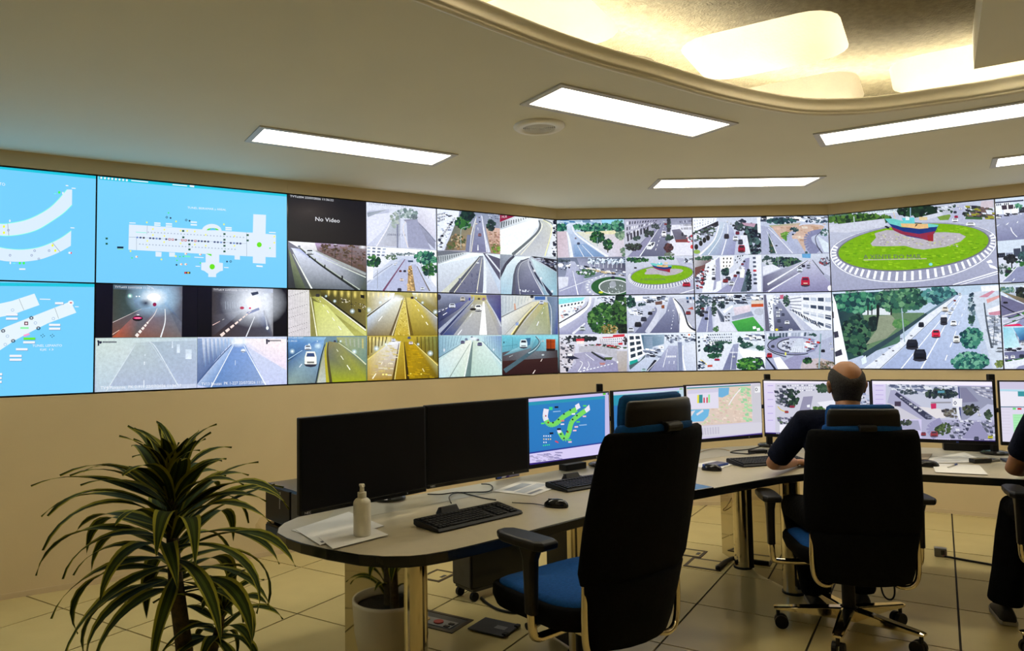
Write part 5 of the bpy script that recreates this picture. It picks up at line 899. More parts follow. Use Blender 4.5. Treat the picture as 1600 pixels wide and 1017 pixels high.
f.P((232, 236, 248), 720, 460, 780, 460, 780, 870, 740, 870, 700, 600); f.windows([(680, 470), (720, 470), (740, 800), (690, 800)], 1, 7, [(50, 56, 84), (190, 60, 80), (90, 100, 130)], .8, .5); f.line(520, 690, 440, 870, 4, WHT, 7); f.P((236, 240, 250), 280, 760, 340, 740, 330, 810, 270, 860); p.put(f)
f = p.feed(1, 1); f.fill((206, 214, 234), (150, 152, 196)); f.P((110, 170, 230), 1235, 445, 1335, 445, 1330, 495, 1240, 490); f.leaves(1030, 540, 200, 50, 180, [(40, 60, 84), (60, 96, 90), (90, 124, 96), (34, 48, 70)], 18); f.leaves(850, 520, 60, 46, 40, [(60, 84, 90), (200, 206, 220), (90, 110, 110)], 15); f.P((226, 230, 244), 800, 590, 900, 560, 1000, 610, 800, 690); f.poly([(800, 700), (1290, 510), (1310, 520), (1230, 640), (830, 868), (800, 870)], [(120, 120, 160), (200, 206, 230), (200, 204, 228), (160, 160, 196), (104, 104, 146), (96, 96, 136)])
f.poly([(1310, 510), (1350, 510), (1480, 700), (1550, 770), (1550, 865), (830, 870), (1150, 700)], [(206, 208, 232), (200, 204, 230), (170, 170, 210), (160, 158, 204), (140, 138, 186), (150, 150, 196), (176, 178, 216)]); f.line(1300, 515, 850, 790, 6, (236, 238, 248), 22); f.line(1300, 520, 1180, 600, 6, (60, 60, 80), 10); f.line(1350, 515, 1480, 680, 6, (50, 54, 76), 10); f.poly([(1360, 510), (1550, 600), (1550, 700), (1470, 650)], (200, 204, 230)); f.line(1240, 640, 860, 868, 5, WHT, 14); f.leaves(1490, 530, 60, 40, 50, [(60, 66, 96), (110, 116, 140), (190, 196, 220), (160, 60, 70)], 13)
f.line(965, 480, 972, 600, 6, (150, 160, 190)); f.car(1210, 618, 60, (214, 224, 240), 58); f.car(1305, 585, 48, (160, 166, 196), 46); f.car(1250, 580, 40, (60, 60, 90)); f.car(1320, 545, 30, (230, 234, 246)); f.car(1272, 750, 96, (190, 36, 76), 106, (90, 50, 80)); f.line(1250, 776, 1296, 776, 10, (250, 220, 200)); f.dot(1545, 830, 26, 32, (246, 246, 250)); p.put(f)
# --- M2 bottom
p = Panel('M', 1, 0, (1084, 454, 7.1429), 'bottom video wall display with a green playing field, office facades and a ring junction')
f = p.feed(0, 0); f.fill((210, 218, 238), (206, 212, 236)); f.specks([(210, 50), (780, 45), (780, 150), (240, 150)], 90, CITY, 17, 2); f.windows([(210, 50), (470, 50), (460, 130), (220, 140)], 8, 3, [(150, 160, 190), (226, 232, 246)], .7, .4); f.leaves(110, 110, 90, 70, 90, [(50, 66, 90), (90, 110, 130), (70, 96, 96), (200, 206, 226)], 16); f.leaves(60, 220, 40, 60, 40, [(40, 56, 76), (60, 84, 84)], 15)
f.poly([(150, 180), (195, 180), (215, 460), (30, 465), (90, 300)], (150, 156, 200)); f.line(172, 190, 145, 460, 3, WHT, 8); f.poly([(240, 170), (280, 200), (480, 460), (220, 462)], (222, 226, 244)); f.P([(110, 120, 150), (140, 150, 176), (60, 70, 100), (150, 156, 186)], 240, 170, 340, 290, 340, 350, 300, 350); f.P((240, 244, 252), 320, 230, 430, 160, 440, 180, 340, 260); f.leaves(310, 160, 40, 36, 36, [(44, 60, 80), (66, 90, 90)], 13)
f.P([(226, 214, 226), (236, 226, 232), (220, 210, 226), (206, 206, 226)], 440, 190, 620, 160, 640, 260, 460, 300); f.P((200, 96, 60), 640, 145, 780, 140, 780, 180, 640, 185); f.P((220, 210, 200), 640, 110, 780, 105, 780, 145, 640, 150); f.dot(730, 235, 60, 40, (190, 196, 216)); f.P([(160, 170, 200), (150, 160, 196), (150, 160, 196), (170, 176, 206)], 420, 290, 640, 230, 670, 280, 430, 330); f.poly([(420, 345), (660, 292), (785, 440), (760, 462), (490, 455)], [(80, 170, 84), (90, 180, 90), (66, 150, 80), (60, 140, 76), (66, 156, 80)])
f.P(WHT, 655, 400, 690, 398, 695, 425, 660, 430); f.P(WHT, 700, 420, 735, 415, 740, 445, 705, 450); f.leaves(225, 200, 24, 90, 50, [(44, 60, 70), (70, 96, 84)], 13); f.leaves(247, 430, 28, 30, 30, [(90, 130, 90), (60, 96, 76)], 12); f.cars(100, 230, 44, 140, 240, 36, 88, 270, 50, 140, 310, 40, 100, 200, 34); f.specks([(350, 260), (410, 250), (420, 330), (350, 350)], 16, [(90, 96, 116), (200, 206, 220)], 12); p.put(f)
f = p.feed(1, 0); f.fill((210, 216, 238), (190, 196, 224)); f.P((110, 110, 140), 780, 45, 805, 45, 850, 450, 800, 455); f.P((236, 240, 250), 815, 45, 900, 45, 900, 450, 860, 452); f.poly([(880, 150), (960, 110), (1200, 440), (900, 452)], [(170, 176, 206), (150, 156, 190), (96, 100, 140), (90, 94, 130)]); f.poly([(960, 110), (990, 110), (1240, 440), (1200, 442)], (206, 210, 230)); f.specks([(860, 60), (960, 60), (950, 150), (870, 150)], 26, CITY, 11); f.leaves(1035, 110, 34, 60, 40, [(50, 70, 80), (80, 110, 96)], 13); f.P((200, 110, 140), 960, 50, 1000, 45, 1000, 90, 965, 95)
f.poly([(1065, 60), (1540, 30), (1545, 445), (1340, 445), (1100, 230)], (232, 236, 246)); 
for k in range(4): f.P((96, 104, 130), 1200+k*2, 95+k*66, 1540, 65+k*92, 1540, 130+k*92, 1205+k*6, 125+k*70) if False else f.windows([(1210, 70+k*75), (1540, 70+k*100), (1540, 140+k*100), (1215, 110+k*78)], 4, 1, [(70, 84, 116), (190, 200, 222), (130, 140, 170)], .8, .7)
for k in range(5): f.line(1070, 95+k*30, 1200, 75+k*44, 9, (130, 136, 166)); f.line(1090, 200+k*8, 1540, 250+k*50, 6, (240, 244, 252))
f.windows([(1090, 190), (1380, 350), (1440, 445), (1100, 240)], 10, 1, [(50, 56, 80), (90, 100, 130)], .7, .6); f.cars(940, 240, 40, 940, 280, 42, 950, 335, 46, 1040, 355, 54, 995, 265, 40, 970, 420, 56, 925, 190, 30, 965, 210, 34, 1080, 440, 44, cols=[(236, 240, 248), (220, 226, 240), (90, 96, 130)]); f.dot(925, 436, 18, 14, (220, 210, 60)); f.specks([(830, 100), (860, 100), (880, 440), (840, 440)], 20, [(60, 64, 90), (110, 116, 140)], 10, .6); p.put(f)
f = p.feed(0, 1); f.fill((226, 234, 246), (220, 226, 242)); f.windows([(140, 480), (430, 470), (430, 570), (200, 570)], 11, 3, [(70, 84, 116), (150, 160, 190)], .5, .5); f.windows([(40, 500), (70, 500), (80, 680), (45, 700)], 1, 4, (56, 70, 96), .7, .5); f.leaves(290, 580, 130, 16, 50, [(50, 84, 84), (70, 104, 90)], 12); f.leaves(170, 650, 50, 40, 60, [(30, 60, 66), (50, 90, 80), (24, 46, 56)], 16); f.leaves(270, 640, 60, 50, 70, [(40, 76, 76), (56, 100, 86), (30, 54, 62)], 15); f.leaves(230, 725, 80, 26, 60, [(60, 110, 80), (40, 84, 70)], 14); f.leaves(590, 610, 80, 30, 60, [(60, 100, 90), (46, 76, 80)], 14); f.leaves(520, 550, 30, 36, 30, [(40, 70, 76), (60, 96, 90)], 13)
f.poly([(440, 600), (500, 590), (470, 880), (320, 885), (400, 680)], (160, 166, 206)); f.poly([(400, 700), (480, 700), (470, 880), (320, 885)], (130, 136, 180)); f.line(440, 640, 410, 880, 3, WHT, 6); f.poly([(490, 640), (800, 690), (800, 760), (600, 740), (560, 770)], (248, 250, 252)); f.poly([(680, 740), (760, 745), (800, 880), (720, 820)], (50, 64, 84)); f.poly([(740, 750), (790, 750), (800, 800)], (236, 240, 246)); f.leaves(620, 820, 140, 70, 220, [(60, 120, 56), (84, 146, 70), (40, 90, 60), (110, 164, 80), (36, 70, 60)], 18); f.poly([(600, 640), (720, 590), (680, 650)], (190, 206, 216)); f.leaves(745, 635, 50, 30, 40, [(50, 90, 84), (70, 116, 90)], 13)
f.specks([(540, 490), (800, 480), (800, 560), (600, 560)], 40, CITY, 15, 1.6); f.specks([(80, 500), (140, 500), (240, 600), (100, 620)], 30, CITY, 12); f.path([(70, 770), (100, 790), (140, 825)], 9, (240, 214, 60)); f.car(256, 768, 60, (190, 40, 90), 26); f.P((200, 100, 84), 150, 830, 205, 825, 205, 850, 150, 855); f.specks([(50, 780), (120, 800), (120, 860), (50, 870)], 20, [(60, 84, 120), (90, 110, 150), (40, 50, 80)], 12); f.car(440, 735, 34, (236, 240, 246)); f.dash(400, 690, 500, 690, 6, 14, 14, WHT, .5, 1); p.put(f)
f = p.feed(1, 1); f.fill((200, 208, 232), (170, 176, 214)); f.windows([(805, 470), (1300, 460), (1290, 510), (810, 540)], 14, 1, [(90, 104, 130), (170, 180, 206), (226, 232, 246)], .7, .8); f.leaves(930, 530, 120, 18, 60, [(50, 80, 84), (70, 110, 96)], 13); f.leaves(1330, 495, 40, 12, 20, [(60, 90, 90)], 11); f.dot(1120, 610, 300, 100, (150, 154, 196), 32); f.dot(1135, 610, 215, 80, (200, 206, 230), 32); f.ring(1125, 612, 300, 104, 10, (40, 44, 70), 32, 60, 230); f.ring(1135, 612, 205, 78, 12, (60, 64, 90), 32, 0, 250); f.poly([(1160, 530), (1220, 530), (1260, 690), (1060, 690)], (206, 214, 234))
for k in range(6): f.line(1110+k*22, 620, 1090+k*26, 690, 4, WHT)
f.specks([(1000, 570), (1130, 560), (1080, 660), (980, 640)], 26, [(60, 66, 96), (226, 230, 244), (120, 126, 150)], 13); f.specks([(1210, 540), (1400, 560), (1330, 650), (1250, 640)], 30, [(220, 226, 244), (190, 60, 60), (70, 76, 110), (240, 244, 250)], 12, 1.6); f.poly([(1060, 880), (990, 790), (1130, 720), (1300, 730), (1220, 770), (1170, 870)], (160, 160, 204)); f.poly([(1420, 560), (1560, 500), (1560, 760), (1330, 700)], (180, 186, 218)); f.poly([(1190, 860), (1210, 780), (1400, 750), (1575, 800), (1575, 870), (1200, 885)], (200, 190, 196)); f.leaves(1265, 780, 46, 34, 50, [(44, 84, 60), (70, 116, 74), (30, 56, 52)], 13); f.leaves(1470, 830, 120, 40, 80, [(120, 110, 100), (90, 96, 76), (170, 160, 150), (150, 130, 110)], 13)
f.P((250, 250, 252), 885, 750, 960, 740, 1065, 880, 940, 885); f.line(1415, 480, 1395, 870, 16, (150, 176, 190)); f.car(843, 720, 60, (190, 36, 60), 56); f.path([(800, 740), (880, 840), (910, 885)], 16, (40, 44, 76), 26); f.path([(820, 650), (900, 700), (1030, 740)], 10, (40, 44, 66)); f.cars(1440, 670, 44, 1540, 650, 30, 1400, 580, 26, 880, 620, 40, 1525, 590, 28); f.dot(1290, 545, 14, 10, (200, 60, 60)); f.dot(1385, 578, 18, 12, (206, 60, 50)); f.dot(1022, 705, 10, 20, (226, 226, 120)); p.put(f)
# --- R1 top and bottom
p = Panel('R', 0, 1, (1290, 306, 5.882), 'top video wall display filled by the large boat on a grass roundabout')
f = p.feed(); f.fill((196, 202, 226), (166, 170, 204)); f.P((220, 230, 240), 20, 180, 680, 115, 680, 150, 24, 210); f.leaves(300, 215, 290, 44, 190, [(50, 84, 50), (76, 116, 56), (34, 60, 50), (96, 136, 66)], 22); f.leaves(860, 135, 200, 46, 150, [(34, 60, 50), (50, 84, 60), (26, 44, 48)], 22); f.poly([(24, 270), (540, 210), (560, 280), (200, 340), (30, 330)], (206, 210, 230)); f.poly([(1020, 190), (1140, 170), (1180, 220), (1050, 225)], (130, 160, 80)); f.P((210, 214, 234), 890, 190, 1060, 150, 1080, 180, 900, 225); f.specks([(1030, 110), (1200, 70), (1190, 150), (1040, 150)], 50, [(60, 84, 70), (220, 226, 240), (90, 100, 120), (190, 196, 216)], 16)
f.poly([(1200, 90), (1290, 75), (1260, 190), (1440, 250), (1120, 240)], (186, 190, 222)); f.P((206, 196, 206), 1430, 50, 1540, 40, 1545, 110, 1420, 115); f.specks([(1290, 80), (1540, 120), (1545, 215), (1290, 190)], 90, [(70, 84, 70), (50, 50, 76), (220, 226, 240), (120, 100, 100), (160, 160, 60)], 15, 1.5); f.line(260, 190, 268, 290, 9, (200, 214, 220)); f.P((70, 110, 70), 1290, 190, 1440, 200, 1440, 220, 1280, 215)
roundabout(f, 1.0, 0, 0); f.text('A XENTE DO MAR', 350, 582, 880, 580, 40, (96, 100, 104)); f.line(350, 590, 930, 578, 8, (190, 190, 170)); f.car(1190, 222, 56, (236, 240, 250), 34); f.car(1332, 260, 84, (236, 240, 246), 34); f.car(1200, 192, 34, (190, 40, 90), 24); f.cars(1270, 165, 30, 1190, 150, 30, 1240, 120, 26, 1215, 95, 22); f.line(1170, 818, 1590, 692, 8, WHT, 12); f.line(1200, 830, 1590, 712, 6, WHT, 8); f.P(WHT, 1475, 605, 1520, 585, 1535, 615, 1490, 620); f.P(WHT, 1495, 625, 1560, 650, 1585, 680, 1510, 660); f.dot(966, 630, 18, 14, (140, 214, 220)); f.text('005 Camelias - O Grove 22-07-2026 11:36:22', 30, 196, 670, 138, 20, (90, 120, 130)); f.specks([(540, 285), (600, 275), (590, 295), (545, 295)], 3, [(40, 44, 60)], 12); p.put(f)
p = Panel('R', 0, 0, (1296, 442, 5.797), 'bottom video wall display filled by one picture of a tree lined avenue with cars')
f = p.feed(); f.fill((190, 210, 236), (190, 200, 230)); f.P([(34, 60, 84), (60, 100, 110), (90, 130, 110), (50, 84, 90)], 30, 100, 640, 70, 640, 540, 170, 700); f.poly([(290, 230), (560, 270), (860, 270), (860, 300), (300, 660), (330, 400)], (110, 140, 110)); f.poly([(290, 220), (560, 230), (560, 290), (300, 290)], (220, 228, 236)); f.leaves(250, 170, 210, 90, 230, GRNB, 24); f.leaves(650, 150, 230, 110, 330, [(50, 96, 84), (80, 130, 100), (34, 70, 76), (120, 166, 130), (60, 110, 96)], 23); f.leaves(1000, 110, 150, 70, 150, [(60, 110, 120), (90, 150, 150), (44, 84, 104), (120, 176, 166)], 20); f.leaves(240, 480, 130, 170, 200, [(34, 70, 70), (60, 104, 84), (24, 50, 60), (84, 124, 96)], 23); f.leaves(400, 370, 40, 60, 50, [(40, 66, 66), (30, 50, 56)], 18)
for x, y0, y1, w in ((440, 200, 460, 26), (350, 200, 290, 12), (385, 200, 290, 10), (560, 230, 360, 14)): f.line(x, y0, x, y1, w, (34, 44, 52))
f.poly([(450, 300), (560, 290), (640, 380), (520, 500), (330, 560), (430, 420)], (150, 160, 140)); f.leaves(650, 370, 80, 40, 60, [(90, 140, 90), (110, 156, 100)], 14); f.poly([(1140, 110), (1260, 110), (1400, 780), (460, 780)], [(200, 214, 244), (206, 220, 246), (176, 190, 232), (166, 180, 226)]); f.poly([(880, 275), (1140, 120), (1120, 160), (470, 775), (310, 775), (680, 500)], (226, 232, 246)); f.path([(880, 280), (640, 450), (310, 660)], 22, (60, 84, 100), 50); f.path([(1140, 110), (1000, 200), (880, 280)], 14, (110, 136, 160), 22)
f.line(1190, 110, 650, 778, 4, WHT, 10); f.line(1200, 110, 830, 778, 4, WHT, 13); f.line(1130, 150, 460, 775, 3, (90, 110, 150), 6); f.dash(1235, 200, 1020, 778, 7, 4, 11, WHT, .4, 1.6); f.poly([(30, 100), (60, 180), (170, 710), (55, 770)], (246, 250, 255)); f.P((70, 70, 96), 40, 445, 78, 435, 88, 490, 46, 500); f.P((70, 70, 96), 50, 625, 108, 598, 120, 650, 55, 670); f.P((90, 90, 110), 26, 260, 40, 262, 44, 320, 30, 320)
f.poly([(1280, 90), (1550, 40), (1580, 780), (1480, 780), (1400, 500), (1320, 250)], (206, 216, 236)); f.P((240, 242, 248), 1370, 30, 1540, 20, 1545, 70, 1380, 80); f.P((206, 150, 170), 1350, 130, 1470, 70, 1500, 75, 1430, 130); f.P((220, 170, 170), 1420, 150, 1540, 110, 1545, 130, 1430, 185); f.P((236, 236, 244), 1430, 240, 1540, 200, 1545, 250, 1440, 290); f.P((206, 150, 170), 1440, 270, 1555, 250, 1555, 290, 1450, 295); f.specks([(1430, 300), (1560, 300), (1575, 560), (1460, 560)], 110, [(170, 180, 206), (206, 214, 230), (120, 130, 150), (226, 230, 240)], 16, 1.5); f.path([(1400, 180), (1430, 400), (1470, 590)], 12, (90, 100, 116), 20); f.line(1500, 310, 1480, 590, 6, (80, 90, 110)); f.line(1450, 310, 1500, 310, 5, (80, 90, 110))
f.leaves(1288, 240, 24, 150, 80, [(70, 96, 120), (110, 136, 150), (50, 70, 96), (180, 196, 210)], 15); f.leaves(1285, 500, 95, 90, 200, [(44, 104, 104), (76, 140, 124), (30, 76, 90), (110, 170, 146)], 19); f.leaves(1270, 710, 165, 75, 260, [(50, 110, 106), (84, 150, 130), (34, 80, 92), (124, 180, 156)], 19); f.leaves(1285, 330, 26, 40, 40, [(70, 110, 90), (50, 80, 84)], 12); f.leaves(1540, 730, 40, 30, 30, [(150, 160, 100), (110, 130, 80)], 13); f.line(655, 230, 682, 535, 10, (170, 190, 206))
f.P((226, 240, 246), 290, 690, 330, 655, 340, 720, 300, 740); f.car(750, 550, 106, (36, 42, 66), 92); f.car(820, 646, 116, (30, 36, 58), 108); f.car(965, 456, 76, (220, 60, 90), 72); f.car(1036, 330, 62, (60, 64, 84), 90); f.P((226, 230, 240), 1010, 290, 1066, 288, 1066, 310, 1010, 312); f.car(1124, 362, 56, (240, 244, 250), 50); f.car(1048, 236, 56, (226, 220, 210), 46); f.car(1090, 272, 38, (236, 240, 246)); f.car(1112, 234, 34, (220, 226, 240)); f.car(832, 375, 50, (40, 46, 66), 46); f.car(1150, 505, 60, (230, 232, 230), 70); f.cars(1180, 100, 30, 1135, 160, 22, 1142, 190, 24); f.car(1540, 600, 70, (200, 210, 226), 46); f.text('001 Camelias - Coutos - Avenida Pontevedra 22-07-2026 11:36:26', 40, 98, 632, 66, 13, WHT)
for x, y in ((545, 592), (578, 614), (490, 648), (426, 706), (650, 505), (742, 478)): f.dot(x, y, 13, 6, (120, 124, 140))
p.put(f)
# --- R2
p = Panel('R', 1, 1, (1550, 300, 6.7), 'top video wall display with a bare curving junction above a white house')
f = p.feed(0, 0); f.fill((226, 234, 248), (150, 156, 200)); f.street((150, 156, 200), (210, 222, 242), GRN if 1 % 2 else GRNB); f.P((60, 66, 110), 30, 105, 330, 80, 330, 95, 30, 120); f.windows([(90, 140), (230, 128), (230, 178), (100, 190)], 2, 1, (70, 60, 80), .8, .9); f.leaves(285, 150, 40, 26, 26, GRNB, 13); f.poly([(40, 240), (340, 215), (700, 200), (700, 470), (55, 515)], [(176, 182, 216), (170, 176, 212), (170, 176, 212), (130, 136, 180), (136, 140, 186)]); f.specks([(40, 240), (330, 210), (330, 230), (40, 260)], 20, [(50, 54, 80), (226, 230, 244)], 12, 1.6); f.path([(195, 370), (215, 420), (262, 470)], 9, WHT); f.P(WHT, 140, 345, 165, 325, 180, 318, 160, 342); f.P(WHT, 255, 325, 270, 305, 275, 305, 270, 322); f.P(WHT, 45, 355, 80, 338, 75, 345, 48, 362); f.car(66, 265, 50, (230, 234, 244), 30); p.put(f)
f = p.feed(1, 0); f.fill((200, 208, 230), (150, 156, 196)); f.street((150, 156, 200), (210, 222, 242), GRN if 2 % 2 else GRNB); f.P((150, 156, 196), 340, 330, 800, 200, 800, 480, 340, 500); f.specks([(340, 90), (900, 60), (900, 200), (340, 200)], 40, CITY, 18, 2); p.put(f)
f = p.feed(0, 1); f.fill((226, 234, 248), (170, 178, 214))
for k in range(3): f.P((60, 70, 104), 62, 545+k*55, 180, 540+k*52, 180, 560+k*52, 64, 570+k*55)
f.windows([(180, 530), (330, 510), (330, 640), (190, 650)], 5, 4, [(150, 160, 190), (206, 214, 234)], .5, .5); f.street((150, 156, 200), (210, 222, 242), GRN if 3 % 2 else GRNB); f.leaves(200, 700, 70, 44, 70, [(36, 44, 60), (56, 64, 76), (26, 32, 50)], 15); f.line(205, 740, 208, 800, 14, (50, 54, 70)); f.leaves(310, 680, 36, 50, 30, [(50, 80, 90), (70, 110, 110)], 14); f.leaves(110, 800, 50, 50, 50, [(90, 110, 110), (60, 80, 84), (190, 196, 210)], 14); f.poly([(110, 940), (260, 790), (500, 740), (700, 740), (700, 930)], (150, 156, 200)); f.path([(90, 945), (180, 870), (280, 760)], 14, (226, 230, 244), 8); f.car(170, 830, 50, (50, 54, 76), 36); f.line(236, 905, 216, 930, 8, WHT); p.put(f)
f = p.feed(1, 1); f.fill((190, 200, 226), (160, 166, 206)); f.street((150, 156, 200), (210, 222, 242), GRN if 4 % 2 else GRNB); f.specks([(340, 500), (900, 480), (900, 700), (340, 720)], 40, CITY, 18, 2); p.put(f)
p = Panel('R', 1, 0, (1556, 440, 7.16), 'bottom video wall display with a motorway above a pale blue canopy')
f = p.feed(0, 0); f.fill((206, 220, 236), (150, 150, 190)); f.street((150, 156, 200), (210, 222, 242), GRN if 5 % 2 else GRNB); f.leaves(130, 90, 90, 30, 60, [(84, 130, 130), (150, 176, 170), (110, 140, 110)], 15); f.leaves(290, 130, 70, 60, 70, [(40, 50, 56), (60, 70, 60), (26, 34, 46)], 17); f.P([(150, 140, 110), (130, 120, 100), (120, 110, 110), (150, 140, 120)], 60, 110, 320, 190, 330, 250, 200, 190); f.poly([(55, 150), (330, 260), (330, 330), (180, 400), (60, 400)], (120, 120, 164)); f.path([(60, 265), (180, 330), (330, 400)], 12, (50, 50, 76)); f.line(70, 390, 330, 320, 14, (206, 206, 216)); f.line(80, 450, 330, 380, 30, (190, 194, 220)); f.line(80, 490, 330, 400, 8, (60, 60, 86)); f.car(108, 233, 54, (36, 36, 50), 22); f.poly([(80, 500), (110, 485), (260, 470), (310, 500)], (226, 50, 110)); f.line(55, 32, 330, 30, 18, (190, 200, 206)); p.put(f)
f = p.feed(1, 0); f.fill((170, 176, 206), (150, 150, 190)); f.street((150, 156, 200), (210, 222, 242), GRN if 6 % 2 else GRNB); f.poly([(340, 200), (900, 300), (900, 480), (340, 490)], (130, 130, 174)); p.put(f)
f = p.feed(0, 1); f.fill((120, 150, 200), (206, 214, 234)); f.street((150, 156, 200), (210, 222, 242), GRN if 7 % 2 else GRNB); f.poly([(80, 510), (190, 515), (275, 730), (95, 755)], [(150, 210, 236), (170, 220, 240), (206, 234, 244), (190, 230, 240)]); f.poly([(190, 515), (330, 510), (330, 650), (270, 655)], [(130, 196, 236), (110, 180, 230), (50, 90, 170), (70, 120, 190)]); f.specks([(100, 750), (290, 735), (290, 770), (100, 775)], 20, [(36, 36, 60), (60, 60, 84)], 12, 2); f.P((120, 124, 170), 95, 790, 330, 770, 330, 850, 100, 880); f.car(118, 845, 40, WHT, 40); f.car(190, 840, 48, WHT, 40); f.car(290, 830, 60, (60, 70, 96), 40); f.poly([(100, 900), (330, 860), (330, 930), (105, 975)], (226, 232, 246)); f.car(300, 690, 40, (226, 230, 240), 34); p.put(f)
f = p.feed(1, 1); f.fill((150, 170, 206), (190, 200, 226)); f.street((150, 156, 200), (210, 222, 242), GRN if 8 % 2 else GRNB); f.cars(360, 830, 50, 430, 830, 50); p.put(f)
# ------------------------------------------------------------ control desk
def into(o, parent):
    """mesh was built in world coordinates: move it into its parent's frame"""
    M = Matrix.LocRotScale(parent.location, parent.rotation_euler, None).inverted()
    o.data.transform(M); return o
DZ = 0.72
desk = thing('control_desk', (0.9, 3.7, 0), 0, 'long curved control room desk with beige top, black edge and mirror polished legs', 'desk')
FRONT = [(-.812, 2.815), (-.756, 2.738), (-.682, 2.664), (-.57, 2.58), (-.445, 2.508), (-.354, 2.481), (-.268, 2.48), (-.213, 2.496), (-.141, 2.538), (-.054, 2.606), (.038, 2.686), (.136, 2.771), (.377, 2.99), (.932, 3.436), (1.185, 3.602), (1.523, 3.817), (1.70, 3.895), (1.88, 3.92), (2.06, 3.895), (2.252, 3.816), (2.405, 3.745), (2.573, 3.67), (3.4, 3.288), (4.2, 2.918)]
BACK = [(4.62, 3.828), (3.9, 4.22), (3.05, 4.66), (2.30, 4.92), (1.95, 4.97), (1.60, 4.90), (1.34, 4.78), (.95, 4.52), (.39, 4.10), (-.42, 3.43), (-.56, 3.34), (-.68, 3.23), (-.774, 3.099), (-.80, 3.062), (-.828, 2.966), (-.829, 2.889)]
OUTL = FRONT+BACK
m = MB(); m.prism(OUTL, DZ-0.040, DZ-0.001); into(m.build('worktop_edge', M_EDGE, desk, bevel=0.004), desk)
cxy = (0.9, 3.7)
def inset(poly, d):
    out = []; n = len(poly)
    for i in range(n):
        a, b, c = Vector(poly[i-1]), Vector(poly[i]), Vector(poly[(i+1) % n])
        t1 = (b-a).normalized(); t2 = (c-b).normalized(); nn = (Vector((-t1.y, t1.x))+Vector((-t2.y, t2.x))).normalized()
        out.append((b.x+nn.x*d, b.y+nn.y*d))
    return out
m = MB(); m.prism(inset(OUTL, 0.003), DZ-0.002, DZ); into(m.build('worktop_surface', M_TOP, desk), desk)
STRIP = [(-.66, 2.93), (-.367, 3.169), (-.028, 3.473), (.554, 3.94), (1.18, 4.346), (1.5, 4.52), (1.86, 4.60), (2.2, 4.55), (2.54, 4.435), (4.49, 3.52)]+[(4.60, 3.80)]+[(x, y) for x, y in inset(BACK, 0.012)[1:-4]]
m = MB(); m.prism(STRIP, DZ-0.001, DZ+0.0006); into(m.build('rear_strip', M_STRIP, desk), desk)
def pedestal(c, e, r=0.047, panel=M_MIRROR, nm='mirror_panel'):
    c = Vector((*c, 0)); e = Vector((*e, 0))
    m = MB(); m.tube([c+UP*0.012, c+UP*(DZ-.041)], r, 28); into(m.build('leg_column', M_CHROME, desk, smooth=False), desk)
    for p in desk.children[-1].data.polygons: p.use_smooth = len(p.vertices) == 4
    m = MB(); m.tube([c+UP*0.0, c+UP*0.012], r+0.006, 24); into(m.build('leg_foot', M_BLACK, desk), desk)
    d = (e-c).normalized(); n = Vector((-d.y, d.x, 0)); L = (e-c).length
    m = MB(); a = c+d*(r*0.6)
    p = [a+d*s+n*t+UP*z for z in (0.01, DZ-.041) for t in (-.006, .006) for s in (0, L-r*.6)]
    m.add(p, [(0, 2, 3, 1), (4, 5, 7, 6), (0, 1, 5, 4), (2, 6, 7, 3), (0, 4, 6, 2), (1, 3, 7, 5)])
    into(m.build(nm, panel, desk), desk)
pedestal((-.272, 2.72), (-.555, 2.846), 0.044)
pedestal((.405, 3.42), (.29, 3.64), 0.044, M_BLACK, 'black_panel')
pedestal((1.718, 4.187), (1.631, 4.535), 0.055)
e = at_z(1130, 866, 0); pedestal((1.60, 4.66), (e.x, e.y), 0.05)
m = MB(); p = Vector((1.655, 4.63, 0)); m.box((p.x, p.y, .345), (.05, .03, .67)); into(m.build('cable_duct', M_BLACK, desk), desk)
pedestal((3.25, 3.75), (3.40, 4.05), 0.05)
# lower shelf behind the desk end that carries the computer
SH1 = [(-.86, 3.08), (-1.02, 3.30), (-1.10, 3.46), (-1.12, 3.58), (-1.08, 3.70), (-.98, 3.76), (-.45, 4.18), (-.10, 3.78), (-.55, 3.36), (-.70, 3.24)]
m = MB(); m.prism(SH1[::-1], 0.572, 0.604); into(m.build('rear_shelf', M_CHROME, desk, bevel=0.01), desk)
m = MB(); m.box((-.62, 3.42, .64), (.05, .30, .07)); into(m.build('shelf_bracket', M_BLACK, desk), desk)

# ------------------------------------------------------------ computers
A = Vector((-1.06, 3.52, 0.604)); B = Vector((-.79, 3.21, 0.604)); dv = (B-A).normalized(); bv = Vector((-dv.y, dv.x, 0))
pc = thing('desktop_computer', A+(B-A)*.5+bv*.2, math.atan2(dv.y, dv.x), 'black desktop computer lying on its side behind the rounded desk end', 'computer')
L = (B-A).length
MB().box((0, 0, .092), (L, .42, .172)).build('case', M_BLACKG, pc, bevel=0.008)
MB().box((-L*.16, -.213, .092), (L*.62, .008, .16)).build('front_panel', M_BLACK, pc, bevel=0.004)
MB().box((L*.33, -.2125, .092), (L*.30, .006, .155)).build('vent_panel', M_DARKG, pc, bevel=0.002)
lettering('brand_lettering', 'ThinkStation', (-L*.10, -.2185, .160), (0, 0, -.078), (.014, 0, 0), M_WHITETXT, pc)
MB().box((L*.38, -.12, .184), (.05, .03, .012)).build('cable_plug', M_BLUEP, pc, bevel=0.003)
for x in (-L*.4, L*.4):
    for y in (-.17, .17): MB().lathe([(0.014, 0), (0.014, 0.007)], 12, (x, y, 0)).build('rubber_foot', M_BLACK, pc)
K = at_z(737, 943, 0); fd = Vector((.77, .64, 0)).normalized(); sd = Vector((-fd.y, fd.x, 0))
tw = thing('computer_tower', K+fd*.215+sd*.085, math.atan2(fd.y, fd.x), 'tall black computer tower on castors standing under the desk', 'computer')
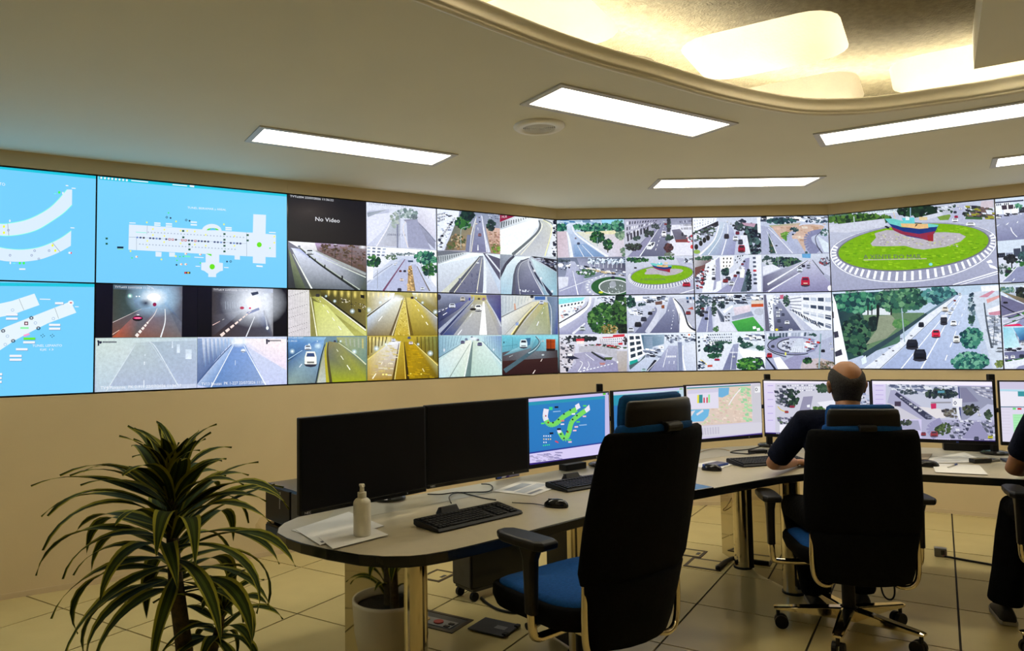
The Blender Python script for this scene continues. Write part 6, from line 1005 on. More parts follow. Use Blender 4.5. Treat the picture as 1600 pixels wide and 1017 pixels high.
MB().box((0, 0, .30), (.43, .17, .46)).build('case', M_BLACK, tw, bevel=0.006)
MB().box((0, -.0865, .30), (.415, .004, .44)).build('side_panel', M_BLACKG, tw, bevel=0.003)
MB().box((-.217, 0, .30), (.006, .16, .44)).build('front_panel', M_DARKG, tw, bevel=0.003)
MB().box((.02, -.0895, .445), (.06, .002, .006)).build('badge', M_WHITETXT, tw)
MB().box((0, 0, .062), (.40, .16, .018)).build('trolley_plate', M_DARKG, tw)
for x in (-.18, .18):
    for y in (-.065, .065):
        c = MB(); c.tube([(x, y-.011, .025), (x, y+.011, .025)], .025, 14).build('castor', M_BLACK, tw, smooth=False)

# ------------------------------------------------------------ monitors
MW, MH = 0.615, 0.365
class Monitor:
    def __init__(s, A, yaw, z0, label, off=False):
        a = radians(yaw); s.D = Vector((cos(a), sin(a), 0)); s.N = Vector((sin(a), -cos(a), 0))
        s.A = Vector((A[0], A[1], z0)); s.off = off
        c = s.A+s.D*MW/2
        s.t = thing('monitor', c, a, label, 'monitor', 'desk monitors')
        MB().box((0, .012, MH/2), (MW, .024, MH)).build('housing', M_BLACK, s.t, bevel=0.004)
        MB().loft([[Vector((x, .024, z)) for x, z in ((-.22, .06), (.22, .06), (.22, .30), (-.22, .30))], [Vector((x, .055, z)) for x, z in ((-.15, .10), (.15, .10), (.15, .26), (-.15, .26))]]).build('rear_cover', M_BLACK, s.t, bevel=0.006)
        MB().box((0, .07, .18), (.10, .03, .10)).build('mount', M_DARKG, s.t, bevel=0.003)
        if off:
            MB().box((0, -.0006, MH/2+.006), (MW-.016, .0012, MH-.030)).build('screen', M_OFF, s.t)
            MB().box((0, -.002, .010), (MW-.004, .006, .018)).build('lower_bezel', M_BLACKG, s.t, bevel=0.002)
            lettering('brand_lettering', 'NEC', (-MW/2+.018, -.0055, .006), (.026, 0, 0), (0, 0, .008), M_WHITETXT, s.t)
            MB().box((.20, -.0055, .010), (.004, .001, .004)).build('status_light', M_WHITETXT, s.t)
    def paint(s, frame): return Paint(s.A, s.D, UP, s.N, (.008, .022, MW-.008, MH-.008), frame)
    def put(s, p):
        o = p.done('screen', s.t)
        for ob in [o]+list(o.children): into(ob, s.t)
m1 = Monitor((-.702, 2.73), 45, .798, 'switched off black monitor beside the white pump bottle', True)
m2 = Monitor((-.269, 3.21), 40, .798, 'switched off black monitor next to the lit blue diagram monitor', True)
m3 = Monitor((.208, 3.72), 38, .79, 'lit monitor with a green tunnel diagram on blue')
f = m3.paint((640, 600, 4.069)); f.fill((44, 128, 196), (40, 118, 190))
f.P((206, 196, 240), 750, 95, 1285, 40, 1285, 70, 750, 115); f.P((40, 150, 180), 750, 117, 1245, 76, 1245, 92, 750, 138); f.P((196, 190, 232), 1242, 60, 1285, 55, 1285, 420, 1242, 425); f.P((216, 206, 246), 750, 440, 1290, 368, 1290, 440, 750, 505); f.P((40, 60, 150), 750, 436, 1290, 360, 1290, 368, 750, 446); f.P([(60, 40, 130), (50, 34, 110), (40, 30, 96), (40, 34, 110)], 750, 505, 1290, 436, 1290, 470, 750, 535)
f.specks([(770, 450), (960, 430), (960, 480), (770, 495)], 46, [(176, 168, 206), (150, 144, 190)], 5, 2.4); f.P((90, 200, 60), 1228, 58, 1246, 56, 1246, 68, 1228, 70); f.dot(1264, 62, 8, 5, (60, 40, 120))
f.path([(868, 160), (862, 210), (885, 255), (930, 250), (980, 205), (1060, 160)], 32, (120, 220, 96)); f.path([(868, 158), (861, 205), (868, 230)], 33, (236, 232, 246)); f.P((236, 232, 246), 1050, 135, 1075, 120, 1085, 150, 1060, 166); f.path([(950, 300), (985, 350), (1010, 310), (1030, 240), (1080, 195), (1130, 160)], 30, (120, 220, 96)); f.P((236, 232, 246), 935, 295, 955, 280, 965, 305, 945, 315); f.P((236, 232, 246), 1110, 160, 1140, 130, 1146, 165, 1122, 182)
for x, y in ((880, 245), (980, 190), (910, 245), (945, 225), (1020, 165), (1000, 300), (980, 345), (1035, 225), (1062, 200), (960, 318)): f.dot(x, y, 6, 6, (30, 60, 50))
for x, y in ((864, 202), (880, 243), (1005, 305)): f.P((170, 40, 50), x-4, y-5, x+4, y-5, x+4, y+5, x-4, y+5)
for x, y in ((932, 147), (900, 313), (948, 287)): f.P((16, 24, 50), x-12, y-6, x+12, y-7, x+12, y+5, x-12, y+6)
for x, y, c in ((845, 250, (90, 230, 90)), (970, 233, (230, 120, 120)), (970, 255, (226, 226, 240)), (1040, 190, (240, 240, 250)), (1110, 205, (240, 200, 210)), (1070, 240, (90, 220, 90)), (1058, 272, (250, 200, 210)), (1048, 295, (250, 200, 210)), (1015, 355, (90, 220, 90)), (1018, 368, (240, 200, 210)), (1112, 138, (90, 220, 90)), (896, 160, (60, 220, 130)), (896, 150, (60, 220, 130))): f.P(c, x-11, y-4, x+11, y-5, x+11, y+4, x-11, y+5)
for k in range(10): f.dot(852+(k % 4)*14, 330+(k//4)*20, 4, 5, rnd.choice([(236, 236, 246), (250, 210, 120)]))
for k in range(4): f.dot(850+k*12, 390-k*1.5, 4, 4, (60, 230, 120))
f.line(924, 362, 944, 372, 8, (230, 60, 80)); f.line(910, 176, 958, 172, 6, (150, 190, 230)); f.line(1076, 262, 1124, 258, 6, (150, 190, 230))
for k in range(8): f.dot(826+k*9, 512-k*1.2, 3, 4, (236, 236, 250))
m3.put(f)
MB().box((.19, -.0008, .011), (.007, .0016, .009)).build('badge', M_GREY, m3.t)
m4 = Monitor((.715, 4.135), 35, .79, 'lit pale monitor half hidden behind the chair headrest')
f = m4.paint((900, 590, 5)); f.fill((190, 214, 226), (196, 190, 230)); f.P((206, 200, 236), 270, 110, 870, 70, 870, 90, 270, 130); f.P((40, 150, 180), 270, 140, 805, 105, 805, 190, 270, 220); f.P((44, 120, 190), 270, 220, 805, 190, 805, 430, 270, 480); f.P((120, 205, 60), 808, 85, 832, 83, 832, 91, 808, 93); m4.put(f)
m5 = Monitor((1.247, 4.57), 23, .79, 'lit monitor with a coastal map and a small chart window')
f = m5.paint((900, 590, 5)); f.fill((222, 214, 214), (206, 200, 226)); f.P((226, 218, 240), 855, 60, 1460, 25, 1460, 55, 855, 85); f.P((70, 150, 160), 865, 78, 1365, 52, 1365, 62, 865, 88); f.P([(224, 206, 190), (226, 206, 190), (222, 200, 184), (214, 200, 196)], 865, 88, 1365, 62, 1378, 345, 880, 385); f.specks([(1100, 100), (1360, 80), (1370, 340), (980, 370)], 200, [(206, 214, 180), (232, 210, 196), (196, 206, 166), (236, 220, 206), (214, 190, 176)], 9); f.specks([(1280, 80), (1360, 70), (1370, 340), (1320, 345)], 30, [(170, 220, 170), (150, 210, 160)], 13)
f.poly([(1110, 80), (1195, 76), (1190, 130), (1140, 155), (1110, 150)], (112, 178, 220)); f.poly([(866, 250), (1040, 245), (1030, 300), (990, 340), (900, 345), (868, 320)], (112, 184, 226)); f.poly([(866, 270), (930, 255), (900, 300), (868, 310)], (226, 220, 226)); f.line(940, 290, 990, 255, 16, (226, 220, 226)); f.path([(1285, 85), (1230, 150), (1190, 215)], 8, (240, 236, 240)); f.P((226, 222, 240), 868, 98, 1108, 82, 1112, 238, 870, 246); f.P((210, 206, 230), 868, 98, 1108, 82, 1108, 112, 868, 128)
f.P((236, 226, 60), 944, 135, 958, 134, 958, 198, 944, 199); f.P((50, 140, 150), 958, 134, 986, 132, 986, 197, 958, 198); f.P((206, 40, 60), 993, 156, 1003, 155, 1003, 196, 993, 197); f.P((206, 40, 60), 1016, 154, 1026, 153, 1026, 196, 1016, 197); f.P((150, 230, 150), 1030, 132, 1044, 131, 1044, 194, 1030, 195); f.P((206, 204, 214), 1368, 52, 1450, 46, 1450, 345, 1378, 350); f.P((240, 240, 244), 1394, 70, 1436, 68, 1436, 115, 1394, 118); f.ring(1406, 92, 8, 12, 4, (60, 60, 70), 8); f.P((214, 212, 224), 880, 388, 1450, 348, 1450, 425, 930, 465); f.windows([(950, 392), (1120, 380), (1120, 440), (960, 452)], 8, 1, (196, 192, 210), .6, .9); f.P([(70, 50, 140), (60, 44, 120), (60, 44, 120), (60, 44, 130)], 900, 486, 1455, 430, 1455, 446, 900, 500)
for k in range(9): f.dot(948+k*11, 489-k*1.1, 3.5, 4, (236, 236, 246))
m5.put(f); MB().box((.19, -.0008, .011), (.007, .0016, .009)).build('badge', M_GREY, m5.t)
m6 = Monitor((1.78, 4.70), -31, .81, 'lit monitor with a plaza camera view behind the seated man')
f = m6.paint((1160, 570, 4.621)); f.fill((226, 218, 244), (216, 210, 240)); f.P((246, 240, 252), 150, 110, 940, 108, 940, 130, 150, 130)
for k in range(6): f.line(182, 150+k*50, 222, 150+k*50, 5, (186, 170, 226))
W6 = f; x0, y0, x1, y1 = 238, 136, 930, 430
f.P((206, 206, 222), 238, 136, 930, 132, 930, 480, 238, 485); f.windows([(320, 140), (530, 138), (520, 190), (330, 200)], 12, 3, [(96, 100, 130), (236, 238, 246)], .5, .5); f.leaves(350, 200, 60, 24, 40, [(40, 56, 56), (60, 80, 70)], 11); f.leaves(340, 260, 70, 40, 70, [(40, 64, 50), (60, 90, 66), (30, 46, 46)], 13); f.leaves(590, 170, 70, 28, 50, [(50, 76, 60), (70, 96, 76)], 12); f.specks([(245, 150), (320, 150), (320, 300), (245, 300)], 40, [(60, 64, 84), (210, 210, 226), (110, 114, 130)], 12); f.P((150, 148, 176), 440, 230, 510, 225, 480, 370, 400, 375); f.P((236, 236, 246), 540, 270, 690, 250, 690, 330, 590, 320); f.leaves(545, 335, 60, 32, 60, [(90, 130, 60), (60, 96, 50), (120, 150, 80)], 12); f.path([(255, 300), (280, 325), (315, 338)], 6, (226, 196, 60)); f.car(360, 300, 34, (170, 40, 70), 18); f.car(320, 338, 28, (190, 70, 60), 18); f.P(WHT, 466, 290, 488, 286, 488, 306, 468, 306); f.specks([(245, 380), (620, 375), (620, 420), (245, 425)], 60, [(60, 60, 84), (200, 200, 216), (110, 110, 136), (90, 110, 90)], 11); f.P((240, 238, 250), 270, 432, 400, 430, 400, 485, 270, 490); f.specks([(640, 150), (925, 140), (925, 300), (640, 300)], 60, CITY, 13); f.P((60, 46, 120), 150, 486, 940, 500, 940, 515, 150, 500)
for k in range(8): f.dot(250+k*12, 496, 3.5, 4, (236, 236, 246))
m6.put(f)
m7 = Monitor((2.323, 4.41), -26, .815, 'lit monitor with a split city traffic picture over the loose papers')
f = m7.paint((1360, 570, 5.083)); f.fill((220, 212, 244), (206, 200, 236)); f.P((246, 240, 252), 18, 122, 995, 138, 995, 165, 18, 152)
for k in range(5): f.line(40, 165+k*36, 104, 166+k*36, 5, (186, 170, 226))
f.P((196, 200, 220), 122, 152, 695, 164, 690, 435, 122, 430); f.specks([(130, 155), (690, 168), (690, 250), (200, 220)], 150, [(110, 120, 150), (190, 196, 216), (226, 230, 240), (80, 90, 120)], 11, 1.6); f.leaves(560, 230, 130, 34, 110, [(44, 58, 66), (66, 84, 76), (34, 44, 56)], 13); f.leaves(300, 215, 60, 16, 30, [(60, 74, 84), (90, 100, 110)], 10); f.poly([(160, 200), (200, 200), (560, 430), (300, 432), (130, 320)], (170, 170, 200)); f.poly([(130, 300), (220, 330), (400, 432), (122, 430)], (206, 204, 216)); f.path([(200, 225), (340, 330), (480, 432)], 26, (60, 62, 90), 50)
for k in range(14): f.car(225+k*19, 245+k*13, 16+k*1.6, rnd.choice([(230, 234, 246), (60, 64, 90), (120, 124, 150)]))
f.poly([(380, 330), (560, 350), (600, 420), (520, 425)], (226, 222, 226)); f.P((200, 50, 100), 478, 308, 522, 304, 522, 346, 482, 350); f.P((70, 60, 80), 192, 290, 242, 290, 242, 328, 192, 328); f.P((90, 150, 170), 534, 205, 588, 203, 588, 222, 534, 224); f.line(480, 300, 640, 298, 12, (150, 150, 160)); f.specks([(570, 350), (700, 340), (700, 430), (580, 400)], 60, [(60, 60, 70), (96, 90, 84), (130, 130, 120)], 11)
f.P((150, 154, 180), 690, 166, 985, 172, 990, 440, 720, 435); f.windows([(790, 170), (985, 172), (985, 290), (860, 240)], 5, 4, [(110, 110, 130), (200, 200, 214), (230, 230, 240)], .8, .5); f.poly([(710, 180), (760, 180), (860, 290), (720, 300)], (130, 130, 160)); f.leaves(800, 360, 70, 40, 70, [(50, 60, 50), (76, 84, 66), (40, 46, 50)], 12); f.poly([(760, 435), (930, 310), (985, 320), (985, 440)], (190, 194, 220)); f.line(700, 175, 715, 435, 10, (70, 80, 130)); f.P((240, 240, 246), 652, 262, 728, 268, 726, 335, 652, 328); f.ring(672, 302, 11, 14, 5, (60, 70, 110), 4); f.leaves(935, 400, 26, 40, 30, [(50, 66, 56), (70, 90, 70)], 11); f.cars(865, 395, 26, 855, 370, 20); f.path([(690, 335), (700, 400), (735, 520)], 20, (230, 232, 240))
f.P((176, 176, 206), 405, 432, 990, 438, 995, 595, 405, 580); f.leaves(575, 505, 70, 44, 80, [(70, 90, 56), (90, 110, 66), (50, 66, 50)], 12); f.path([(560, 440), (470, 500), (520, 575)], 50, (150, 148, 186), 60); f.specks([(640, 440), (985, 445), (985, 590), (640, 580)], 170, [(60, 64, 90), (120, 124, 150), (220, 222, 236), (90, 96, 110), (160, 160, 190)], 13); f.poly([(830, 450), (860, 450), (960, 590), (720, 585)], (150, 148, 184)); f.cars(505, 545, 60, 420, 545, 40, 840, 580, 40); f.car(950, 570, 40, (200, 196, 40), 26); f.poly([(240, 440), (380, 440), (400, 520), (200, 500)], (166, 166, 196)); f.leaves(270, 455, 70, 18, 40, [(50, 60, 56), (80, 90, 76)], 11); f.P((50, 40, 100), 18, 580, 1000, 598, 1000, 612, 18, 600)
for k in range(9): f.dot(490+k*17, 590+k*.6, 4, 4.5, (230, 226, 246))
m7.put(f); MB().box((.12, -.0008, .010), (.012, .0016, .008)).build('badge', M_BLUEP, m7.t)
m8 = Monitor((2.895, 4.135), -26, .815, 'lit monitor with a pale green table near the second man')
f = m8.paint((1360, 570, 5.083)); f.fill((226, 220, 240), (220, 216, 236)); f.P((206, 200, 226), 1008, 135, 2200, 150, 2200, 210, 1010, 190); f.P((180, 220, 236), 1010, 192, 2200, 215, 2200, 235, 1010, 208); f.P((236, 234, 246), 1012, 210, 2200, 235, 2200, 330, 1016, 328); f.P((60, 150, 160), 1170, 210, 1600, 218, 1600, 255, 1172, 250); f.P((80, 120, 140), 1018, 330, 2200, 336, 2200, 344, 1018, 337); f.P((170, 236, 180), 1130, 392, 2200, 396, 2200, 585, 1142, 582); f.P((110, 220, 120), 1130, 340, 1155, 340, 1155, 356, 1130, 356); f.P((206, 40, 50), 1168, 342, 1200, 343, 1200, 356, 1168, 356)
for k in range(9): f.line(1024, 350+k*24, 1110, 352+k*24, 3, (206, 200, 220)); f.line(1140, 400+k*20, 2200, 404+k*20, 2, (140, 206, 156))
m8.put(f)
# poles that carry the monitors
def pole(x, y, ztop, label, ends):
    t = thing('monitor_pole', (x, y, DZ+.006), 0, label, 'stand')
    MB().lathe([(0.075, 0), (0.075, .008), (0.06, .016), (0.024, .02)], 28).build('base', M_BLACKG, t, smooth=False)
    MB().box((0, 0, (ztop-DZ)/2), (.036, .030, ztop-DZ-.01)).build('column', M_BLACK, t, bevel=0.004)
    for e in ends:
        d = Vector((e[0]-x, e[1]-y, 0)); z = .98-DZ
        m = MB(); m.tube([(0, 0, z), (d.x*.5, d.y*.5, z), (d.x, d.y, z)], .014, 10); m.build('arm', M_BLACK, t, smooth=True)
def back_of(mn): 
    c = mn.A+mn.D*MW/2-mn.N*.085; return (c.x, c.y)
pole(-.455, 3.385, 1.10, 'black monitor pole behind the two switched off monitors', [back_of(m1), back_of(m2)])
pole(.655, 4.215, 1.19, 'black monitor pole beside the green tunnel diagram monitor', [back_of(m3), back_of(m4)])
pole(1.885, 4.89, 1.20, 'black monitor pole at the desk corner between map and plaza monitors', [back_of(m5), back_of(m6)])
pole(3.06, 4.43, 1.20, 'black monitor pole between the traffic and green table monitors', [back_of(m7), back_of(m8)])
# ------------------------------------------------------------ things on the desk
def plane_dir(px0, px1, z=DZ):
    a = at_z(*px0, z); b = at_z(*px1, z); return a, b, math.atan2(b.y-a.y, b.x-a.x)
def keyboard(c, rz, label, reader=True, group='keyboards'):
    t = thing('keyboard', (c[0], c[1], DZ+.001), rz, label, 'keyboard', group)
    Wk, D = .445, .165
    sec = [(-D/2, .004), (-D/2+.01, .014), (D/2-.012, .030), (D/2, .026), (D/2, .006), (D/2-.02, 0), (-D/2+.01, 0)]
    MB().loft([[Vector((x, y, z)) for y, z in sec] for x in (-Wk/2, Wk/2)]).build('keyboard_body', M_BLACK, t, bevel=0.003)
    k = MB()
    cols = [(-.205+.0188*i) for i in range(22) if i not in (15, 19)]
    for j in range(6):
        y = -.062+j*.0205+(.006 if j == 5 else 0); z = .0155+(y+D/2)*.098
        for i, x in enumerate(cols):
            if j == 0 and 3 < i < 8:
                if i == 4: k.box((x+.03, y, z), (.09, .0155, .006))
                continue
            k.box((x, y, z+.001), (.0155, .0155, .006))
    k.build('keys', M_BLACK, t, bevel=0.0012, seg=1, kind='stuff')
    if reader:
        MB().loft([[Vector((x, y, z)) for x, y, z in ((-.095, D/2-.02, .02), (.005, D/2-.02, .02), (.0, D/2+.03, .02), (-.09, D/2+.03, .02))], [Vector((x, y, z)) for x, y, z in ((-.085, D/2+.0, .052), (.0, D/2+.0, .052), (-.002, D/2+.022, .046), (-.08, D/2+.022, .046))]]).build('card_reader', M_BLACK, t, bevel=0.003)
    return t
keyboard((-.075, 2.970), radians(41.7), 'black keyboard with card reader in front of the switched off monitors')
a = at_z(884, 767, DZ+.01); dd = radians(36)
keyboard((a.x+.2225*cos(dd)-.0825*sin(dd)+.01, a.y+.2225*sin(dd)+.0825*cos(dd)), dd, 'black keyboard with card reader partly hidden by the empty chair')
a = at_z(1162, 728, DZ+.01); dd = radians(16)
keyboard((a.x+.2225*cos(dd)-.0825*sin(dd), a.y+.2225*sin(dd)+.0825*cos(dd)), dd, 'black keyboard beside the elbow of the seated man', False)
def mouse(c, rz, label, m=M_BLACKG):
    t = thing('mouse', (c[0], c[1], DZ), rz, label, 'computer mouse', 'computer mice')
    rg = []
    for z, s in ((0, .96), (.008, 1.0), (.018, .93), (.027, .74), (.033, .48), (.0355, .2)):
        rg.append([Vector((.031*s*cos(2*pi*k/18), .055*s*sin(2*pi*k/18)-.006*(1-s), z)) for k in range(18)])
    MB().loft(rg).build('mouse_shell', m, t, smooth=True)
    MB().box((0, .026, .031), (.008, .018, .008)).build('scroll_wheel', M_DARKG, t, bevel=0.002)
    MB().box((0, -.03, .0305), (.008, .010, .002)).build('logo_mark', M_GREY, t)
def cable(name, pts, r, label, m=M_BLACK, n=6):
    b = MB(); b.tube(smooth_path(pts, n), r, 8); o = b.build(name, m, smooth=True)
    return tag(o, label, 'cable')
a = at_z(869, 792, DZ); mouse((a.x, a.y), radians(70), 'glossy black mouse right of the card reader keyboard')
a = at_z(1112, 735, DZ); mouse((a.x, a.y), radians(60), 'black mouse on the desk in front of the dark blue phone')
a = at_z(1450, 729, DZ); mouse((a.x, a.y), radians(70), 'black mouse just right of the occupied chair back')
P = lambda x, y, z=.003: at_z(x, y, DZ+z)
cable('mouse_cable', [P(852, 790, .008), P(835, 787), P(815, 786), P(800, 785)], .0018, 'thin black cable joining the mouse to the keyboard side')
cable('keyboard_cable', [P(705, 786, .02), P(702, 776, .012), P(712, 770, .005), P(735, 769, .005), P(762, 768, .005), P(770, 762, .005), P(765, 757, .006), P(752, 756, .010)], .0028, 'black cable looping behind the card reader keyboard')
cable('usb_cable', [P(775, 781), P(755, 778), P(735, 773), P(715, 769), P(690, 772), P(668, 772)], .0025, 'thin black cable running along the switched off monitors')
cable('monitor_cable', [P(880, 741, .01), P(900, 742, .01), P(915, 746, .02)], .003, 'short black cable on the strip behind the hidden keyboard')
def sheet(corners, label, dz=.0, name='paper_sheet', prints=None, cat='paper', group=None, m=M_PAPER):
    """a sheet lying on the worktop given by four photo corners; its size follows from the desk it lies on"""
    q = [at_z(x, y, DZ+dz) for x, y in corners]; c = sum(q, Vector())/4
    t = thing(name, (c.x, c.y, DZ+dz), 0, label, cat, group)
    b = MB(); b.prism([(p.x-c.x, p.y-c.y) for p in q], .0005, .0016); b.build('sheet', m, t)
    if prints:
        for u0, v0, u1, v1, col in prints:
            def bl(u, v):
                A_ = q[0].lerp(q[1], u); B_ = q[3].lerp(q[2], u); r = A_.lerp(B_, v)-c; return (r.x, r.y)
            k = MB(); w = [bl(u0, v0), bl(u1, v0), bl(u1, v1), bl(u0, v1)]
            k.add([(x, y, .0019) for x, y in w], [(0, 1, 2, 3)], lin(col)); k.build('print', M_PRINT, t)
    return t
def orient(c):
    a = [at_z(x, y, DZ) for x, y in c]; s = sum(a[i].x*a[(i+1) % 4].y-a[(i+1) % 4].x*a[i].y for i in range(4))
    return c if s > 0 else c[::-1]
sheet(orient([(455, 829), (545, 800), (600, 822), (512, 846)]), 'lowest white paper sheet of the loose pile by the pump bottle', .0005, group='papers under the pump bottle')
sheet(orient([(462, 828), (540, 816), (599, 822), (500, 852)]), 'creased white paper sheet with printed heading under the pump bottle', .0025, prints=[(.05, .06, .35, .14, (70, 70, 76))], group='papers under the pump bottle')
sheet(orient([(520, 858), (498, 840), (585, 826), (607, 836)]), 'topmost white paper sheet under the pump bottle', .0045, group='papers under the pump bottle')
sheet(orient([(770, 768), (815, 751), (880, 758), (833, 775)]), 'printed sheet in a clear sleeve behind the card reader keyboard', .001, prints=[(.08, .12, .5, .22, (120, 124, 130)), (.1, .3, .9, .55, (176, 180, 186)), (.15, .6, .8, .85, (150, 156, 166))])
sheet(orient([(1080, 727), (1112, 720), (1150, 724), (1115, 736)]), 'white note paper under the dark blue phone', .001)
sheet(orient([(1452, 716), (1507, 707), (1542, 722), (1452, 724)]), 'white form with fine print beside the black stapler', .001, prints=[(.1, .2+.12*k, .9, .25+.12*k, (180, 182, 186)) for k in range(5)])
sheet(orient([(1456, 724), (1530, 727), (1544, 742), (1462, 738)]), 'blank cream paper under the blue pen', .003)
sheet(orient([(1436, 709), (1457, 709), (1450, 718), (1436, 718)]), 'folded brown paper beside the occupied chair back', .004, m=mat('brown_paper', (.30, .24, .17), .8, noise=.05))
# pump bottle
q = at_z(566, 836, DZ+.006)
bt = thing('pump_bottle', (q.x, q.y, DZ+.0062), radians(-75), 'white pump dispenser bottle standing on the loose papers', 'bottle')
MB().lathe([(.030, 0), (.0325, .004), (.0325, .118), (.031, .126), (.024, .134), (.016, .138), (.0145, .142)], 28).build('bottle_body', M_WHITEP, bt, smooth=True)
MB().lathe([(.0165, .138), (.0165, .158), (.009, .160), (.008, .176), (.008, .178)], 20).build('collar', M_WHITEP, bt, smooth=False)
MB().box((0, 0, .183), (.026, .020, .010)).build('pump_head', M_WHITEP, bt, bevel=0.003)
MB().tube([(.006, 0, .183), (.026, 0, .183), (.033, 0, .179)], .0042, 8).build('spout', M_WHITEP, bt)
# small things further along
def slab_thing(name, px, size, rz, label, cat, m, dz=0.0, bevel=.003, top=None):
    c = at_z(px[0], px[1], DZ); t = thing(name, (c.x, c.y, DZ+dz), rz, label, cat)
    MB().box((0, 0, size[2]/2), size).build('body', m, t, bevel=bevel)
    if top: MB().box((0, 0, size[2]+.0003), (size[0]*.9, size[1]*.92, .0006)).build('glass', top, t)
    return t
slab_thing('phone', (1118, 728), (.075, .15, .012), radians(-50), 'dark blue mobile phone behind the black mouse', 'phone', M_BLUEP, .003, top=M_BLACKG)
slab_thing('tablet', (1076, 764), (.13, .20, .009), radians(-60), 'small black tablet at the desk edge beside the empty chair', 'tablet', M_BLACKG, top=mat('blue_glass', (.03, .06, .16), .1))
slab_thing('usb_hub', (1184, 708), (.11, .045, .022), radians(10), 'black connection box behind the plain keyboard', 'hub', M_BLACK)
slab_thing('stapler', (1532, 723), (.045, .11, .022), radians(-80), 'black stapler on the loose papers', 'stapler', M_BLACKG, .003)
slab_thing('grey_phone', (1547, 721), (.05, .10, .014), radians(-70), 'grey mobile phone touching the black stapler', 'phone', M_GREY, top=M_DARKG)
slab_thing('notebook', (1585, 722), (.10, .14, .012), radians(-20), 'dark blue notebook beside the arm of the second man', 'notebook', mat('navy_cover', (.02, .025, .06), .5))
slab_thing('speaker_bar', (1512, 704), (.26, .07, .05), radians(-25), 'long black speaker bar under the city traffic monitor', 'speaker', M_BLACK)
slab_thing('network_box', (895, 733), (.16, .06, .035), radians(38), 'low black box on the strip below the green tunnel diagram', 'electronic box', M_BLACK)
tb = slab_thing('picture_stand', (793, 748), (.16, .012, .055), radians(40), 'small upright colour card behind the second switched off monitor', 'card', M_BLACK, .006, .002)
k = MB()
for pts, col in (([(-.078, .004), (.078, .004), (.078, .052), (-.078, .052)], (150, 150, 190)), ([(-.078, .004), (.0, .004), (-.03, .05), (-.078, .05)], (30, 80, 190)), ([(-.05, .004), (-.01, .004), (.04, .052), (.0, .052)], (226, 226, 236)), ([(-.02, .004), (.0, .004), (.05, .052), (.03, .052)], (70, 40, 140))):
    kk = len(k.f); k.add([(x, -.0064-.0002*kk, z) for x, z in pts], [(0, 1, 2, 3)], lin(col))
k.build('picture', M_PRINT, tb)
a, b, r = plane_dir((1478, 733), (1497, 727)); pn = thing('pen', ((a.x+b.x)/2, (a.y+b.y)/2, DZ+.0095), r, 'clear ballpoint pen with blue cap on cream paper', 'pen')
MB().tube([(-.07, 0, 0), (-.062, 0, 0), (.035, 0, 0)], [.0012, .0042, .0042], 8).build('barrel', M_PAPER, pn)
MB().tube([(.030, 0, 0), (.07, 0, 0)], .005, 8).build('cap', M_BLUEP, pn)
cable('pole_cable', [P(1190, 697), P(1170, 702), P(1150, 704), P(1142, 707), P(1165, 709), P(1180, 708, .012)], .004, 'black cable bundle curling round the corner monitor pole')
cable('hub_cable', [P(1196, 708, .01), P(1212, 705), P(1218, 698), P(1230, 696)], .004, 'black cable leaving the connection box')
cable('thin_wall_cable', [P(1086, 712), P(1100, 704), P(1122, 701), P(1140, 704)], .0015, 'thin brown cable on the strip under the coastal map monitor', M_OCHRE)
cable('white_cable_loop', [P(1525, 704), P(1529, 696, .03), P(1531, 690, .07)], .0025, 'white cable rising beside the speaker bar', M_PAPER)
cable('grey_cable_loop', [P(1541, 705), P(1549, 699, .02), P(1553, 693, .06)], .0025, 'grey cable rising to the green table monitor', M_GREY)
# ------------------------------------------------------------ things on the floor
def floor_box(c, ex, ey, label, open_=False):
    """c corner, ex and ey edge vectors, all on the floor"""
    t = thing('floor_outlet_box', c+(ex+ey)*.5, math.atan2(ex.y, ex.x), label, 'outlet box', 'floor outlet boxes')
    w, d = ex.length, ey.length; r = .020
    for x, y, sx, sy in ((0, d/2-r/2, w, r), (0, -d/2+r/2, w, r), (w/2-r/2, 0, r, d-2*r), (-w/2+r/2, 0, r, d-2*r)):
        MB().box((x, y, .002), (sx, sy, .004)).build('frame_bar', mat('brown_frame', (.045, .028, .012), .5, noise=.1), t)
    if not open_:
        MB().box((0, 0, .0015), (w-2*r, d-2*r, .003)).build('lid', M_TILE, t)
        MB().box((w/2-r-.02, 0, .0035), (.022, .05, .002)).build('cable_exit', M_DARKG, t)
    else:
        MB().box((0, 0, .001), (w-2*r, d-2*r, .002)).build('socket_tray', M_DARKG, t)
        MB().box((-.01, -d*.10, .0035), (w*.80, d*.42, .003)).build('socket_plate', M_GREY, t)
        MB().lathe([(.024, .005), (.024, .009), (.016, .009)], 18, (-w*.24, -d*.10, 0)).build('socket', M_OCHRE, t)
        MB().lathe([(.026, .005), (.026, .010), (.018, .010)], 18, (w*.04, -d*.10, 0)).build('socket', M_RED, t)
        MB().box((w*.29, -d*.06, .0065), (.028, .020, .004)).build('data_port', M_BLACK, t)
        MB().box((w*.27, -d*.24, .0065), (.028, .020, .004)).build('data_port', M_BLACK, t)
    return t
def quad3(a, b, d): 
    A_, B_, D_ = at_z(*a, 0), at_z(*b, 0), at_z(*d, 0); return A_, B_-A_, D_-A_
A_, ex, ey = quad3((669, 905), (686, 910), (688, 893)); L = .17
exn = E1.copy(); eyn = E2.copy()
fb = at_z(686, 910, 0)
floor_box(fb-exn*.16, exn*.16, eyn*.20, 'closed brown framed floor outlet box behind the desk leg column') 
fb = at_z(706, 990, 0); floor_box(fb-exn*.30, exn*.30, eyn*.20, 'open floor outlet box with yellow and red sockets', True)
fb = at_z(1125, 893, 0); floor_box(fb-exn*.23, exn*.23, eyn*.21, 'closed brown framed floor outlet box with the black cable end')
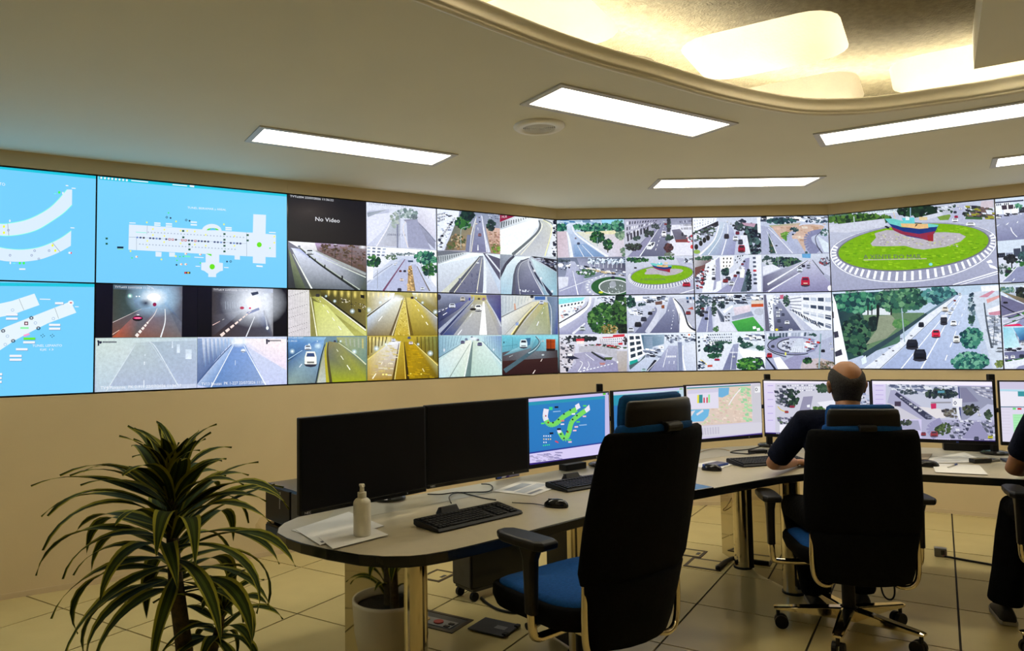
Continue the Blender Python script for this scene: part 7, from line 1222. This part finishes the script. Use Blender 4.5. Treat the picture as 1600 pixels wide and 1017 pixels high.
fb = at_z(1095, 872, 0); floor_box(fb-exn*.23, exn*.23, eyn*.17, 'closed brown framed floor outlet box nearest the middle wall')
fb = at_z(760, 993, 0)
lid = thing('outlet_box_lid', fb-exn*.01+eyn*.09, -TH, 'loose dark grey outlet box lid lying beside the open box', 'lid')
MB().box((0, 0, .010), (.21, .17, .008)).build('lid_plate', M_DARKG, lid, bevel=.003)
MB().box((0, 0, .003), (.17, .13, .006)).build('lid_rim', M_BLACK, lid)
MB().box((.04, .0, .0146), (.06, .04, .0012)).build('label_patch', M_GREY, lid)
for y in (-.06, .06): MB().box((.10, y, .014), (.02, .03, .012)).build('hinge', M_BLACK, lid)
F = lambda x, y, z=.008: at_z(x, y, z)
cable('floor_cable', [F(752, 934), F(765, 945), F(785, 954), F(815, 957), F(850, 951), F(885, 940), F(905, 930)], .007, 'black power cable lying from the computer tower across the floor')
cable('cable_conduit', [F(1121, 888, .014), F(1131, 879, .016), F(1143, 873, .018), F(1144, 872.5, .018)], .014, 'thick black cable conduit between outlet box and desk leg')
cable('leg_cable', [P(1143, 778, -.06), F(1136, 790, .50), F(1130, 796, .44), F(1134, 797, .42), F(1143, 791, .44)], .003, 'thin brown cable hanging beside the mirror leg panel', M_OCHRE)
cb = at_z(1470, 869, 0); jb = thing('junction_box', cb, -TH, 'small grey junction box on the floor below the papers', 'junction box')
MB().box((0, 0, .028), (.07, .05, .056)).build('body', M_GREY, jb, bevel=.004)
MB().box((.012, -.0255, .03), (.02, .002, .03)).build('face_plate', M_DARKG, jb)
cable('red_wire', [F(1474, 868, .02), F(1482, 870, .012), F(1492, 872)], .004, 'short red wire leaving the junction box', M_RED)
cable('black_floor_cable', [F(1476, 869, .02), F(1492, 872), F(1520, 877), F(1548, 882), F(1600, 892)], .007, 'black corrugated cable running right from the junction box')
# ------------------------------------------------------------ chairs
def sect(w, d, y, z, r=None, bow=0.0, n=5, e=2.6):
    """one horizontal cross-section of a chair back: superellipse, bowed to the rear at its middle"""
    out = []
    for k in range(28):
        a = 2*pi*k/28; c, s = cos(a), sin(a)
        x = w/2*math.copysign(abs(c)**(2/e), c); yy = d/2*math.copysign(abs(s)**(2/2.2), s)
        out.append(Vector((x, y+yy-bow*(1-(2*x/w)**2) if w else y, z)))
    return out
def chair(loc, rz, SH, base0, label, loop=False, REC=.06, ARM=.28, AY=.02):
    t = thing('office_chair', (loc[0], loc[1], 0), rz, label, 'chair', 'high backed office chairs')
    # five-star base
    for k in range(5):
        a = base0-rz+k*2*pi/5; u = Vector((cos(a), sin(a), 0)); v = Vector((-u.y, u.x, 0)); rg = []
        for r, w, z0, z1 in ((.030, .066, .072, .130), (.12, .062, .080, .124), (.24, .054, .088, .113), (.325, .048, .090, .106), (.342, .034, .092, .103)):
            rg.append([u*r+v*w/2+UP*z0, u*r+v*w/2+UP*(z1-.004), u*r+v*w*.30+UP*z1, u*r-v*w*.30+UP*z1, u*r-v*w/2+UP*(z1-.004), u*r-v*w/2+UP*z0])
        arm = MB().loft(rg).build('base_arm', M_CHROME, t, bevel=.002)
        c = u*.322; q = MB(); q.tube([c+UP*.052, c+UP*.09], .009, 10); h = u*.0+v*1
        fork = q.build('castor_stem', M_BLACK, t)
        cc = c-u*.014+UP*.032
        for sg in (-1, 1):
            w = MB(); w.tube([cc+v*sg*.006, cc+v*sg*.027], .032, 18); w.build('castor_wheel', M_BLACK, fork, bevel=.003)
    MB().lathe([(.042, .074), (.042, .128), (.034, .134), (.030, .134), (.030, .24), (.024, .24), (.024, SH-.135)], 24).build('gas_column', M_BLACK, t)
    MB().box((0, -.02, SH-.115), (.17, .26, .055)).build('tilt_mechanism', M_BLACK, t, bevel=.012)
    MB().box((-.088, -.09, SH-.125), (.006, .085, .06)).build('mechanism_plate', M_CHROME, t, bevel=.008)
    MB().tube([(-.085, .03, SH-.12), (-.17, .04, SH-.125), (-.22, .045, SH-.128)], [.008, .008, .012], 10).build('height_lever', M_BLACK, t)
    # seat
    rg = []
    for z, s in ((SH-.095, .86), (SH-.085, .95), (SH-.05, 1.0), (SH-.022, .995), (SH-.012, .97)):
        rg.append([Vector((x*s, y*s+.02, z-.018*max(0, (y-.16)/.09)**2)) for x, y in rrect(.52, .49, .13, 6)])
    MB().loft(rg).build('seat_shell', M_FABRIC, t, smooth=True)
    rg = []
    for z, s in ((SH-.020, .955), (SH-.008, .94), (SH+.002, .86), (SH+.006, .6), (SH+.006, .2)):
        rg.append([Vector((x*s, y*s+.02, z-.018*max(0, (y-.16)/.09)**2)) for x, y in rrect(.50, .47, .12, 6)])
    MB().loft(rg).build('seat_cushion', M_BLUE, t, smooth=True)
    # back
    yb = lambda z: -.232-REC*(z-.05)-.10*max(0, z-.25)**1.5
    low = [(-.140, .36, .045), (-.135, .40, .06), (-.09, .425, .07), (0.0, .450, .075), (.085, .475, .07), (.092, .47, .055)]
    MB().loft([sect(w, d, yb(z)-.012, SH+z, bow=.050) for z, w, d in low]).build('lower_back', M_FABRIC, t, smooth=True)
    up = [(.074, .43, .05), (.080, .48, .07), (.12, .512, .085), (.25, .516, .09), (.38, .505, .085), (.47, .495, .08), (.52, .485, .072), (.548, .468, .055), (.556, .44, .03)]
    MB().loft([sect(w, d, yb(z), SH+z, bow=.050, e=3.4) for z, w, d in up]).build('backrest', M_FABRIC, t, smooth=True)
    fc = [(.02, .34, .05), (.03, .365, .06), (.2, .38, .075), (.4, .37, .075), (.52, .345, .095), (.556, .34, .095), (.570, .335, .085), (.576, .32, .06)]
    MB().loft([sect(w, d, yb(z)+.020-.014*max(0, (z-.5)/.08), SH+z, bow=.030, e=5) for z, w, d in fc]).build('back_cushion', M_BLUE, t, smooth=True)
    # headrest
    hz = [(.525, .28, .030), (.532, .302, .040), (.57, .315, .044), (.62, .312, .042), (.644, .30, .034), (.650, .28, .02)]
    MB().loft([sect(w, d, yb(.56)-.012-.05*(z-.56), SH+z, bow=.018, e=6) for z, w, d in hz]).build('headrest_shell', M_BLACK, t, smooth=True)
    hc = [(.530, .27, .03), (.54, .296, .05), (.58, .306, .056), (.63, .303, .056), (.656, .29, .05), (.666, .26, .03)]
    MB().loft([sect(w, d, yb(.56)+.022-.05*(z-.56), SH+z, bow=.016, e=5) for z, w, d in hc]).build('headrest_cushion', M_BLUE, t, smooth=True)
    y0 = yb(.56)-.045
    MB().tube([(-.036, y0-.022, SH+.566), (.036, y0-.022, SH+.566)], .015, 14).build('headrest_hinge', M_BLACK, t, bevel=.004)
    MB().box((0, y0+.0, SH+.572), (.075, .05, .020)).build('headrest_bracket', M_BLACK, t, bevel=.005)
    # chrome side tubes and armrests
    for sg in (-1, 1):
        p = [(sg*.222, -.238, SH+.085), (sg*.228, -.238, SH-.02), (sg*.222, -.238, SH-.11), (sg*.196, -.240, SH-.150), (sg*.150, -.225, SH-.158), (sg*.09, -.13, SH-.140)]
        MB().tube(smooth_path(p, 5), .0115, 12).build('back_tube', M_CHROME, t, smooth=True)
        p = [(sg*.10, AY, SH-.125), (sg*.22, AY, SH-.128), (sg*(ARM-.025), AY, SH-.126), (sg*(ARM-.005), AY, SH-.108), (sg*ARM, AY, SH-.04)]
        MB().tube(smooth_path(p, 5), .0155, 12).build('arm_bracket', M_CHROME, t, smooth=True)
        rg = []
        for z, w, d in ((SH-.045, .034, .046), (SH+.06, .036, .050), (SH+.13, .038, .056), (SH+.165, .042, .085), (SH+.178, .046, .13)):
            rg.append([Vector((sg*ARM+x, AY+y, z)) for x, y in rrect(w, d, .014, 4)])
        MB().loft(rg).build('arm_post', M_BLACK, t, smooth=False, bevel=.002)
        pad = [(x, y) for x, y in [(-.036, -.115), (.030, -.118), (.046, -.09), (.050, .0), (.044, .09), (.022, .128), (-.012, .134), (-.036, .115), (-.046, .05), (-.046, -.09)]]
        rg = []
        for z, s in ((SH+.176, .9), (SH+.182, .985), (SH+.196, 1.0), (SH+.204, .95), (SH+.207, .8)):
            rg.append([Vector((sg*(ARM+.004)+x*s*sg, AY+.015+y*s, z)) for x, y in (pad if sg > 0 else pad[::-1])])
        MB().loft(rg).build('arm_pad', M_BLACK, t, bevel=.003, smooth=False)
    if loop:
        p = [(-.02+.09, -.20, SH-.10), (.075, -.225, SH-.19), (.10, -.235, SH-.215), (.125, -.225, SH-.19), (.13, -.20, SH-.10)]
        MB().tube(smooth_path(p, 6), .004, 8).build('cable_loop', M_BLACK, t, smooth=True)
    return t
chair((.325, 2.62), radians(38), .595, radians(20), 'empty black high backed office chair with blue seat in front of the switched off monitors', REC=.20, AY=-.05)
chair((1.745, 3.605), radians(-8), .46, radians(163), 'black high backed office chair with the balding man sitting in it', True, ARM=.345)
chair((2.72, 3.30), radians(-24.8), .51, radians(100), 'black high backed office chair of the second man beside the green table monitor')

# ------------------------------------------------------------ people
def limb(mb, pts, radii, n=14, flat=None):
    mb.tube([Vector(p) for p in pts], radii, n)
def ell(mb, c, r, n=16, m=10):
    rg = []
    for i in range(1, m):
        a = -pi/2+pi*i/m; rg.append([Vector((c[0]+r[0]*cos(a)*cos(2*pi*k/n), c[1]+r[1]*cos(a)*sin(2*pi*k/n), c[2]+r[2]*sin(a))) for k in range(n)])
    mb.loft(rg)
def rings(mb, spec):
    """spec: list of (centre, rx, ry) horizontal ellipses"""
    mb.loft([[Vector((c[0]+rx*cos(2*pi*k/20), c[1]+ry*sin(2*pi*k/20), c[2])) for k in range(20)] for c, rx, ry in spec])
def hand(mb, w, fwd, side):
    """palm and five unequal, slightly curled fingers from the wrist w along fwd; side = direction of the thumb"""
    w = Vector(w); f = Vector(fwd).normalized(); s = Vector(side).normalized(); d = -f.cross(s).normalized()
    if d.z > 0: d = -d
    mb.loft([[w+f*a+s*x*wd+d*y*.013 for x, y in ((-1, -1), (1, -1), (1.05, 0), (1, 1), (-1, 1), (-1.05, 0))] for a, wd in ((-.02, .024), (.02, .036), (.06, .041), (.09, .040))])
    for k, L in ((-1.5, .058), (-.5, .074), (.5, .080), (1.5, .070)):
        b = w+f*.085-s*k*.0195*-1
        b = w+f*.085+s*k*.0195
        mb.tube([b-f*.02, b+f*L*.4+d*.004, b+f*L*.75+d*.018, b+f*L*.92+d*.034], [.0095, .0092, .0085, .007], 8)
    b = w+f*.02+s*.03
    mb.tube([b-s*.015, b+s*.022+f*.02+d*.006, b+s*.034+f*.045+d*.012, b+s*.036+f*.066+d*.016], [.013, .0115, .010, .008], 8)
def remesh(o, vox, sm=6):
    md = o.modifiers.new('remesh', 'REMESH'); md.mode = 'VOXEL'; md.voxel_size = vox; md.use_smooth_shade = True
    md = o.modifiers.new('smooth', 'SMOOTH'); md.factor = .5; md.iterations = sm
def person(loc, rz, J, label, bald=True):
    t = thing('person', (loc[0], loc[1], 0), rz, label, 'person', None)
    b = MB()
    hx, hy, hz = J['head']
    # head: skull, face, jaw, neck, ears, nose, brow, chin
    ell(b, (hx, hy-.008, hz+.022), (.077, .098, .098), 20, 12); ell(b, (hx, hy+.022, hz-.03), (.062, .074, .085)); ell(b, (hx, hy+.045, hz-.085), (.040, .042, .032))
    for sg in (-1, 1):
        ell(b, (hx+sg*.080, hy-.005, hz-.012), (.010, .020, .033)); ell(b, (hx+sg*.088, hy-.014, hz+.004), (.008, .016, .020)); ell(b, (hx+sg*.040, hy+.068, hz-.025), (.022, .020, .018))
    b.tube([(hx, hy+.085, hz+.012), (hx, hy+.105, hz-.020), (hx, hy+.094, hz-.034)], [.008, .013, .012], 8)
    ell(b, (hx, hy+.080, hz+.022), (.050, .018, .012)); ell(b, (hx, hy+.082, hz-.062), (.024, .012, .007)); ell(b, (hx, hy+.080, hz-.073), (.022, .012, .008))
    nx, ny, nz = J['neck']
    b.tube([(nx, ny-.01, nz-.06), (nx, ny, nz+.01), (hx, hy-.015, hz-.08), (hx, hy-.02, hz)], [.075, .058, .055, .06], 16)
    px, py, pz = J['pelvis']; cx, cy, cz = J['chest']
    rings(b, [((px, py, pz-.08), .13, .10), ((px, py, pz), .165, .12), ((px*.5+cx*.5, py*.5+cy*.5, pz*.55+cz*.45), .145, .105), ((cx, cy, cz), .165, .115), ((cx, cy+.005, cz+.09), .15, .10), ((nx, ny-.005, nz-.015), .075, .07)])
    for sd in ('l', 'r'):
        S_, E_, W_, H_ = [J[k+sd] for k in ('sho', 'elb', 'wri', 'fin')]
        b.tube([S_, Vector(S_).lerp(Vector(E_), .5), E_, Vector(E_).lerp(Vector(W_), .4), W_], [.052, .046, .038, .038, .026], 14)
        hand(b, W_, Vector(H_)-Vector(W_), (1 if sd == 'l' else -1, .1, 0))
        Hp, K_, A_ = [J[k+sd] for k in ('hip', 'kne', 'ank')]
        b.tube([Hp, Vector(Hp).lerp(Vector(K_), .5), K_, Vector(K_).lerp(Vector(A_), .35), A_], [.080, .072, .055, .052, .036], 14)
    body = b.build('body', M_SKIN, t); remesh(body, .0062, 4)
    # hair: cropped cap round the sides and back of the skull, bare on top when balding
    h = MB(); n = 30; shell = []
    def skull(z):
        k = sqrt(max(.02, 1-((z-.022)/.100)**2)); return .079*k, .100*k
    for i in range(8):
        outer = []; inn = []
        for k in range(n):
            a = radians(168+204*k/(n-1)); side = abs(cos(a))
            ztop = (.030+.052*side**1.5) if bald else .098
            z = -.078+(ztop+.078)*i/7; rx, ry = skull(max(z, -.045)); ky = .82 if z < -.05 else 1
            e = .0045 if 0 < i < 7 else .0005
            outer.append(Vector((hx+(rx+e)*cos(a), hy-.008+(ry+e)*ky*sin(a), hz+z))); inn.append(Vector((hx+(rx-.012)*cos(a), hy-.008+(ry-.012)*ky*sin(a), hz+z)))
        shell.append(outer+inn[::-1])
    h.loft(shell); ho = h.build('hair', M_HAIR, t, smooth=True)
    # shirt and trousers
    s = MB(); g = .016
    rings(s, [((px, py, pz-.07), .165, .13), ((px, py, pz+.03), .190, .145), ((px*.5+cx*.5, py*.5+cy*.5-.004, pz*.55+cz*.45), .178, .135), ((cx, cy-.004, cz), .195, .140), ((cx, cy, cz+.085), .185, .125), ((cx*.5+nx*.5, ny-.005, nz-.045), .13, .098), ((nx, ny-.004, nz-.005), .080, .076)])
    for sd in ('l', 'r'):
        S_, E_ = Vector(J['sho'+sd]), Vector(J['elb'+sd]); I_ = Vector((cx, cy, S_.z-.01))
        q = S_.lerp(E_, J.get('sleeve', .88))
        s.tube([I_.lerp(S_, .45), S_, S_.lerp(E_, .35), S_.lerp(E_, .7), q], [.076, .070, .063, .060, .060], 16)
    so = s.build('shirt', M_NAVY, t); remesh(so, .009, 6)
    tr = MB()
    rings(tr, [((px, py+.0, pz-.115), .15, .12), ((px, py, pz-.05), .185, .142), ((px, py, pz+.02), .18, .138)])
    for sd in ('l', 'r'):
        Hp, K_, A_ = [Vector(J[k+sd]) for k in ('hip', 'kne', 'ank')]
        tr.tube([Hp, Hp.lerp(K_, .5), K_, K_.lerp(A_, .3), K_.lerp(A_, .7), A_+(A_-K_)*.02], [.095, .088, .074, .074, .072, .078], 16)
    to = tr.build('trousers', M_TROUSER, t); remesh(to, .009, 6)
    for sd in ('l', 'r'):
        A_ = Vector(J['ank'+sd]); d = Vector(J['toe'+sd])-Vector((A_.x, A_.y, 0)); d.z = 0; d.normalize(); v = Vector((-d.y, d.x, 0)); rg = []; sl = []
        for a, w, z in ((-.075, .026, .075), (-.055, .036, .085), (0, .038, .095), (.06, .042, .075), (.12, .046, .055), (.165, .040, .045), (.185, .022, .036)):
            c = Vector((A_.x, A_.y, 0))+d*a
            rg.append([c+v*w*cos(radians(q))+UP*(.022+(z-.022)*max(0, sin(radians(q)))) for q in range(0, 181, 20)])
            sl.append([c+v*(w+.004)+UP*.003, c+v*(w+.004)+UP*.024, c-v*(w+.004)+UP*.024, c-v*(w+.004)+UP*.003])
        MB().loft(rg).build('shoe', M_SHOE, t, smooth=True); MB().loft(sl).build('shoe_sole', M_SOLE, t, bevel=.004)
    return t
J1 = dict(head=(.025, .010, 1.200), neck=(.012, -.03, 1.065), chest=(0, -.028, .90), pelvis=(0, -.065, .577),
          shol=(-.185, -.02, 1.015), elbl=(-.285, .215, .780), wril=(-.13, .42, .755), finl=(-.06, .52, .745),
          shor=(.195, -.02, 1.01), elbr=(.30, .17, .80), wrir=(.16, .40, .755), finr=(.12, .50, .745),
          hipl=(-.10, -.04, .545), knel=(-.155, .33, .535), ankl=(-.06, .34, .095), toel=(-.02, .6, 0),
          hipr=(.10, -.04, .545), kner=(.17, .34, .535), ankr=(.18, .40, .095), toer=(.20, .7, 0), sleeve=.84)
person((1.755, 3.605), radians(-8), J1, 'balding man in a dark navy shirt seated at the desk with his back turned')
J2 = dict(head=(.0, .03, 1.26), neck=(0, -.02, 1.125), chest=(0, -.028, .95), pelvis=(0, -.065, .627),
          shol=(-.19, -.02, 1.06), elbl=(-.268, .150, .788), wril=(-.16, .385, .757), finl=(-.10, .48, .745),
          shor=(.19, -.02, 1.06), elbr=(.28, .16, .80), wrir=(.15, .38, .757), finr=(.10, .48, .745),
          hipl=(-.10, -.04, .595), knel=(-.235, .335, .565), ankl=(-.300, .335, .10), toel=(-.30, .70, 0),
          hipr=(.10, -.04, .595), kner=(.20, .36, .565), ankr=(.20, .36, .10), toer=(.22, .65, 0), sleeve=.72)
person((2.72, 3.30), radians(-24.8), J2, 'second man in dark clothes and shoes with his bare elbow on the armrest', False)

# ------------------------------------------------------------ striped house plant
PD = 2.35
pot0 = Vector((-.97, PD, 0))
pot = thing('planter', pot0, 0, 'round white planter filled with dark soil', 'planter')
MB().lathe([(.125, 0), (.150, .015), (.166, .10), (.176, .235), (.176, .25), (.165, .25), (.160, .215)], 40, caps=False).build('pot_wall', M_POT, pot, smooth=True)
MB().lathe([(.125, .004), (.126, .008)], 32).build('pot_bottom', M_POT, pot)
MB().lathe([(.160, .200), (.159, .212), (.10, .218)], 32).build('soil', M_SOIL, pot, smooth=True)
plant = thing('striped_dracaena', pot0+UP*.21, 0, 'tall dracaena with long drooping yellow edged leaves in a planter', 'plant')
def to_plant(px, py, dy=0.0):
    q = at_depth(px, py, PD+dy); return q-plant.location
c0 = to_plant(288, 1016)
stems = [([Vector((.0, .0, -.03)), c0*.6, c0, to_plant(277, 930), to_plant(270, 850), to_plant(268, 775), to_plant(264, 728)], [.030, .028, .026, .024, .019, .014, .006]),
         ([Vector((.07, .02, -.03)), to_plant(330, 1030, .03), to_plant(342, 985, .03), to_plant(348, 945, .03)], [.022, .018, .014, .007])]
for pts, rr in stems:
    q = smooth_path(pts, 4); R_ = []
    for i in range(len(q)):
        u = i/4; k = min(int(u), len(rr)-2); R_.append(rr[k]+(rr[k+1]-rr[k])*(u-k))
    MB().tube(q, R_, 10).build('cane', M_CANE, plant, smooth=True)
lr = random.Random(11)
LD, LM, LY = (.026, .042, .006), (.052, .078, .010), (.30, .29, .03)
def leaf(base, az, el, L, w, droop, twist=0.0):
    n = 12; p = Vector(base); pts = []; e = el
    for i in range(n+1):
        t_ = i/n; pts.append((p.copy(), e))
        step = L/n; p = p+Vector((cos(az)*cos(e), sin(az)*cos(e), sin(e)))*step
        e -= droop/n*(.35+1.3*t_); az += twist/n
    b = MB(); W_ = []
    for i, (q, e) in enumerate(pts):
        t_ = i/n; wd = w*(.38+.62*min(1, t_/.35))*(1-max(0, (t_-.45)/.55)**1.7)+.0006
        sd = Vector((-sin(az), cos(az), 0)); nrm = Vector((-cos(az)*sin(e), -sin(az)*sin(e), cos(e)))
        W_.append([q+sd*wd*x+nrm*wd*abs(x)*.18+nrm*.004*sin(t_*9+x*2)*abs(x) for x in (-1, -.64, -.2, .2, .64, 1)])
    cols = [LY, LD, LM, LD, LY]
    ve = [q for r in W_ for q in r]
    for i in range(n):
        for j in range(5):
            b.f.append((i*6+j, i*6+j+1, (i+1)*6+j+1, (i+1)*6+j)); b.c.append(cols[j])
    b.v = [tuple(q) for q in ve]
    return b.build('leaf', M_LEAF, plant, smooth=True)
def frond(px, py, tx, ty, dz=0.0, w=.019, el=None, dr=None):
    pass
crown = smooth_path(stems[0][0][2:], 6)
zs = [q.z for q in crown]
def on_stem(z):
    for i in range(len(crown)-1):
        if crown[i].z <= z <= crown[i+1].z: return crown[i].lerp(crown[i+1], (z-crown[i].z)/(crown[i+1].z-crown[i].z))
    return crown[-1]
zlo, zhi = to_plant(275, 930).z, to_plant(265, 738).z
N = 84
for k in range(N):
    u = k/(N-1); z = zlo+(zhi-zlo)*(u**.85+lr.uniform(-.02, .02)); az = k*2.39996+lr.uniform(-.2, .2)
    el = radians(6+76*u**1.1+lr.uniform(-14, 12)); L = (.30+.15*sin(pi*min(1, .2+u*.8)))*lr.uniform(.75, 1.15)*(1-.58*u**3)
    leaf(on_stem(z), az, el, L, lr.uniform(.024, .034), radians(lr.uniform(95, 175)*(1-.80*u**1.6)), lr.uniform(-.9, .9))
for px, py, az, el, L, dr in ((258, 745, 3.3, 82, .165, -4), (266, 744, .3, 80, .11, 10), (268, 750, -.6, 72, .10, 15), (262, 745, 3.0, 62, .22, 40), (270, 800, -.15, 42, .34, 40), (272, 840, .05, 35, .36, 25), (262, 790, 3.25, 30, .44, 60), (262, 800, 3.05, 22, .46, 75)):
    leaf(to_plant(px, py), az, radians(el), L, .027, radians(dr))
st2 = smooth_path(stems[1][0], 5)
for k in range(26):
    u = k/25; q = st2[int(8+u*(len(st2)-9))]; az = k*2.39996+.6
    leaf(q, az, radians(-5+75*u+lr.uniform(-10, 10)), lr.uniform(.16, .25), lr.uniform(.016, .022), radians(lr.uniform(80, 150)*(1-.4*u)), lr.uniform(-.4, .4))
for k in range(10):
    az = k*2.39996; leaf(Vector((-.05, -.03, .0))+UP*.03*(k % 3), az, radians(65+lr.uniform(-15, 10)), lr.uniform(.22, .30), .017, radians(lr.uniform(70, 130)))
